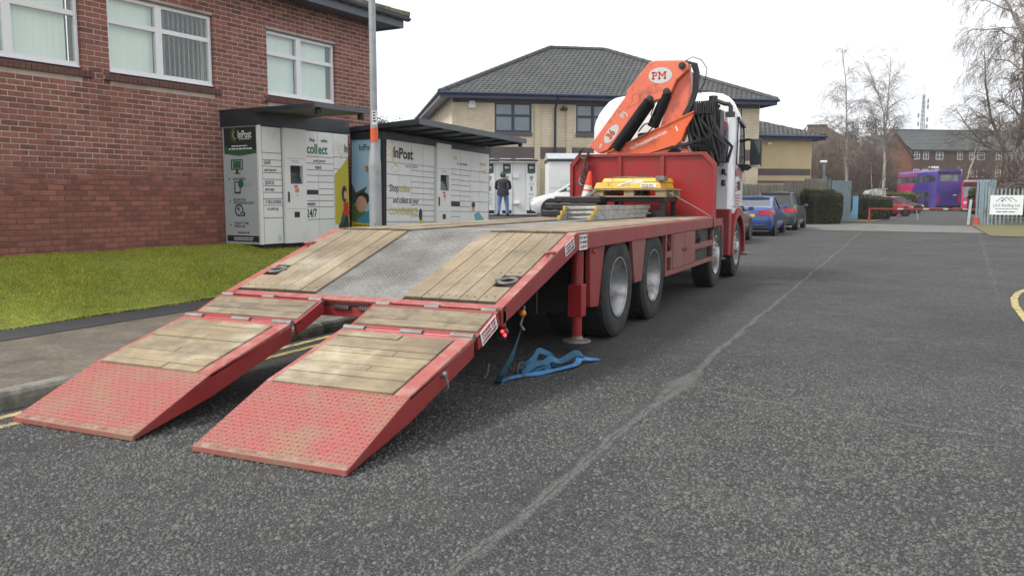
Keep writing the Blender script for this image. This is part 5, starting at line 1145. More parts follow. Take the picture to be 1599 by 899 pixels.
for s in (-1, 1): b.beam((.62*s, 10.93, 2.98), (.62*s, 11.25, 3.195), .012, .01); b.beam((.62*s, 11.25, 3.195), (.62*s, 11.8, 3.23), .012, .01)
b.beam((.92, 10.905, 2.75), (.98, 10.905, 2.95), .008, .008); b.box(-.1, .7, 11.6, 11.66, 3.22, 3.26); b.tube([(.3, 11.6, 3.2), (.32, 11.6, 3.30)], .02, 6); b.tube([(.62, 11.7, 3.2), (.45, 11.6, 3.28), (.36, 11.5, 3.26)], .015, 6); b.build('roof_trim', m_dark, cb)
b = MB(); b.box(1.0, 1.17, 10.62, 10.90, 1.95, 2.64); b.build('intake_stack', m_black, cb, bevel=.05, seg=3); b = MB(); b.box(1.12, 1.14, 10.605, 10.62, 2.05, 2.25); b.build('data_label', m_print, cb)
b = MB(); b.box(.45, .98, 10.3, 10.86, 1.0, 1.75); b.box(.8, 1.0, 10.25, 10.6, 1.2, 1.9); b.build('air_tank_box', m_dark, cb, bevel=.03)
X = 1.213
FC_ = frame((X, 0, 0), (0,1,0), (0,0,1))
b = MB(); b.prism([(11.50,1.98),(12.30,1.86),(12.42,2.05),(12.22,2.62),(11.56,2.72)], frame((1.209,0,0),(0,1,0),(0,0,1)), .02); wn = b.build('side_window', m_carglass, cb)
b = MB(); pw = [(11.50,1.98),(12.30,1.86),(12.42,2.05),(12.22,2.62),(11.56,2.72)]
for i in range(5): p, q = pw[i], pw[(i+1) % 5]; b.beam((1.209, p[0], p[1]), (1.209, q[0], q[1]), .022, .03)
b.build('window_seal', m_black, cb)
decal('door_gap', FC_, [rect(11.44, 11.452, 1.22, 2.78), rect(12.46, 12.472, 1.22, 2.1), rect(11.44, 12.46, 1.22, 1.23)], m_black, cb, -.001)
b = MB(); b.prism(rect(11.68, 11.95, 1.52, 1.68), frame((1.222,0,0),(0,1,0),(0,0,1)), .02); b.build('door_handle', m_black, cb, bevel=.012)
b = MB(); b.prism([(11.5, 2.72), (12.2, 2.63), (12.2, 2.67), (11.5, 2.77)], frame((1.25,0,0),(0,1,0),(0,0,1)), .05); b.build('wind_deflector', m_carglass, cb)
FR_ = frame((0, 10.905, 0), (1,0,0), (0,0,1))
text('R', .125, FR_, cb, m_ink, 1.105, 1.81, .004, sx=1.0, bold=.008); text('E', .125, FR_, cb, m_ink, 1.105, 1.63, .004, sx=1.0, bold=.008)
m_fade = M('faded_red_lettering', (.42,.10,.12), None, rough=.5)
for k, (y, z, s) in enumerate(((11.36, 1.93, 'M'), (11.52, 1.95, 'O'), (11.68, 1.94, 'O'), (11.84, 1.91, 'R'), (11.99, 1.87, 'E'))): text(s, .20, FC_, cb, m_fade, y+.12, z-.12, .003, sx=.8, bold=.008, rot=rad(-2-3*k))
decal('door_print', FC_, bars(11.5, 1.62, 3, .06, .12, .16, .03, 5) + bars(11.5, 1.42, 4, .05, .35, .5, .022, 6), m_fade, cb, .002)
b = MB(); b.box(1.15, 1.225, 11.25, 12.5, 1.245, 1.265); b.build('door_strip', m_whitep, cb)
# mirrors
mr_ = empty('mirror', (1.21, 12.1, 0), 0, parent=tk)
b = MB(); b.box(.15, .345, -.12, .02, 1.93, 2.42); b.build('mirror_head', m_black, mr_, bevel=.04, seg=3)
b = MB(); b.box(.17, .325, -.125, -.12, 1.98, 2.38); b.build('mirror_glass', M('mirror_face', (.05,.06,.065), None, rough=.04, spec=.6), mr_)
b = MB(); b.box(.17, .335, -.128, -.119, 1.925, 1.965); b.build('mirror_trim', m_chrome, mr_)
b = MB(); b.tube([(-.05, -.02, 2.38), (.1, -.03, 2.42), (.2, -.04, 2.40)], .025, 8); b.tube([(-.05, -.02, 1.93), (.1, -.03, 1.90), (.2, -.04, 1.97)], .035, 8); b.box(.0, .13, -.09, 0, 1.87, 1.98); b.parts('mirror_arm', m_black, mr_, bevel=.01)
b = MB()
for s in (-1,): b.box(-1.55, -1.4, 12.3, 12.42, 1.95, 2.4); b.tube([(-1.18, 12.4, 2.38), (-1.45, 12.38, 2.38)], .025, 8)
b.build('far_mirror', m_black, cb, bevel=.03)
# front mudguard and bumper
FX = frame((1.255, 0, 0), (0,1,0), (0,0,1)); WY = 11.76
arc_o = [(WY+.68*math.cos(t), .55+.66*math.sin(t)) for t in lin(rad(-12), rad(192), 22)]; arc_i = [(WY+.56*math.cos(t), .52+.56*math.sin(t)) for t in lin(rad(-12), rad(192), 22)]
b = MB()
for i in range(21):
    p = [arc_o[i], arc_o[i+1], arc_i[i+1], arc_i[i]][::-1]
    b.prism(p[::-1], FX, .42)
fb = b.build('mudguard', m_redbright, cb, bevel=0, recalc=True)
b = MB(); b.box(.85, 1.235, 10.86, 11.07, .42, 1.20); b.build('mudguard_panel', m_red, cb, bevel=.02)
b = MB(); b.box(-1.18, 1.18, 12.4, 12.95, .30, .75); b.build('bumper', m_red, cb, bevel=.08, seg=3)
b = MB(); b.box(1.0, 1.30, 12.5, 12.75, .33, .37); b.build('cab_step', m_steel, cb, bevel=.006)
b = MB(); b.beam((1.22, 10.30, .98), (1.23, 10.30, .42), .02, .02); b.box(1.12, 1.26, 10.22, 10.40, .40, .42); b.build('step_ladder', m_steel, cb)

# ================================================================== LOAD ON THE BED
ZT = ZD + .030
m_pallet = M('pallet_wood', (.36,.28,.17), (.26,.2,.12), 7, .85, stretch=(.7,6,6), rand=.15, dirt=(.14,.11,.08), dirt_amt=.4, dirt_scale=4, bump=.3, bscale=30)
m_ybar = M('yellow_plastic', (.68,.40,.02), (.60,.35,.02), 3, .4, dirt=(.3,.2,.05), dirt_amt=.25, dirt_scale=6)
m_alu = M('dull_aluminium', (.42,.42,.40), (.32,.32,.31), 5, .5, metal=.4, dirt=(.2,.19,.17), dirt_amt=.45, dirt_scale=8)
m_yfoot = M('yellow_foot', (.55,.36,.05), (.42,.28,.05), 6, .6)
# black steel stand under the pallet
bs = empty('steel_stand', (.18, 9.05, ZT), 0, 'low black steel stand carrying the pallet at the headboard', 'stand')
b = MB(); b.box(-.50, .50, -.38, .38, .22, .29); b.build('stand_top', m_black, bs, bevel=.008)
for x, y in ((-.45,-.33), (.45,-.33), (-.45,.33), (.45,.33)): b = MB(); b.box(x-.035, x+.035, y-.035, y+.035, 0, .219); b.build('leg', m_black, bs, bevel=.005)
b = MB(); b.box(-.42, .42, -.36, -.31, .02, .10); b.build('cross_bar', m_black, bs)
pa = empty('pallet', (.17, 8.98, ZT+.292), rad(-2), 'wooden pallet carrying yellow panels in front of the red headboard', 'pallet')
for k in range(3): b = MB(); y = -.40+.36*k; b.box(-.55, .55, y, y+.10, 0, .018); b.build('bottom_board', m_pallet, pa, bevel=.003)
for x in (-.55, -.075, .40):
    for y in (-.40, -.04, .32): b = MB(); b.box(x, x+.15, y+.002, y+.10, .0185, .098); b.build('block', m_pallet, pa, bevel=.004)
b = MB()
for k in range(5): y = -.42+.18*k; b = MB(); b.box(-.57, .57, y, y+.12, .099, .121); b.build('top_board', m_pallet, pa, bevel=.003)
for s, (dz, dx, dy, rz_, th) in enumerate(((0, -.01, .0, 0, .092), (.095, .035, .05, .8, .062))):
    yp = empty('folded_barrier', (.14+dx, 8.96+dy, ZT+.415+dz), rad(-2+rz_), ['lower yellow plastic barrier panel with a worn white label, lying on the wooden pallet', 'upper yellow plastic barrier panel with a white strip across its edge'][s], 'barrier panel', 'yellow panels stacked on the pallet')
    hw_ = .52 - .06*s; b = MB(); b.loft([[(-hw_, -.36, 0), (hw_, -.36, 0), (hw_, .36, 0), (-hw_, .36, 0)], [(-hw_+.03, -.33, th), (hw_-.03, -.33, th), (hw_-.03, .35, th), (-hw_+.03, .35, th)]]); b.build('panel', m_ybar, yp, bevel=.012, recalc=True)
    for x_ in (-.30, .02): b = MB(); b.box(x_, x_+.012, -.364+.015, -.33, .01, th-.01); b.build('panel_rib', m_ybar, yp)
    if s == 1:
        b = MB(); b.beam((-.19, -.40, -.05), (.20, -.37, .02), .012, .03); b.build('white_strip', m_print, yp); b = MB(); b.beam((-.14, -.41, -.03), (.1, -.38, .03), .01, .02); b.build('white_strip', m_print, yp)
        b = MB(); b.box(.37, .50, -.36, -.15, .02, .085); b.cyl((.42, -.385, .03), (.48, -.33, .03), .035, n=12); b.parts('end_fitting', m_steel, yp, bevel=.005); b = MB(); b.tube([(-.3, -.30, th+.01), (-.1, -.25, th+.02), (.1, -.3, th+.012), (.3, -.26, th+.015)], .008, 6); b.build('cord', m_steel, yp)
    else:
        F = frame((.33, -.356, .048), (1,0,0), (0,0,1)); decal('worn_label', F, [rect(-.12, .12, -.028, .03)], m_print, yp, .003); decal('label_print', F, bars(-.1, .0, 2, .025, .17, .19, .014, 3), m_grayp, yp, .005)
tr = empty('ratchet_rope', (.74, 8.7, 1.46), 0, 'thin grey rope tied from the pallet to the side rail beside the headboard', 'rope')
b = MB(); b.tube([(0, 0, 0), (.16, .22, -.12), (.33, .44, -.24), (.48, .62, -.355)], .008, 6); b.build('rope', m_alu, tr, smooth=60)
b = MB(); b.tube([(.48, .62, -.355), (.51, .64, -.36), (.52, .64, -.56)], .009, 6); b.build('rope_end', m_dark, tr, smooth=60)
tr2 = empty('timber_bar', (-.36, 8.55, 1.50), 0, 'grey green bar leaning from the pallet corner down past the traffic cone', 'bar'); b = MB(); b.beam((.02, 0, .0), (-.28, -.05, -.20), .03, .035); b.build('bar', M('grey_green_wood', (.26,.29,.24), (.18,.2,.17), 8, .8), tr2)
# black plastic beams stacked on the left
for k, (x0, x1, z, y) in enumerate(((-1.10, -.26, .0, 8.25), (-1.06, -.24, .105, 8.28), (-.92, -.20, .205, 8.32))):
    o = empty('plastic_beam', (0, y, ZT+z), 0, ['lowest black plastic beam of the stack, resting on the bed boards', 'middle black plastic beam of the stack beside the traffic cone', 'topmost black plastic beam of the stack beside the traffic cone'][k], 'plastic beam', 'black beams stacked on the lorry bed')
    b = MB(); b.box(x0, x1, 0, .30, .002, .098); b.build('beam_body', m_black, o, bevel=.015)
    b = MB(); b.box(x0+.06, x0+.13, -.01, .31, .03, .07); b.build('end_slot', m_dark, o)
# traffic cone
tcn = empty('traffic_cone', (-.60, 8.80, ZT+.05), 0, 'red and white traffic cone wedged beside the stacked black beams', 'traffic cone', ry=rad(7)); tcn.scale = (.86, .86, .9)
m_cone = M('cone_red', (.72,.06,.025), (.62,.05,.025), 4, .5); m_conew = M('cone_white_sleeve', (.66,.66,.66), (.5,.5,.5), 6, .5)
b = MB(); b.lathe([(.135,.03),(.118,.14),(.085,.34),(.055,.54),(.028,.70),(.02,.705),(0,.705)], (0,0,0), (0,0,1), 26); b.build('cone_body', m_cone, tcn, smooth=40)
b = MB(); b.lathe([(.1105,.20),(.083,.375)], (0,0,0), (0,0,1), 26); b.lathe([(.0795,.40),(.068,.475)], (0,0,0), (0,0,1), 26); b.build('white_band', m_conew, tcn, smooth=40); b = MB(); b.box(-.18, .18, -.18, .18, 0, .03); b.build('cone_base', m_cone, tcn, bevel=.01)
# folded aluminium ladder lying in three layers
ld_ = empty('folding_ladder', (.02, 7.15, ZT), rad(-0.), 'folded aluminium ladder with yellow feet lying on the lorry bed', 'ladder')
pA, pB = Vector((.26, -.62, 0)), Vector((.42, 1.55, 0))
dv = (pB-pA).normalized(); nv = Vector((-dv.y, dv.x, 0)); Lr = (pB-pA).length
for lay in range(3):
    z = .002 + lay*.060
    for s in (0, 1):
        o_ = nv*(.42*s); sh = .10*lay*(1 if s == 0 else .8)
        b = MB(); p = pA+o_+dv*sh+Vector((0,0,z+.029)); q = pA+o_+dv*(Lr-.08*(2-lay))+Vector((0,0,z+.029)); b.beam(p, q, .028, .056); b.build('ladder_rail', m_alu, ld_, bevel=.005)
        b = MB(); b.beam(p-dv*.06, p+dv*.015, .036, .058); b.build('foot', m_yfoot, ld_, bevel=.008)
        b = MB()
        for k in range(8): c = p+dv*(.18+.27*k)+Vector((0,0,.012)); b.cyl(c-nv*.0155, c+nv*.0155, .011, n=8)
        b.build('rivet', m_dark, ld_)['kind'] = 'stuff'
    for k in range(8):
        c = pA+dv*(.2+.27*k)+Vector((0,0,z+.029)); b = MB(); b.beam(c+nv*.016, c+nv*.404, .028, .028); b.build('rung', m_alu, ld_, bevel=.004)
b = MB(); c = pA+dv*(Lr+.02)+nv*-.02+Vector((0,0,.06)); b.beam(c-dv*.16, c, .02, .02); b.build('stay', m_alu, ld_); b = MB(); b.beam(c, c+dv*.16, .045, .05); b.build('foot', M('orange_foot', (.6,.3,.1), None, rough=.6), ld_, bevel=.01)

# ================================================================== BLUE STRAP ON THE ROAD
m_strap = M('blue_webbing', (.05,.24,.56), (.035,.17,.42), 14, .7, dirt=(.06,.12,.16), dirt_amt=.5, dirt_scale=9, bump=.3, bscale=150)
def ribbon(mb, pts, wid, tilt=None, up=(0,0,1)):
    pts = [Vector(p) for p in pts]; n = len(pts); dense = []
    for i in range(n-1):      # Catmull-Rom
        p0, p1, p2, p3 = pts[max(0,i-1)], pts[i], pts[i+1], pts[min(n-1,i+2)]
        for k in range(6):
            t = k/6; dense.append(.5*((2*p1)+(p2-p0)*t+(2*p0-5*p1+4*p2-p3)*t*t+(3*p1-p0-3*p2+p3)*t**3))
    dense.append(pts[-1]); vs = []; m = len(dense)
    for i, p in enumerate(dense):
        d = (dense[min(m-1,i+1)]-dense[max(0,i-1)]).normalized(); tl = 0
        if tilt: f = i/(m-1)*(len(tilt)-1); j = min(len(tilt)-2, int(f)); tl = rad(tilt[j]+(tilt[j+1]-tilt[j])*(f-j))
        a = d.cross(Vector(up)).normalized(); a = Matrix.Rotation(tl, 3, d) @ a
        nrm = a.cross(d).normalized()*.0015
        vs += [p-a*wid/2-nrm, p+a*wid/2-nrm, p+a*wid/2+nrm, p-a*wid/2+nrm]
    fs = []
    for i in range(m-1):
        for j in range(4): fs.append((4*i+j, 4*(i+1)+j, 4*(i+1)+(j+1)%4, 4*i+(j+1)%4))
    mb.add(vs, fs)
sp = empty('ratchet_strap', (1.1, 2.7, 0), 0, 'blue ratchet strap lying in loops on the road under the lorry', 'strap')
b = MB(); b.M = Matrix.Translation((-1.1, -2.7, 0))
ribbon(b, [(1.18,2.34,.44),(1.17,2.29,.34),(1.15,2.22,.22),(1.10,2.17,.10),(1.05,2.19,.03)], .05, [50,65,75,60,40])
b.M = None; b.build('hanging_webbing', M('dark_webbing', (.015,.06,.10), (.02,.08,.12), 14, .8, bump=.3, bscale=150), sp, smooth=60)  # darker blue green webbing on the hanging end
b = MB(); b.M = Matrix.Translation((-1.1, -2.7, 0))
ribbon(b, [(1.05,2.19,.03),(1.03,2.26,.012),(1.10,2.42,.02),(1.20,2.62,.014),(1.31,2.84,.022),(1.37,3.02,.03),(1.36,3.14,.055),(1.40,3.26,.03),(1.45,3.36,.016)], .05, [30,10,8,22,5,12,45,25,6])
b.M = None; b.build('webbing', m_strap, sp, smooth=60)
b = MB(); b.M = Matrix.Translation((-1.1, -2.7, 0))
ribbon(b, [(1.06,2.62,.014),(1.15,2.74,.03),(1.20,2.86,.085),(1.25,2.98,.05),(1.33,3.08,.105),(1.36,3.20,.07),(1.30,3.22,.02),(1.20,3.12,.014)], .05, [8,35,70,40,75,50,20,5])
ribbon(b, [(1.00,2.70,.014),(1.06,2.84,.07),(1.06,2.96,.125),(1.11,3.08,.075),(1.18,3.02,.03),(1.22,2.92,.014)], .05, [10,60,80,55,30,5])
ribbon(b, [(1.10,2.56,.014),(1.13,2.70,.065),(1.19,2.80,.06),(1.22,2.76,.014)], .05, [10,50,35,5])
b.M = None; b.build('webbing', M('dark_blue_webbing', (.022,.10,.20), (.04,.16,.32), 7, .8, dirt=(.03,.07,.08), dirt_amt=.5, dirt_scale=8, bump=.3, bscale=150), sp, smooth=60)  # darker teal than the long front ribbon
b = MB(); b.M = Matrix.Translation((-1.1, -2.7, 0)); b.tube([(1.02,2.60,.01),(1.03,2.62,.08),(1.05,2.66,.085),(1.07,2.68,.01)], .008, 6); b.tube([(.98,2.62,.01),(.985,2.64,.07),(1.0,2.68,.01)], .007, 6); b.tube([(.92,2.30,.13),(.915,2.28,.05),(.90,2.26,.02)], .009, 6); b.parts('ratchet', m_steel, sp, smooth=60)
bh = MB(); bh.tube([(1.19,2.36,.58),(1.185,2.34,.50),(1.17,2.33,.44),(1.20,2.33,.40)], .01, 6); hooks = bh.build('strap_hook', m_steel, tk, smooth=60)

# ================================================================== PERSON
def person():
    m_jacket = M('dark_jacket', (.012,.014,.022), (.02,.022,.032), 6, .8); m_jean = M('blue_jeans', (.095,.16,.34), (.13,.21,.40), 5, .85); m_hair = M('dark_hair', (.03,.022,.018), (.05,.04,.032), 20, .7); m_sk = M('skin', (.45,.25,.18), None, rough=.55); m_shoe = M('dark_shoes', (.03,.025,.025), None, rough=.6)
    root = empty('person', (-10.25, 26.55, .645), rad(22), 'person in dark jacket and blue jeans facing the parcel lockers', 'person'); root.scale = (1.2, 1.15, .985)
    V = []; E_ = []; R_ = []
    def j(p, r, par=None):
        V.append(p); R_.append(r); i = len(V)-1
        if par is not None: E_.append((par, i))
        return i
    pel = j((0, 0, .95), (.16, .115)); waist = j((0, .0, 1.08), (.155, .105), pel); ch = j((0, .02, 1.28), (.185, .12), waist); sh = j((0, .02, 1.43), (.15, .10), ch)
    nk = j((0, .03, 1.52), (.06, .06), sh); hd = j((0, .05, 1.62), (.075, .09), nk); hd2 = j((0, .05, 1.72), (.068, .085), hd); j((0, .13, 1.615), (.018, .018), hd)
    for s in (-1, 1):
        hp = j((.095*s, 0, .88), (.10, .105), pel); kn = j((.13*s, .02, .50), (.065, .07), hp); an_ = j((.15*s, -.01, .09), (.05, .055), kn); to = j((.17*s, .13, .045), (.042, .035), an_); j((.175*s, .20, .04), (.03, .028), to)
        s1 = j((.20*s, .02, 1.40), (.07, .07), sh); el = j((.235*s, .06, 1.12), (.055, .055), s1); wr = j((.14*s, .24, 1.10), (.036, .034), el); pm = j((.13*s, .29, 1.07), (.036, .022), wr)
        for k, (dx, l) in enumerate(((-.032, .07), (-.011, .08), (.011, .076), (.032, .06))):
            f1 = j((.13*s+dx, .33, 1.075-.004*k), (.010, .010), pm); j((.13*s+dx*1.1-.01*s, .33+l, 1.055), (.008, .008), f1)
        t1 = j((.13*s-.045*s, .30, 1.09), (.011, .011), pm); j((.13*s-.06*s, .345, 1.10), (.009, .009), t1)
    me = bpy.data.meshes.new('body'); me.from_pydata(V, E_, []); o = link(bpy.data.objects.new('body', me))
    md = o.modifiers.new('skin', 'SKIN'); md.use_smooth_shade = True
    for i, r in enumerate(R_): sv = me.skin_vertices[0].data[i]; sv.radius = r; sv.use_root = (i == 0)
    sb_ = o.modifiers.new('sub', 'SUBSURF'); sb_.levels = 1; sb_.render_levels = 1
    bpy.context.view_layer.update(); dg = bpy.context.evaluated_depsgraph_get(); me2 = bpy.data.meshes.new_from_object(o.evaluated_get(dg)); bpy.data.objects.remove(o); me2.name = 'body'
    me2.materials.clear()
    for m in (m_jacket, m_jean, m_sk, m_shoe): me2.materials.append(m)
    for p in me2.polygons:
        c = p.center; p.use_smooth = True
        p.material_index = 3 if c.z < .11 else 1 if c.z < .93 and abs(c.x) < .24 and c.y < .2 else 2 if c.z > 1.50 or c.y > .235 else 0
    obj('body', me2, root)
    b = MB(); rngs = []
    for t in lin(0, 1, 7):
        z = 1.56 + .245*t; r = math.sin(math.pi*(.22+.70*t))*.098+.006; rngs.append([Vector((math.cos(a)*r*.95, .025+math.sin(a)*r*(1.12 if math.sin(a) < 0 or t > .75 else .35), z)) for a in lin(0, 2*math.pi*11/12, 12)])
    b.loft(rngs); b.build('hair', m_hair, root, smooth=60, recalc=True)
    b = MB(); b.loft([[Vector((math.cos(a)*rx, math.sin(a)*ry+.0, z)) for a in lin(0, 2*math.pi*15/16, 16)] for z, rx, ry in ((.86, .205, .150), (.95, .200, .148), (1.08, .182, .132))], caps=False); b.build('jacket_hem', m_jacket, root, smooth=60)
person()

# ================================================================== CARS
m_tlens = M('red_lamp_lens', (.5,.012,.018), None, rough=.15, coat=.5); m_hlens = M('headlamp_lens', (.5,.52,.54), None, rough=.1, coat=.5)
m_alloy = M('alloy_wheel', (.35,.36,.37), None, rough=.3, metal=.7)
def carpaint(name, c): return M(name, c, tuple(v*.85 for v in c), 1.5, .3, coat=.7, dirt=tuple(v*.5+.05 for v in c), dirt_amt=.1, dirt_scale=4)
def interp(tab, y):
    for i in range(len(tab)-1):
        if tab[i][0] <= y <= tab[i+1][0]: t = (y-tab[i][0])/(tab[i+1][0]-tab[i][0]+1e-9); return tab[i][1]+(tab[i+1][1]-tab[i][1])*t
    return tab[0][1] if y < tab[0][0] else tab[-1][1]
def make_car(name, label, loc, rz, paint, kind='saloon', plate_col=None, rails=False):
    """local: +y forwards, origin on the ground at the middle"""
    root = empty(name, loc, rz, label, 'car', 'parked cars')
    if kind == 'saloon': Lc, wd, H = 4.6, .90, 1.43; belt = [(-2.3,.92),(-2.2,1.05),(-1.55,1.09),(-.2,.98),(.95,.95),(1.9,.80),(2.2,.66),(2.3,.55)]; gh = (-1.62, -.75, .35, 1.12)
    elif kind == 'hatch': Lc, wd, H = 4.0, .87, 1.46; belt = [(-2.0,.78),(-1.95,.98),(-1.5,1.0),(0,.96),(.95,.95),(1.55,.84),(1.9,.68),(2.0,.52)]; gh = (-1.93, -1.5, .25, 1.15)
    elif kind == 'estate': Lc, wd, H = 4.6, .90, 1.62; belt = [(-2.3,.85),(-2.25,1.05),(-1.5,1.10),(0,1.05),(1.0,1.02),(1.9,.88),(2.2,.72),(2.3,.6)]; gh = (-2.2, -1.85, .45, 1.2)
    else: Lc, wd, H = 4.3, .89, 1.5; belt = [(-2.15,.8),(-2.1,1.0),(-1.5,1.02),(0,.98),(.9,.97),(1.7,.84),(2.05,.68),(2.15,.54)]; gh = (-2.0, -1.45, .2, 1.25)
    hl = Lc/2; ax = Lc*.305
    ys = sorted(set([-hl, -hl+.06, -hl+.2, hl-.2, hl-.06, hl] + lin(-hl+.35, hl-.35, 12))); rings = []
    for y in ys:
        e = min(1, (hl-abs(y))/.45); w_ = wd*(.80+.20*math.sqrt(max(0, e))); zb = .20+.12*(1-e)**2; zt_c = interp(belt, y); zm = .62
        half = [(w_*.90, zb), (w_*.985, zb+.16), (w_, .52), (w_*.985, min(zt_c-.10, .80)), (w_*.93, zt_c-.02), (w_*.72, zt_c+.012)]
        rings.append([Vector((x, y, z)) for x, z in half] + [Vector((-x, y, z)) for x, z in reversed(half)])
    b = MB(); b.loft(rings); b.build('body', paint, root, smooth=42, recalc=True)
    y0, y1, y2, y3 = gh; bz = lambda y: interp(belt, y)-.03
    def grid(y, tt, t):  # point on glasshouse side
        return None
    wb, wt = wd*.90, wd*.68
    base = [(y0, wb*.93, bz(y0)), (y3, wb*.92, bz(y3))]; top = [(y1, wt, H-.03), (y2, wt, H-.02)]
    b = MB()
    P = {}
    for s in (-1, 1):
        P[s] = [Vector((s*wb*.93, y0, bz(y0))), Vector((s*wb, (y0+y3)/2, bz((y0+y3)/2))), Vector((s*wb*.92, y3, bz(y3))), Vector((s*wt, y2, H-.05)), Vector((s*wt*1.03, (y1+y2)/2, H-.02)), Vector((s*wt, y1, H-.06))]
    a, c = P[-1], P[1]
    b.add(a+c, [(0,1,4,5),(1,2,3,4),(6,11,10,7),(7,10,9,8),(0,5,11,6),(2,8,9,3)]); b.build('glasshouse', m_carglass, root, recalc=True)
    b = MB(); n = 5; rings = []
    for k in range(n):
        y = y1-.06+(y2-y1+.12)*k/(n-1); dz = .035*math.sin(math.pi*k/(n-1))
        rings.append([Vector((-wt*1.0, y, H-.07+dz)), Vector((-wt*.9, y, H-.03+dz)), Vector((-wt*.4, y, H-.005+dz)), Vector((wt*.4, y, H-.005+dz)), Vector((wt*.9, y, H-.03+dz)), Vector((wt*1.0, y, H-.07+dz))])
    b.loft(rings, closed=True); b.build('roof', paint, root, smooth=50, recalc=True)
    b = MB()
    for s in (-1, 1):
        p = P[s]; b.beam(p[0], p[5], .09, .06); b.beam(p[2], p[3], .07, .05); b.beam(p[1], p[4], .07, .03); b.beam(p[5], p[4], .05, .05); b.beam(p[4], p[3], .05, .05)
    b.parts('pillar', paint, root, bevel=.01)
    TY_ = MB(); TY_.lathe([(.20,-.10),(.31,-.10),(.325,-.08),(.325,.08),(.31,.10),(.20,.10)], (0,0,0), (1,0,0), 28); tm = TY_.mesh('tyre', m_rubber, 40)
    RM = MB(); RM.lathe([(.21,.06),(.205,.095),(.19,.08),(.06,.06),(0,.07)], (0,0,0), (1,0,0), 24)
    for k in range(5): an2 = 2*math.pi*k/5; RM.beam((.085, math.cos(an2)*.05, math.sin(an2)*.05), (.085, math.cos(an2)*.19, math.sin(an2)*.19), .02, .05, up=(1,0,0))
    rm = RM.mesh('rim', m_alloy, 40)
    for s in (-1, 1):
        for y in (-ax, ax+.05):
            wh = empty('wheel', (s*(wd-.10), y, .325), 0 if s > 0 else math.pi, parent=root); obj('tyre', tm, wh); obj('rim', rm, wh)
            b = MB(); b.lathe([(.375,0),(.375,.012),(0,.012)], (s*(wd-.005), y, .35), (s,0,0), 24); b.build('wheel_arch', m_black, root)
        b = MB(); b.loft([[Vector((s*(wd*.86), -hl-.01, .77)), Vector((s*wd*.40, -hl-.03, .80)), Vector((s*wd*.40, -hl-.03, .91)), Vector((s*wd*.86, -hl+.0, .94))], [Vector((s*(wd*1.012), -hl+.30, .80)), Vector((s*wd*.5, -hl+.1, .80)), Vector((s*wd*.5, -hl+.12, .92)), Vector((s*wd*1.012, -hl+.34, .93))]]); b.build('tail_lamp', m_tlens, root, recalc=True)
        b = MB(); b.loft([[Vector((s*(wd*.80), hl-.05, .60)), Vector((s*wd*.45, hl+.005, .58)), Vector((s*wd*.45, hl-.02, .68)), Vector((s*wd*.80, hl-.10, .72))], [Vector((s*(wd*.97), hl-.32, .64)), Vector((s*wd*.5, hl-.1, .6)), Vector((s*wd*.5, hl-.14, .68)), Vector((s*wd*.95, hl-.45, .78))]]); b.build('head_lamp', m_hlens, root, recalc=True)
        b = MB(); b.box(s*(wd+.02), s*(wd+.18), .62, .74, .98, 1.10); b.box(s*wd*.9, s*(wd+.04), .65, .70, .98, 1.02); b.build('door_mirror', paint, root, bevel=.03)
    b = MB(); b.box(-wd*.78, wd*.78, -hl-.02, -hl+.1, .26, .42); b.box(-wd*.75, wd*.75, hl-.1, hl+.012, .26, .46); b.build('bumper_insert', m_black, root, bevel=.02)
    if plate_col: b = MB(); b.box(-.26, .26, -hl-.022, -hl+.06, .70, .80); b.build('number_plate', plate_col, root)
    if rails:
        for s in (-1, 1): b = MB(); b.tube([(s*wt*.9, y1-.02, H-.02), (s*wt*.93, y1+.1, H+.06), (s*wt*.93, y2-.25, H+.06), (s*wt*.9, y2-.1, H-.01)], .022, 8); b.build('roof_rail', m_black, root)
    return root
m_yplate = M('yellow_number_plate', (.62,.46,.05), None, rough=.5)
p_blue = carpaint('metallic_blue', (.017,.06,.24))
make_car('parked_car', 'bright blue saloon car with red tail lamps parked beside the fence', (-1.03, 30.0, 0), rad(0), p_blue, 'saloon', m_yplate)
make_car('parked_car', 'dark grey estate car with roof rails parked beyond the blue saloon', (-.80, 35.9, 0), rad(-1), carpaint('dark_grey_green', (.035,.05,.055)), 'estate', m_yplate, True)
make_car('parked_car', 'dark green hatchback parked between the lorry cab and the blue saloon', (-1.42, 23.9, 0), rad(-1), carpaint('dark_green', (.03,.042,.035)), 'hatch', m_yplate)
make_car('parked_car', 'white car parked behind the black beams on the lorry bed', (-6.35, 25.25, .645), rad(114), carpaint('car_white', (.72,.73,.74)), 'hatch')
make_car('parked_car', 'bright red hatchback parked behind the striped barrier', (3.2, 65.0, .01), rad(-62), carpaint('car_red', (.42,.012,.02)), 'hatch')
make_car('parked_car', 'maroon saloon parked behind the bright red hatchback', (4.1, 76.5, .03), rad(-55), carpaint('car_maroon', (.12,.02,.03)), 'saloon')

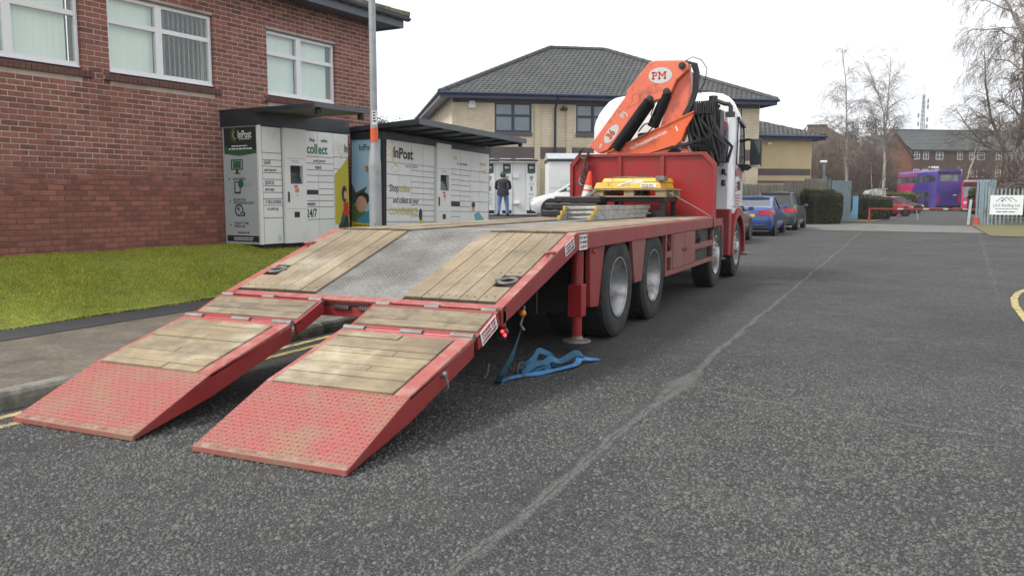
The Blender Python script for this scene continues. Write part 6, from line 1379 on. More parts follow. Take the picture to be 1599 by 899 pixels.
# ================================================================== BUSES
m_purple = M('bus_purple', (.06,.04,.24), (.05,.033,.20), 1.5, .35, coat=.4); m_pinkb = M('bus_pink', (.52,.035,.14), (.46,.03,.12), 1.5, .35, coat=.4)
m_bgl = M('bus_glass', (.03,.035,.04), (.12,.13,.12), .8, .08)
def bus(name, label, loc, rz, double):
    r = empty(name, loc, rz, label, 'bus'); Lb_, hw, H = (10.4, 1.25, 4.18) if double else (10.5, 1.25, 2.95)
    sec = lambda y, in_: [Vector((x*(1-in_*.06), y, z)) for x, z in [(-hw,.32),(-hw,H-.35),(-hw+.06,H-.14),(-hw+.22,H-.02),(0,H),(hw-.22,H-.02),(hw-.06,H-.14),(hw,H-.35),(hw,.32)]]
    ysp = [0,.12,4.8,Lb_-.2,Lb_] ; b = MB(); b.loft([sec(y, 1 if y in (0, Lb_) else 0) for y in ysp]); b.build('bus_body', m_purple if double else m_pinkb, r, smooth=40, recalc=True)
    for y in (2.2, 8.0):
        for s in (-1, 1):
            b = MB(); b.lathe([(.2,-.12),(.47,-.12),(.48,-.1),(.48,.1),(.47,.12),(.3,.12),(.27,.06),(0,.06)], (s*(hw-.09), y, .48), (s,0,0), 28); b.build('wheel', m_rubber, r, smooth=40)
            b = MB(); b.lathe([(.58,0),(.58,.008),(0,.008)], (s*hw, y, .52), (s,0,0), 28); b.build('wheel_arch', m_black, r)
    if double:
        # pink front half: separate skin panels, slanting join
        Fl = frame((-hw-.004, 0, 0), (0,-1,0), (0,0,1))
        b = MB(); b.prism([(-6.2,1.95),(-5.3,2.85),(-Lb_+.05,2.85),(-Lb_+.05,1.95)], Fl, .004); b.prism([(-7.6,.35),(-7.0,1.15),(-Lb_+.05,1.15),(-Lb_+.05,.35)], Fl, .004); b.prism([(-7.9,1.15),(-7.9,1.95),(-8.15,1.95),(-8.15,1.15)], Fl, .004)
        b.prism([(-5.0,3.62),(-4.7,3.84),(-Lb_+.05,3.84),(-Lb_+.05,3.62)], Fl, .004); b.box(-hw+.2, hw-.2, 5.0, Lb_, H-.01, H+.02); b.build('pink_panel', m_pinkb, r)
        for i in range(8):
            y0 = .35+1.23*i; b = MB(); b.prism(rect(-y0-1.17, -y0, 2.92, 3.58), frame((-hw-.002,0,0),(0,-1,0),(0,0,1)), .01); b.build('upper_window', m_bgl, r)
        for i in range(6):
            y0 = 1.5+1.4*i; b = MB(); b.prism(rect(-y0-1.34, -y0, 1.22, 1.92), frame((-hw-.006,0,0),(0,-1,0),(0,0,1)), .01); b.build('lower_window', m_bgl, r)
        b = MB(); b.prism(rect(-.85, .85, 2.98, 3.60), frame((0,-.004,0),(1,0,0),(0,0,1)), .01); b.build('rear_window', M('bus_rear_glass', (.10,.14,.14), (.2,.24,.23), 2, .1), r, bevel=.004)
        b = MB(); b.prism(rect(-1.1, 1.1, 3.66, 3.95), frame((0,-.003,0),(1,0,0),(0,0,1)), .01); b.build('roof_dome_trim', m_black, r)
        b = MB(); b.prism(rect(-.75, .75, 1.0, 2.0), frame((0,-.003,0),(1,0,0),(0,0,1)), .01); b.build('engine_cover', M('bus_dark_purple', (.035,.03,.17), None, rough=.5), r)
        b = MB(); b.prism(rect(-1.2, 1.2, .34, .55), frame((0,-.02,0),(1,0,0),(0,0,1)), .02); b.build('bumper', m_black, r)
        for s in (-1, 1): b = MB(); b.prism(rect(s*1.05-.08, s*1.05+.08, .9, 1.6), frame((0,-.01,0),(1,0,0),(0,0,1)), .01); b.build('tail_lamp', m_tlens, r)
        b = MB(); b.prism(rect(.45, .8, 1.55, 1.62), frame((0,-.012,0),(1,0,0),(0,0,1)), .01); b.build('number_plate', m_print, r)
    else:
        b = MB(); b.prism(rect(-1.05, 1.05, 1.35, 2.35), frame((0,-.006,0),(1,0,0),(0,0,1)), .02); b.build('windscreen', M('bus_screen', (.14,.19,.20), (.2,.25,.26), 1, .1), r, bevel=.006)
        b = MB(); b.prism(rect(-1.15, 1.15, 2.37, 2.78), frame((0,-.005,0),(1,0,0),(0,0,1)), .02); b.build('blind_box', m_black, r)
        b = MB(); b.box(-1.1, 1.1, 0, .3, H-.03, H+.03); b.build('roof_edge', m_print, r)
        b = MB(); b.prism(rect(-Lb_+.6, -.5, 1.25, 2.3), frame((-hw-.004,0,0),(0,-1,0),(0,0,1)), .01); b.build('side_window', m_bgl, r)
        for s in (-1, 1): b = MB(); b.prism(disc(s*.9, .85, .14), frame((0,-.01,0),(1,0,0),(0,0,1)), .02); b.build('head_lamp', m_hlens, r)
    return r
bus('double_decker_bus', 'purple and pink double decker bus standing in the yard', (9.0, 92.2, .06), rad(20), True)
bus('single_decker_bus', 'pink single decker bus with pale windscreen beside the purple double decker', (11.15, 88.4, .06), rad(-7), False)

# ================================================================== FENCES, GATES, BARRIER, SIGNS
m_fence = M('weathered_fence_board', (.20,.185,.155), (.14,.13,.115), 4, .9, stretch=(8,8,.7), rand=.18, bump=.2, bscale=20)
m_gate = M('grey_blue_gate_paint', (.20,.27,.30), (.16,.225,.26), 2, .5, dirt=(.12,.13,.12), dirt_amt=.3, dirt_scale=3)
m_pales = M('galvanised_pale', (.30,.33,.32), (.22,.25,.24), 3, .5, metal=.2, rand=.1)
fn = empty('board_fence', (-3.9, 37.0, 0), 0, 'weathered grey vertical board fence behind the parked cars', 'fence')
pts = [Vector((-3.9,37.0,0)), Vector((-1.35,42.1,0)), Vector((-.55,43.9,0)), Vector((.45,46.6,0))]
bm_ = MB(); bm_.prism([(-.05,0),(.05,0),(.05,1.95),(0,2.04),(-.05,1.95)], frame((0,-.01,0),(1,0,0),(0,0,1)), .02); bmesh_ = bm_.mesh('fence_board', m_fence)
for i in range(3):
    d = pts[i+1]-pts[i]; n = int(d.length/.135); ang = math.atan2(d.y, d.x); top = (.03, .10, .20)[i]
    for k in range(n):
        p = pts[i]+d*(k+.5)/n-pts[0]; o = obj('fence_board', bmesh_, fn); o.location = p; o.rotation_euler = (0,0,ang); o.scale = (1,1,1+top+rng.uniform(-.012,.012))
    for z in (.4, 1.6): b = MB(); nn = Vector((-d.y, d.x, 0)).normalized()*.05; b.beam(pts[i]-pts[0]+nn+Vector((0,0,z)), pts[i+1]-pts[0]+nn+Vector((0,0,z)), .04, .08); b.build('rail', m_fence, fn)
def palisade(root, p, q, h, pitch=.16, mat=m_pales, w_=.07):
    p, q = Vector(p), Vector(q); d = q-p; n = int(d.length/pitch); ang = math.atan2(d.y, d.x)
    m = MB(); m.prism([(-w_/2,0),(w_/2,0),(w_/2,h-.1),(w_*.16,h-.02),(0,h-.08),(-w_*.16,h-.02),(-w_/2,h-.1)] if False else [(-w_/2,0),(w_/2,0),(w_/2,h-.09),(0,h),(-w_/2,h-.09)], frame((0,-.01,0),(1,0,0),(0,0,1)), .012); me = m.mesh('pale', mat)
    for k in range(n+1): o = obj('pale', me, root); o.location = p+d*k/n; o.rotation_euler = (0,0,ang)
    for z in (.35, h-.45):
        b = MB(); nn = Vector((-d.y, d.x, 0)).normalized()*.03; b.beam(p+nn+Vector((0,0,z)), q+nn+Vector((0,0,z)), .03, .05); b.build('rail', mat, root)
gl = empty('steel_gate', (.62, 47.2, .02), 0, 'tall grey blue steel gate leaf standing open beside the clipped hedge', 'gate')
d = Vector((.95, 1.75, 0)); ang = math.atan2(d.y, d.x); n = 9
for k in range(n):
    m = MB(); w_ = d.length/n; m.prism([(-w_/2+.004,.08),(w_/2-.004,.08),(w_/2-.004,2.30),(w_*.1,2.34),(-w_/2+.004,2.30)], frame((0,-.015,0),(1,0,0),(0,0,1)), .02); o = m.build('gate_panel', m_gate, gl); o.location = d*(k+.5)/n; o.rotation_euler = (0,0,ang)
b = MB(); b.beam(Vector((0,0,.25))+Vector((-.03,.05,0)), d+Vector((0,0,.25)), .05, .08); b.beam(Vector((-.03,.05,2.1)), d+Vector((0,0,2.1)), .05, .08); b.parts('gate_rail', m_gate, gl)
b = MB(); b.box(-.42, -.27, -.35, -.2, 0, 2.5); b.prism([(-.075,0),(.075,0),(0,.12)], frame((-.345,-.35,2.5),(1,0,0),(0,0,1)), .15); b.box(-.17, -.05, -.16, -.04, 0, 2.42); b.parts('gate_post', m_gate, gl)
gr = empty('steel_gate', (7.55, 43.45, .02), 0, 'pair of grey steel palisade gate leaves folded beside the white sign', 'gate')
for p, q in (((.0,0,0), (.35,-.25,0)), ((.20,.5,0), (.75,.2,0))): palisade(gr, p, q, 2.28, .11, m_gate, .10)
b = MB(); b.box(.42, .56, -.30, -.16, 0, 2.1); b.build('gate_post', m_gate, gr); b = MB(); b.box(-.10, .10, -.13, .06, 0, .42); b.build('ground_stop', M('orange_red_stop', (.55,.09,.04), None, rough=.6), gr)
pf = empty('palisade_fence', (8.0, 42.2, .1), 0, 'grey steel palisade fence carrying the white roofing sign', 'fence'); palisade(pf, (-.05,.15,0), (9.6,-2.6,0), 1.75, .17)
F = frame((7.86, 41.45, 0), (.962, -.275, 0), (0,0,1))
sg = empty('roofing_sign', (7.86, 41.45, 0), 0, 'white company sign with brown roof outline fixed to the palisade fence', 'sign')
Fl = frame((0,0,0), (.962, -.275, 0), (0,0,1))
b = MB(); b.prism(rect(.06, 1.40, .60, 1.50), Fl, .02); sb2 = b.build('sign_board', M('pale_sign_white', (.66,.70,.71), None, rough=.5), sg)
m_brown = M('brown_sign_print', (.10,.07,.05), None, rough=.5); m_sgrey = M('blue_grey_sign_print', (.13,.18,.24), None, rough=.5)
def stroke(pts_, wd_):
    o = []
    for i in range(len(pts_)-1):
        p, q = Vector(pts_[i]), Vector(pts_[i+1]); n = (q-p).normalized(); n = Vector((-n.y, n.x))*wd_/2; o.append([tuple(p-n), tuple(q-n), tuple(q+n), tuple(p+n)])
    return o
decal('roof_emblem', Fl, stroke([(.30,1.20),(.53,1.41),(.62,1.32),(.72,1.24)], .026)+stroke([(.58,1.31),(.71,1.41),(.93,1.21)], .026)+stroke([(.79,1.31),(.90,1.41),(1.14,1.21)], .026)+[rect(.51,.60,1.21,1.29)], m_brown, sg, .003)
text('J.A.K Roofing Ltd', .175, Fl, sg, m_sgrey, .73, 1.03, .003, sx=.88); decal('sign_small_print', Fl, bars(.28, .86, 1, .1, .9, .95, .035, 3)+bars(.33, .71, 1, .1, .78, .8, .05, 5), m_sgrey, sg, .003)
so_ = empty('site_sign', (9.42, 41.0, 0), 0, 'orange and blue panel sign beside the white roofing sign', 'sign'); b = MB(); b.prism(rect(0, .9, .62, 1.36), Fl, .02); b.build('orange_board', M('orange_sign', (.62,.14,.03), None, rough=.5), so_)
b = MB(); b.prism(rect(0, .9, 1.365, 1.55), Fl, .02); b.prism(rect(0, .9, .52, .58), Fl, .02); b.build('blue_strip', M('blue_sign', (.05,.10,.25), None, rough=.5), so_); b = MB(); b.prism(rect(0, .9, .583, .618), Fl, .02); b.prism(rect(.05, .5, .95, 1.05), Fl @ Matrix.Translation((0,0,.003)), .003); b.build('white_strip', m_print, so_)
b = MB(); b.beam((.1,.03,.0), (.1,.03,.5), .06, .06); b.build('post', m_fence, so_)
br = empty('barrier', (2.62, 47.9, 0), 0, 'red and white striped barrier pole across the yard entrance', 'barrier')
m_bred = M('barrier_red', (.36,.05,.035), (.28,.05,.04), 4, .55); m_bwht = M('barrier_white', (.62,.60,.56), (.5,.48,.45), 5, .55)
b = MB(); b.box(-.05, .05, -.05, .05, 0, .80); b.box(-.08, .08, -.08, .08, 0, .04); b.build('post', m_bred, br); a0, a1 = Vector((0,0,.77)), Vector((5.75,2.6,.74))
e = [0,.30,.38,.62,.70,.85,.92,1.0]; e = [0,.245,.30,.475,.53,.655,.70,.83,.87,1.0]
for k in range(len(e)-1): b = MB(); b.beam(a0.lerp(a1, e[k]), a0.lerp(a1, e[k+1]), .075, .085); b.build('stripe', m_bred if k % 2 == 0 else m_bwht, br)
b = MB(); b.beam(a1+Vector((0,0,-.74)), a1+Vector((0,0,.06)), .09, .09); b.beam(a0.lerp(a1,.42)+Vector((0,0,-.04)), a0.lerp(a1,.42)+Vector((.1,0,-.62)), .02, .02); b.build('rest_post', m_bwht, br)
wp = empty('marker_post', (7.38, 45.6, 0), rad(0), 'slim white post leaning slightly beside the steel palisade gate', 'post', ry=rad(3)); b = MB(); b.box(-.06, .06, -.05, .05, 0, 1.25); b.prism([(-.06,0),(.06,0),(0,.07)], frame((0,-.05,1.25),(1,0,0),(0,0,1)), .1); b.build('post', M('pale_post', (.55,.58,.55), (.45,.48,.45), 4, .6), wp)
bo2 = empty('cable_pillar', (1.75, 50.9, 0), 0, 'pale blue utility pillar between the gate leaf and the dark hedge', 'utility pillar'); b = MB(); b.box(-.13, .17, -.12, .12, .1, 1.45); b.prism([(-.36,.1),(-.13,.1),(-.13,.75)], frame((0,-.12,0),(1,0,0),(0,0,1)), .2); b.build('casing', M('pale_blue_paint', (.16,.33,.50), (.13,.28,.44), 3, .5), bo2, bevel=.01)
b = MB(); b.box(-.15, .19, -.14, .14, 1.45, 1.50); b.build('cap', m_gate, bo2)
cc = empty('camera_pole', (.02, 49.3, 0), 0, 'slim pole with small white camera head behind the gate', 'camera pole'); b = MB(); b.cyl((0,0,0), (0,0,3.45), .07, n=12); b.build('pole', m_gate, cc, smooth=40); b = MB(); b.box(-.22, .16, -.12, .12, 3.42, 3.56); b.build('camera_head', m_print, cc, bevel=.03)
cv = empty('box_trailer', (2.4, 75.6, .03), rad(18), 'pale grey box trailer parked behind the clipped hedge', 'trailer'); b = MB(); b.loft([[Vector((x, y, z)) for x, z in ((-.75,.5),(-.75,1.7),(-.55,2.0),(.65,2.02),(.75,1.9),(.75,.5))] for y in (-.6,.9)]); b.build('trailer_body', M('pale_trailer', (.45,.49,.50), (.38,.42,.43), 2, .5), cv, bevel=.03, recalc=True)
for s in (-1, 1): b = MB(); b.lathe([(.3,-.08),(.3,.08),(0,.08)], (s*.7, .1, .3), (s,0,0), 20); b.build('wheel', m_rubber, cv)
b = MB(); b.tube([(-.5,-.3,2.02),(.2,-.2,2.08),(1.05,0,2.12)], .025, 6); b.build('roof_bar', m_print, cv)

# verge strips
vr = MB(); vr.add([(7.0,31.2,.02),(14,27.6,.03),(14,39.6,.12),(8.0,42.2,.12),(7.35,43.2,.06)], [(0,1,2,3,4)]); tag(vr.build('verge', m_verge), kind='structure')
vr = MB(); vr.add([(1.3,48.8,.02),(2.7,48.2,.02),(3.4,53.5,.03),(1.5,54,.03)], [(0,1,2,3)]); tag(vr.build('verge', m_verge), kind='structure')

# ================================================================== VEGETATION
m_leaf = M('hedge_leaf', (.062,.082,.022), (.04,.058,.017), 2, .6, attr='tone'); m_leafc = M('conifer_leaf', (.028,.050,.030), (.02,.036,.024), 2, .7, attr='tone'); m_leafy = M('bright_leaf', (.14,.18,.025), (.10,.14,.02), 2, .6, attr='tone')
m_hcore = M('hedge_inner_shade', (.018,.018,.010), None, rough=.95)  # near black: shade between the leaves is put into the core colour
m_birch = M('birch_bark', (.50,.48,.43), (.12,.105,.09), 7, .8, stretch=(1.5,1.5,5), lo=.42, hi=.58); m_twig = M('birch_twig', (.20,.16,.14), (.14,.115,.10), 3, .85); m_bark = M('grey_bark', (.105,.09,.072), (.07,.062,.05), 5, .9, bump=.3, bscale=20); m_twigb = M('brown_twig', (.125,.09,.068), (.095,.07,.055), 3, .9)
def leaf_mesh(name, P, N_, size, mat, seed):
    g = np.random.default_rng(seed); n = len(P); a = g.normal(size=(n,3)); a /= np.linalg.norm(a, axis=1)[:,None]; b_ = np.cross(a, N_ + .6*g.normal(size=(n,3))); b_ /= np.linalg.norm(b_, axis=1)[:,None]+1e-9
    s = size*g.uniform(.6, 1.3, n)[:,None]; V = np.stack([P-a*s, P+b_*s*.55, P+a*s, P-b_*s*.55], 1)
    me = bpy.data.meshes.new(name); me.vertices.add(4*n); me.vertices.foreach_set('co', V.reshape(-1)); me.loops.add(4*n); me.loops.foreach_set('vertex_index', np.arange(4*n, dtype=np.int32)); me.polygons.add(n)
    me.polygons.foreach_set('loop_start', np.arange(0, 4*n, 4, dtype=np.int32)); me.polygons.foreach_set('loop_total', np.full(n, 4, dtype=np.int32)); me.update(calc_edges=True)
    t = g.uniform(.55, 1.5, n); c = np.ones((n,4,4)); c[:,:,:3] = t[:,None,None]; c[:,:,0] *= g.uniform(.8,1.5,n)[:,None]; me.attributes.new('tone', 'FLOAT_COLOR', 'POINT').data.foreach_set('color', c.reshape(-1)); me.materials.append(mat); return me
def hedge(name, label, loc, rz, sx, sy, h, n, seed, mat=m_leaf, slope=0, cat='hedge', size=.045):
    r = empty(name, loc, rz, label, cat); g = np.random.default_rng(seed)
    b = MB(); b.loft([[Vector((x*.46*sx*k, y*.46*sy*k, z)) for x, y in ((-1,-1),(1,-1),(1,1),(-1,1))] for z, k in ((0,.9),(h*.3,1),(h*.85,1),(h*.95,.9))]); b.build('stems', m_hcore, r)  # one solid dark box for the shaded inside, no separate stems
    d = g.normal(size=(n,3)); d /= np.abs(d).max(axis=1)[:,None]; d = np.sign(d)*np.abs(d)**.8; rad_ = np.linalg.norm(d, axis=1)[:,None]; k = (1/np.maximum(1, rad_*.82))
    P = d*k*np.array([sx/2, sy/2, h/2]) + g.normal(size=(n,3))*.05; P[:,2] += h/2; P[:,2] = np.maximum(.03, P[:,2] + .06*np.sin(P[:,0]*3+seed)*np.sin(P[:,1]*4)); P[:,2] += slope*P[:,0]*(P[:,2]/h)
    obj('leaves', leaf_mesh('leaves', P, d, size, mat, seed), r); return r
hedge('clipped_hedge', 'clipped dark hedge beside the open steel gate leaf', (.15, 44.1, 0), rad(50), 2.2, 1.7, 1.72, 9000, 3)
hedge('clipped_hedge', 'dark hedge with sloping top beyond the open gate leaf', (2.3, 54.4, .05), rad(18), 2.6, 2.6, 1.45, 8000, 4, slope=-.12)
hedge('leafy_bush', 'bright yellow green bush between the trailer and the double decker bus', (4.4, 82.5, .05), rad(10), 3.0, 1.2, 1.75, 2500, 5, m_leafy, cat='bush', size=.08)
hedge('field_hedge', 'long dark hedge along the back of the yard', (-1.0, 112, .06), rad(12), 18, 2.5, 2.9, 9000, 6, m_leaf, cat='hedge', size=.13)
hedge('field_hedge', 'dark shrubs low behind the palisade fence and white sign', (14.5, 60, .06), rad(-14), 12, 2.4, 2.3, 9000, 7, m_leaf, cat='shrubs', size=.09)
def conifer(label, loc, h, w_, seed, n=5200):
    r = empty('evergreen_tree', loc, 0, label, 'tree'); g = np.random.default_rng(seed)
    b = MB(); b.tube([(0,0,0),(.1,0,h*.5),(0,.1,h*.92)], [w_*.06, w_*.045, .03], 8); b.build('trunk', m_bark, r, smooth=60)
    nb = 34; C = []; 
    for k in range(nb):
        t = g.uniform(.25, 1); a = g.uniform(0, 6.28); rr2 = w_*.5*(1.05-t*.75)*g.uniform(.4, 1.05); C.append((math.cos(a)*rr2, math.sin(a)*rr2, h*t*.95))
    C = np.array(C); i = g.integers(0, nb, n); P = C[i] + g.normal(size=(n,3))*np.array([w_*.11, w_*.11, h*.035]); d = P-C[i]
    obj('crown', leaf_mesh('crown', P, d, w_*.022, m_leafc, seed), r)
conifer('dark evergreen just right of the brick building roof end', (-47.5, 74.0, 0), 10.2, 5.5, 1)
conifer('dark evergreen in the middle of the gap beyond the long lockers', (-44.8, 75.5, 0), 9.9, 5.0, 2)
conifer('dark evergreen at the left end of the buff office roof', (-42.4, 77.0, 0), 10.0, 5.0, 3)
conifer('dark evergreen rising behind the two birches', (.9, 150, 0), 15.3, 6.0, 4); conifer('shorter dark evergreen left of the one behind the birches', (-2.6, 149, 0), 14.0, 5.0, 5)

def bare_tree(name, label, loc, limbs, seed, bark, twigm, dens=1.0, droop=.5, blen=1.6, tw=.009, up=.6, start=.25, cat='tree', group=None, trunk_n=10, depth2=True):
    root = empty(name, loc, 0, label, cat, group); R = random.Random(seed); tb = MB(); cw = MB()
    def vnoise(s): return Vector((R.uniform(-s, s), R.uniform(-s, s), R.uniform(-s, s)))
    def twig(p, d, L_, r, lv):
        pts = [Vector(p)]; d = Vector(d).normalized(); n = 4 if lv == 0 else 3
        for k in range(n):
            d = (d + vnoise(.22) + Vector((0,0,-droop*(.22+.25*k)*(1 if lv else .55)))).normalized(); pts.append(pts[-1] + d*L_/n)
        cw.tube(pts, [r*(1-.75*k/n) for k in range(n+1)], 4 if lv == 0 else 3, caps=False)
        if lv < (2 if depth2 else 1):
            m = int((7 if lv == 0 else 5)*dens*(.6+L_*.35)) + 1
            for q in range(m):
                t = R.uniform(.2, 1); i = min(n-1, int(t*n)); c = pts[i].lerp(pts[i+1], t*n-i); dd = (pts[i+1]-pts[i]).normalized()
                sd = (dd*.8 + vnoise(.9) + Vector((0,0,.15))).normalized(); twig(c, sd, L_*R.uniform(.3, .6), r*.55, lv+1)
    for pts, r0, r1 in limbs:
        pts = [Vector(p) for p in pts]; n = len(pts); dense = [pts[0]]
        for i in range(n-1):
            for k in range(1, 5): dense.append(pts[i].lerp(pts[i+1], k/4) + vnoise(.02+.02*(r0)))
        m = len(dense); tb.tube(dense, [r0+(r1-r0)*i/(m-1) for i in range(m)], trunk_n)
        total = sum((dense[i+1]-dense[i]).length for i in range(m-1)); nb = int(total*3.6*dens)
        for q in range(nb):
            t = start + (1-start)*(q+R.random())/nb; f = min(m-1.001, t*(m-1)); i = int(f); c = dense[i].lerp(dense[i+1], f-i); dd = (dense[i+1]-dense[i]).normalized()
            a = R.uniform(0, 6.283); side = Vector((math.cos(a), math.sin(a), 0)); rr3 = r0+(r1-r0)*t
            twig(c, side*.8 + dd*up, blen*R.uniform(.5, 1.1)*(1.15-.75*t), max(tw, rr3*.32), 0)
    tb.build('trunk', bark, root, smooth=60); cw.build('crown', twigm, root); return root
bare_tree('birch_tree', 'slender leafless birch rising behind the open steel gate leaf', (.78, 61.6, 0), [([(0,0,0),(-.05,0,3),(-.15,0,6),(-.35,.05,9),(-.7,0,12.0)], .125, .012)], 11, m_birch, m_twig, 1.35, .95, 3.2, .0085, .8, .28)
bare_tree('birch_tree', 'leafless birch with forked top beside the box trailer', (3.1, 69.2, 0), [([(0,0,0),(.05,0,3),(.0,0,5.5),(-.2,0,8),(-1.0,.05,10.3),(-1.8,0,12.2)], .14, .012), ([(-.02,0,6.5),(.05,0,8.5),(.1,.1,10.5),(.1,0,12.8)], .07, .012)], 12, m_birch, m_twig, 1.25, .5, 3.1, .009, 1.0, .30)
bare_tree('birch_tree', 'short leaning birch with white stems in front of the far brick building', (10.2, 93.5, 0), [([(0,0,0),(.35,0,2.5),(.8,.1,4.8),(1.2,0,6.8)], .12, .02), ([(.5,0,3.4),(1.0,0,5.2),(1.7,0,6.6)], .07, .02), ([(.1,0,1.5),(-.35,0,4.6)], .06, .02)], 13, m_birch, m_twigb, .5, .3, 1.4, .012, 1.0, .5)
bare_tree('birch_tree', 'small multi stemmed birch sapling beside the box trailer', (2.25, 66.8, 0), [([(0,0,0),(.1,0,2),(-.1,0,4.2)], .05, .012), ([(.1,0,0),(.5,0,1.8),(.9,0,3.4)], .045, .01)], 14, m_birch, m_twigb, 1.2, .2, 1.0, .01, 1.0, .3)
bare_tree('bare_tree', 'broad leafless tree with forked dark trunk behind the white sign', (10.3, 55.0, 0), [([(0,0,0),(-.05,0,1.8),(.05,0,3.2)], .26, .20), ([(.05,0,3.1),(-.6,0,4.4),(-1.3,.2,6.2),(-1.7,.1,8.2),(-1.9,0,10.2)], .13, .02), ([(.05,0,3.2),(.3,0,5.2),(.35,.3,7.5),(.2,.3,10),(.4,0,12.5)], .15, .02), ([(.1,0,3.0),(1.0,0,4.2),(1.9,.3,6),(2.6,.3,8.3)], .13, .02), ([(-.3,0,3.8),(-1.6,.3,4.6),(-2.6,.2,5.8),(-3.2,.2,6.8)], .07, .015)], 15, m_bark, m_twigb, 1.15, .5, 2.6, .008, .9, .18)
bare_tree('birch_tree', 'tall weeping birch with white trunk hanging over the palisade fence', (9.75, 43.6, 0), [([(0,0,0),(.02,0,3),(-.02,0,6),(-.1,0,7.6)], .13, .11), ([(-.1,0,7.5),(-.8,.1,9.3),(-1.7,.1,11.2),(-2.6,0,13.2)], .10, .03), ([(-.1,0,7.2),(.5,0,9.5),(.8,0,13)], .09, .02), ([(-.5,0,8.6),(-1.7,0,9.4),(-2.8,.1,9.5),(-3.4,0,9.0)], .05, .012), ([(-.1,0,6.9),(-1.2,0,7.9),(-2.2,.1,8.1),(-3.0,0,7.5)], .045, .01), ([(-1.3,0,10.2),(-2.3,0,10.8),(-3.2,0,10.9)], .04, .01), ([(0,0,5.2),(-1.1,0,5.9),(-2.2,0,5.6)], .035, .01), ([(-2,0,11.8),(-3,0,12.2),(-3.9,0,11.8)], .04, .01)], 16, m_birch, m_twig, 1.5, 1.3, 2.4, .0055, .6, .10)
# brown leafless trees crowding behind the yard: one built, the rest are copies
th = bare_tree('leafless_tree', 'brown leafless tree in the thicket behind the yard', (-1.5, 86, 0), [([(0,0,0),(.1,0,1.5),(.1,0,2.6)], .16, .13), ([(.1,0,2.4),(-.9,.1,4.4),(-1.5,.2,6.2)], .09, .02), ([(.1,0,2.5),(.4,-.4,5),(.3,-.2,7.4)], .1, .02), ([(.1,0,2.2),(1.3,.2,4.0),(1.9,.2,5.8)], .09, .02), ([(.0,0,1.6),(-1.5,-.3,3.0),(-2.3,-.2,4.2)], .07, .02), ([(.1,0,1.4),(1.7,-.2,2.6),(2.5,0,3.6)], .07, .02)], 17, m_bark, m_twigb, 1.5, .1, 2.1, .015, .8, .08, group='leafless trees behind the yard')
for k, (x, y, s, rz) in enumerate(((1.6, 88, .92, 1.1), (-3.6, 84, .95, 2.3), (-.4, 97, .9, 4.0), (.2, 80, .8, 5.2), (-1.2, 74, .72, 3.3), (2.4, 110, 1.0, .6), (1.0, 101, 1.05, 2.9), (-.2, 100, 1.05, 2.0), (-2.6, 78, .78, .4), (1.6, 93, .95, 5.9), (-4.6, 90, .9, 1.4), (1.0, 104, 1.15, 4.4), (15.5, 78, .9, 1.7), (18.5, 84, .95, 4.4), (13.0, 104, .9, 3.0))):
    c = copy_tree(th); c.location = (x, y, 0); c.rotation_euler = (0,0,rz); c.scale = (s, s, s)
    if x > 10: c['label'] = 'brown leafless tree behind the palisade fence and white sign'
hb_ = bare_tree('leafless_tree', 'distant leafless tree above the far slate roof', (20.5, 168, 0), [([(0,0,0),(.1,0,6),(0,0,10)], .3, .2), ([(0,0,9),(-2,0,12),(-3,0,14)], .14, .03), ([(0,0,10),(.3,0,13),(0,0,15.5)], .14, .03), ([(0,0,9),(2,0,12),(3.2,0,13.6)], .14, .03)], 19, m_bark, m_twigb, .8, .1, 2.6, .03, .9, .35)

# ================================================================== FAR BUILDINGS AND MAST
m_fbrick = brickmat('far_red_brick', (.125,.062,.048), (.10,.052,.042), (.14,.10,.085)); m_fbrick2 = brickmat('far_orange_brick', (.25,.085,.045), (.20,.07,.04), (.2,.12,.08)); m_fslate = M('far_slate', (.055,.062,.066), (.075,.08,.08), .6, .8, dirt=(.09,.09,.07), dirt_amt=.3, dirt_scale=.6)
m_fbrown = M('far_brown_tile', (.10,.065,.045), (.075,.055,.042), .7, .85, dirt=(.06,.055,.04), dirt_amt=.3, dirt_scale=.7)
fb_ = empty('brick_block', (6.28, 136.7, 0), math.atan2(10.5, 15.8), 'long red brick block with grey slate roof far behind the buses', 'building')
b = MB(); b.box(0, 34, 0, 9, 0, 8.55); b.build('wall', m_fbrick, fb_)
b = MB()
for k in range(14): z0, y0 = 8.5+.24*k, -.5+.40*k; b.add([(-.4,y0,z0+.06),(34.4,y0,z0+.06),(34.4,y0+.40,z0+.26),(-.4,y0+.40,z0+.26),(-.4,y0,z0),(34.4,y0,z0)], [(0,1,2,3),(4,5,1,0)])
b.add([(-.4,5.1,11.86),(34.4,5.1,11.86),(34.4,9.5,8.5),(-.4,9.5,8.5)], [(0,1,2,3)]); b.box(-.4, 34.4, 4.95, 5.2, 11.8, 12.0); b.build('roof', m_fslate, fb_)
b = MB(); b.box(-.3, 34.3, -.5, -.42, 8.3, 8.52); b.build('gutter', m_black, fb_)
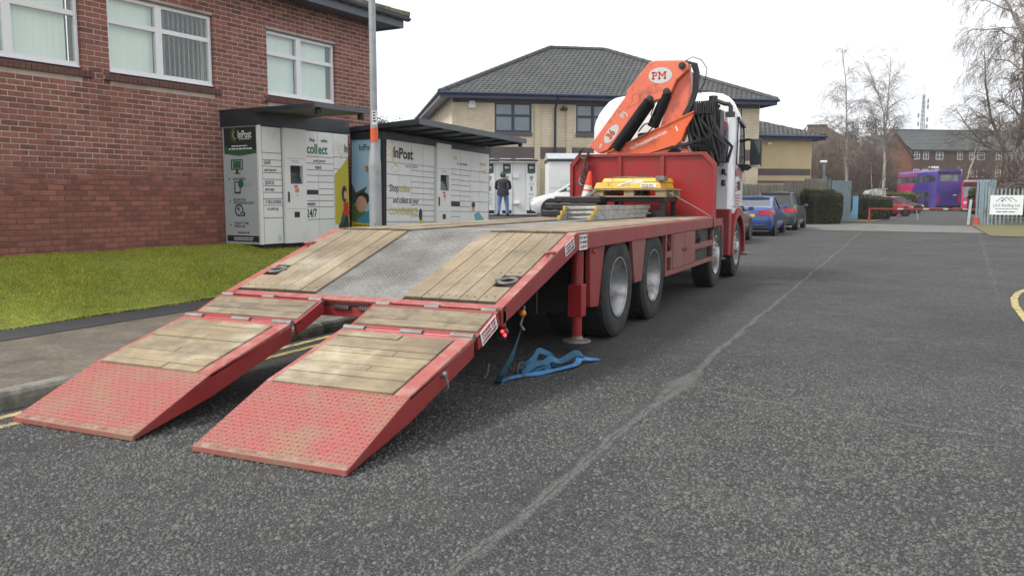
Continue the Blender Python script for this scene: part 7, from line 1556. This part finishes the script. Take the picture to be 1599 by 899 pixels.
for row, z in enumerate((7.1, 4.5, 1.8)):
    for k, x in enumerate((.4, 1.9, 4.0, 7.6, 9.6, 11.0, 14.2, 16.4, 18.6, 21, 24, 27)):
        w2 = 1.25 if (k % 3 == 2) else .95; b = MB(); t = .09; z1 = z+1.15
        b.box(x, x+w2, -.05, -.005, z, z+t); b.box(x, x+w2, -.05, -.005, z1-t, z1); b.box(x, x+t, -.05, -.005, z+t, z1-t); b.box(x+w2-t, x+w2, -.05, -.005, z+t, z1-t)
        b.box(x+w2/2-.05, x+w2/2+.05, -.052, -.005, z+t, z1-t); b.box(x+t, x+w2-t, -.048, -.005, z+.68, z+.76)
        o = b.build('window', m_upvc, fb_); g = MB(); g.box(x+t*.5, x+w2-t*.5, -.02, -.001, z+.04, z1-.04); g.build('pane', m_bgl, o)
F = frame((0,-.06,0), (1,0,0), (0,0,1)); decal('building_lettering', F, [disc(3.0, 5.95, .13)]+bars(3.3, 5.78, 1, .3, 1.5, 1.6, .34, 12), m_print, fb_, .002)
gb = empty('gable_house', (2.55, 126.9, 0), math.atan2(1.9, 3.6), 'orange brick gable end standing left of the long brick block', 'building')
b = MB(); b.prism([(0,0),(4.1,0),(4.1,7.2),(1.55,10.4),(0,8.0)], frame((0,0,0),(1,0,0),(0,0,1)), 8); b.build('wall', m_fbrick2, gb)
b = MB(); b.beam((1.55,-.15,10.5), (4.4,-.15,6.95), .2, .14, up=(0,1,0)); b.beam((1.55,-.15,10.5), (-.4,-.15,7.4), .2, .14, up=(0,1,0)); b.add([(1.55,-.2,10.55),(1.55,8.2,10.55),(4.5,8.2,6.9),(4.5,-.2,6.9),(-.5,-.2,7.3),(-.5,8.2,7.3)], [(0,3,2,1),(0,1,5,4)]); b.build('roof', m_fslate, gb)
b = MB(); b.box(1.9, 2.5, 2, 2.6, 9.8, 11.2); b.build('chimney', m_fbrick2, gb)
hr = empty('brick_house', (-5.4, 98.2, 0), math.atan2(2.6, 5.8), 'brown roofed brick house rising behind the leafless thicket', 'building')
b = MB(); b.box(0, 6.9, 0, 8, 0, 6.5); b.build('wall', m_fbrick, hr); b = MB()
tiled_slope(b, (-.5,-.5,6.4), (1,0,0), (0,.76,.65), lambda t: (t*.35, 7.9-t*.76), 5.3, gauge=.34, tw=.4, amp=.02, samples=2); tiled_slope(b, (7.4,-.5,6.4), (0,1,0), (-.76,0,.65), lambda t: (t*.76, 9-t*.76), 5.3, gauge=.34, tw=.4, amp=.02, samples=2); b.add([(-.5,-.5,6.4),(-.5,8.5,6.4),(1.4,4,9.85)], [(0,2,1)]); b.box(1.3, 3.6, 3.3, 3.7, 9.7, 9.95); b.build('roof', m_fbrown, hr)
for x in (1.2, 4.2):
    b = MB(); b.box(x, x+1.2, -.05, -.005, 4.2, 5.4); o = b.build('window', m_upvc, hr); g = MB(); g.box(x+.1, x+.56, -.06, -.045, 4.3, 5.3); g.box(x+.64, x+1.1, -.06, -.045, 4.3, 5.3); g.build('pane', m_bgl, o)
ms = empty('lattice_mast', (13.0, 335, 0), rad(10), 'grey lattice radio mast with antennas above the far roofs', 'mast')
m_mast = M('mast_steel', (.22,.23,.24), None, rough=.5); b = MB(); H_ = 38
for k in range(4): c, s = math.cos(k*math.pi/2), math.sin(k*math.pi/2); b.beam((c*1.5, s*1.5, 0), (c*.35, s*.35, H_), .16, .16)
for q in range(24):
    z0, z1 = H_*q/24, H_*(q+1)/24; r0, r1 = 1.5-1.15*q/24, 1.5-1.15*(q+1)/24
    for k in range(4):
        a, a2 = k*math.pi/2, (k+1)*math.pi/2; b.beam((math.cos(a)*r0, math.sin(a)*r0, z0), (math.cos(a2)*r1, math.sin(a2)*r1, z1), .08, .08); b.beam((math.cos(a)*r1, math.sin(a)*r1, z1), (math.cos(a2)*r1, math.sin(a2)*r1, z1), .07, .07)
b.build('lattice', m_mast, ms); b = MB(); R = random.Random(2)
for z in (24, 26, 27, 28.5, 30, 33, 35): a = R.uniform(-.4, .4) + (0 if R.random() < .5 else math.pi); b.box(math.cos(a)*1.5-.25, math.cos(a)*1.5+.25, -.3, .3, z, z+1.6); b.beam((0,0,z+.8), (math.cos(a)*1.5, 0, z+.8), .1, .1)
b.beam((0,0,H_), (0,0,H_+4), .12, .12); b.beam((-1.3,0,35), (1.3,0,35), .1, .1); b.build('antenna', m_mast, ms)

# lettering becomes real mesh so that every word is its own object
bpy.context.view_layer.update(); _dg = bpy.context.evaluated_depsgraph_get()
for _o in [o for o in sc.objects if o.type == 'FONT']:
    _me = bpy.data.meshes.new_from_object(_o.evaluated_get(_dg)); _me.name = 'lettering'
    _n = bpy.data.objects.new('lettering', _me); link(_n); _n.parent = _o.parent; _n.matrix_local = _o.matrix_local.copy()
    bpy.data.objects.remove(_o)

# thin winter haze: one closed box round the camera and everything built
hz = MB(); hz.box(-405, 405, -65, 705, -1.1, 48); hz_o = tag(hz.build('haze', None), kind='stuff')
hz_m = bpy.data.materials.new('haze'); hz_m.use_nodes = True; hz_m.node_tree.nodes.clear()
_v = hz_m.node_tree.nodes.new('ShaderNodeVolumePrincipled'); _v.inputs['Color'].default_value = (.92,.94,.97,1); _v.inputs['Density'].default_value = .00042; _v.inputs['Anisotropy'].default_value = .2
_o2 = hz_m.node_tree.nodes.new('ShaderNodeOutputMaterial'); hz_m.node_tree.links.new(_v.outputs[0], _o2.inputs['Volume']); hz_o.data.materials.clear(); hz_o.data.materials.append(hz_m)
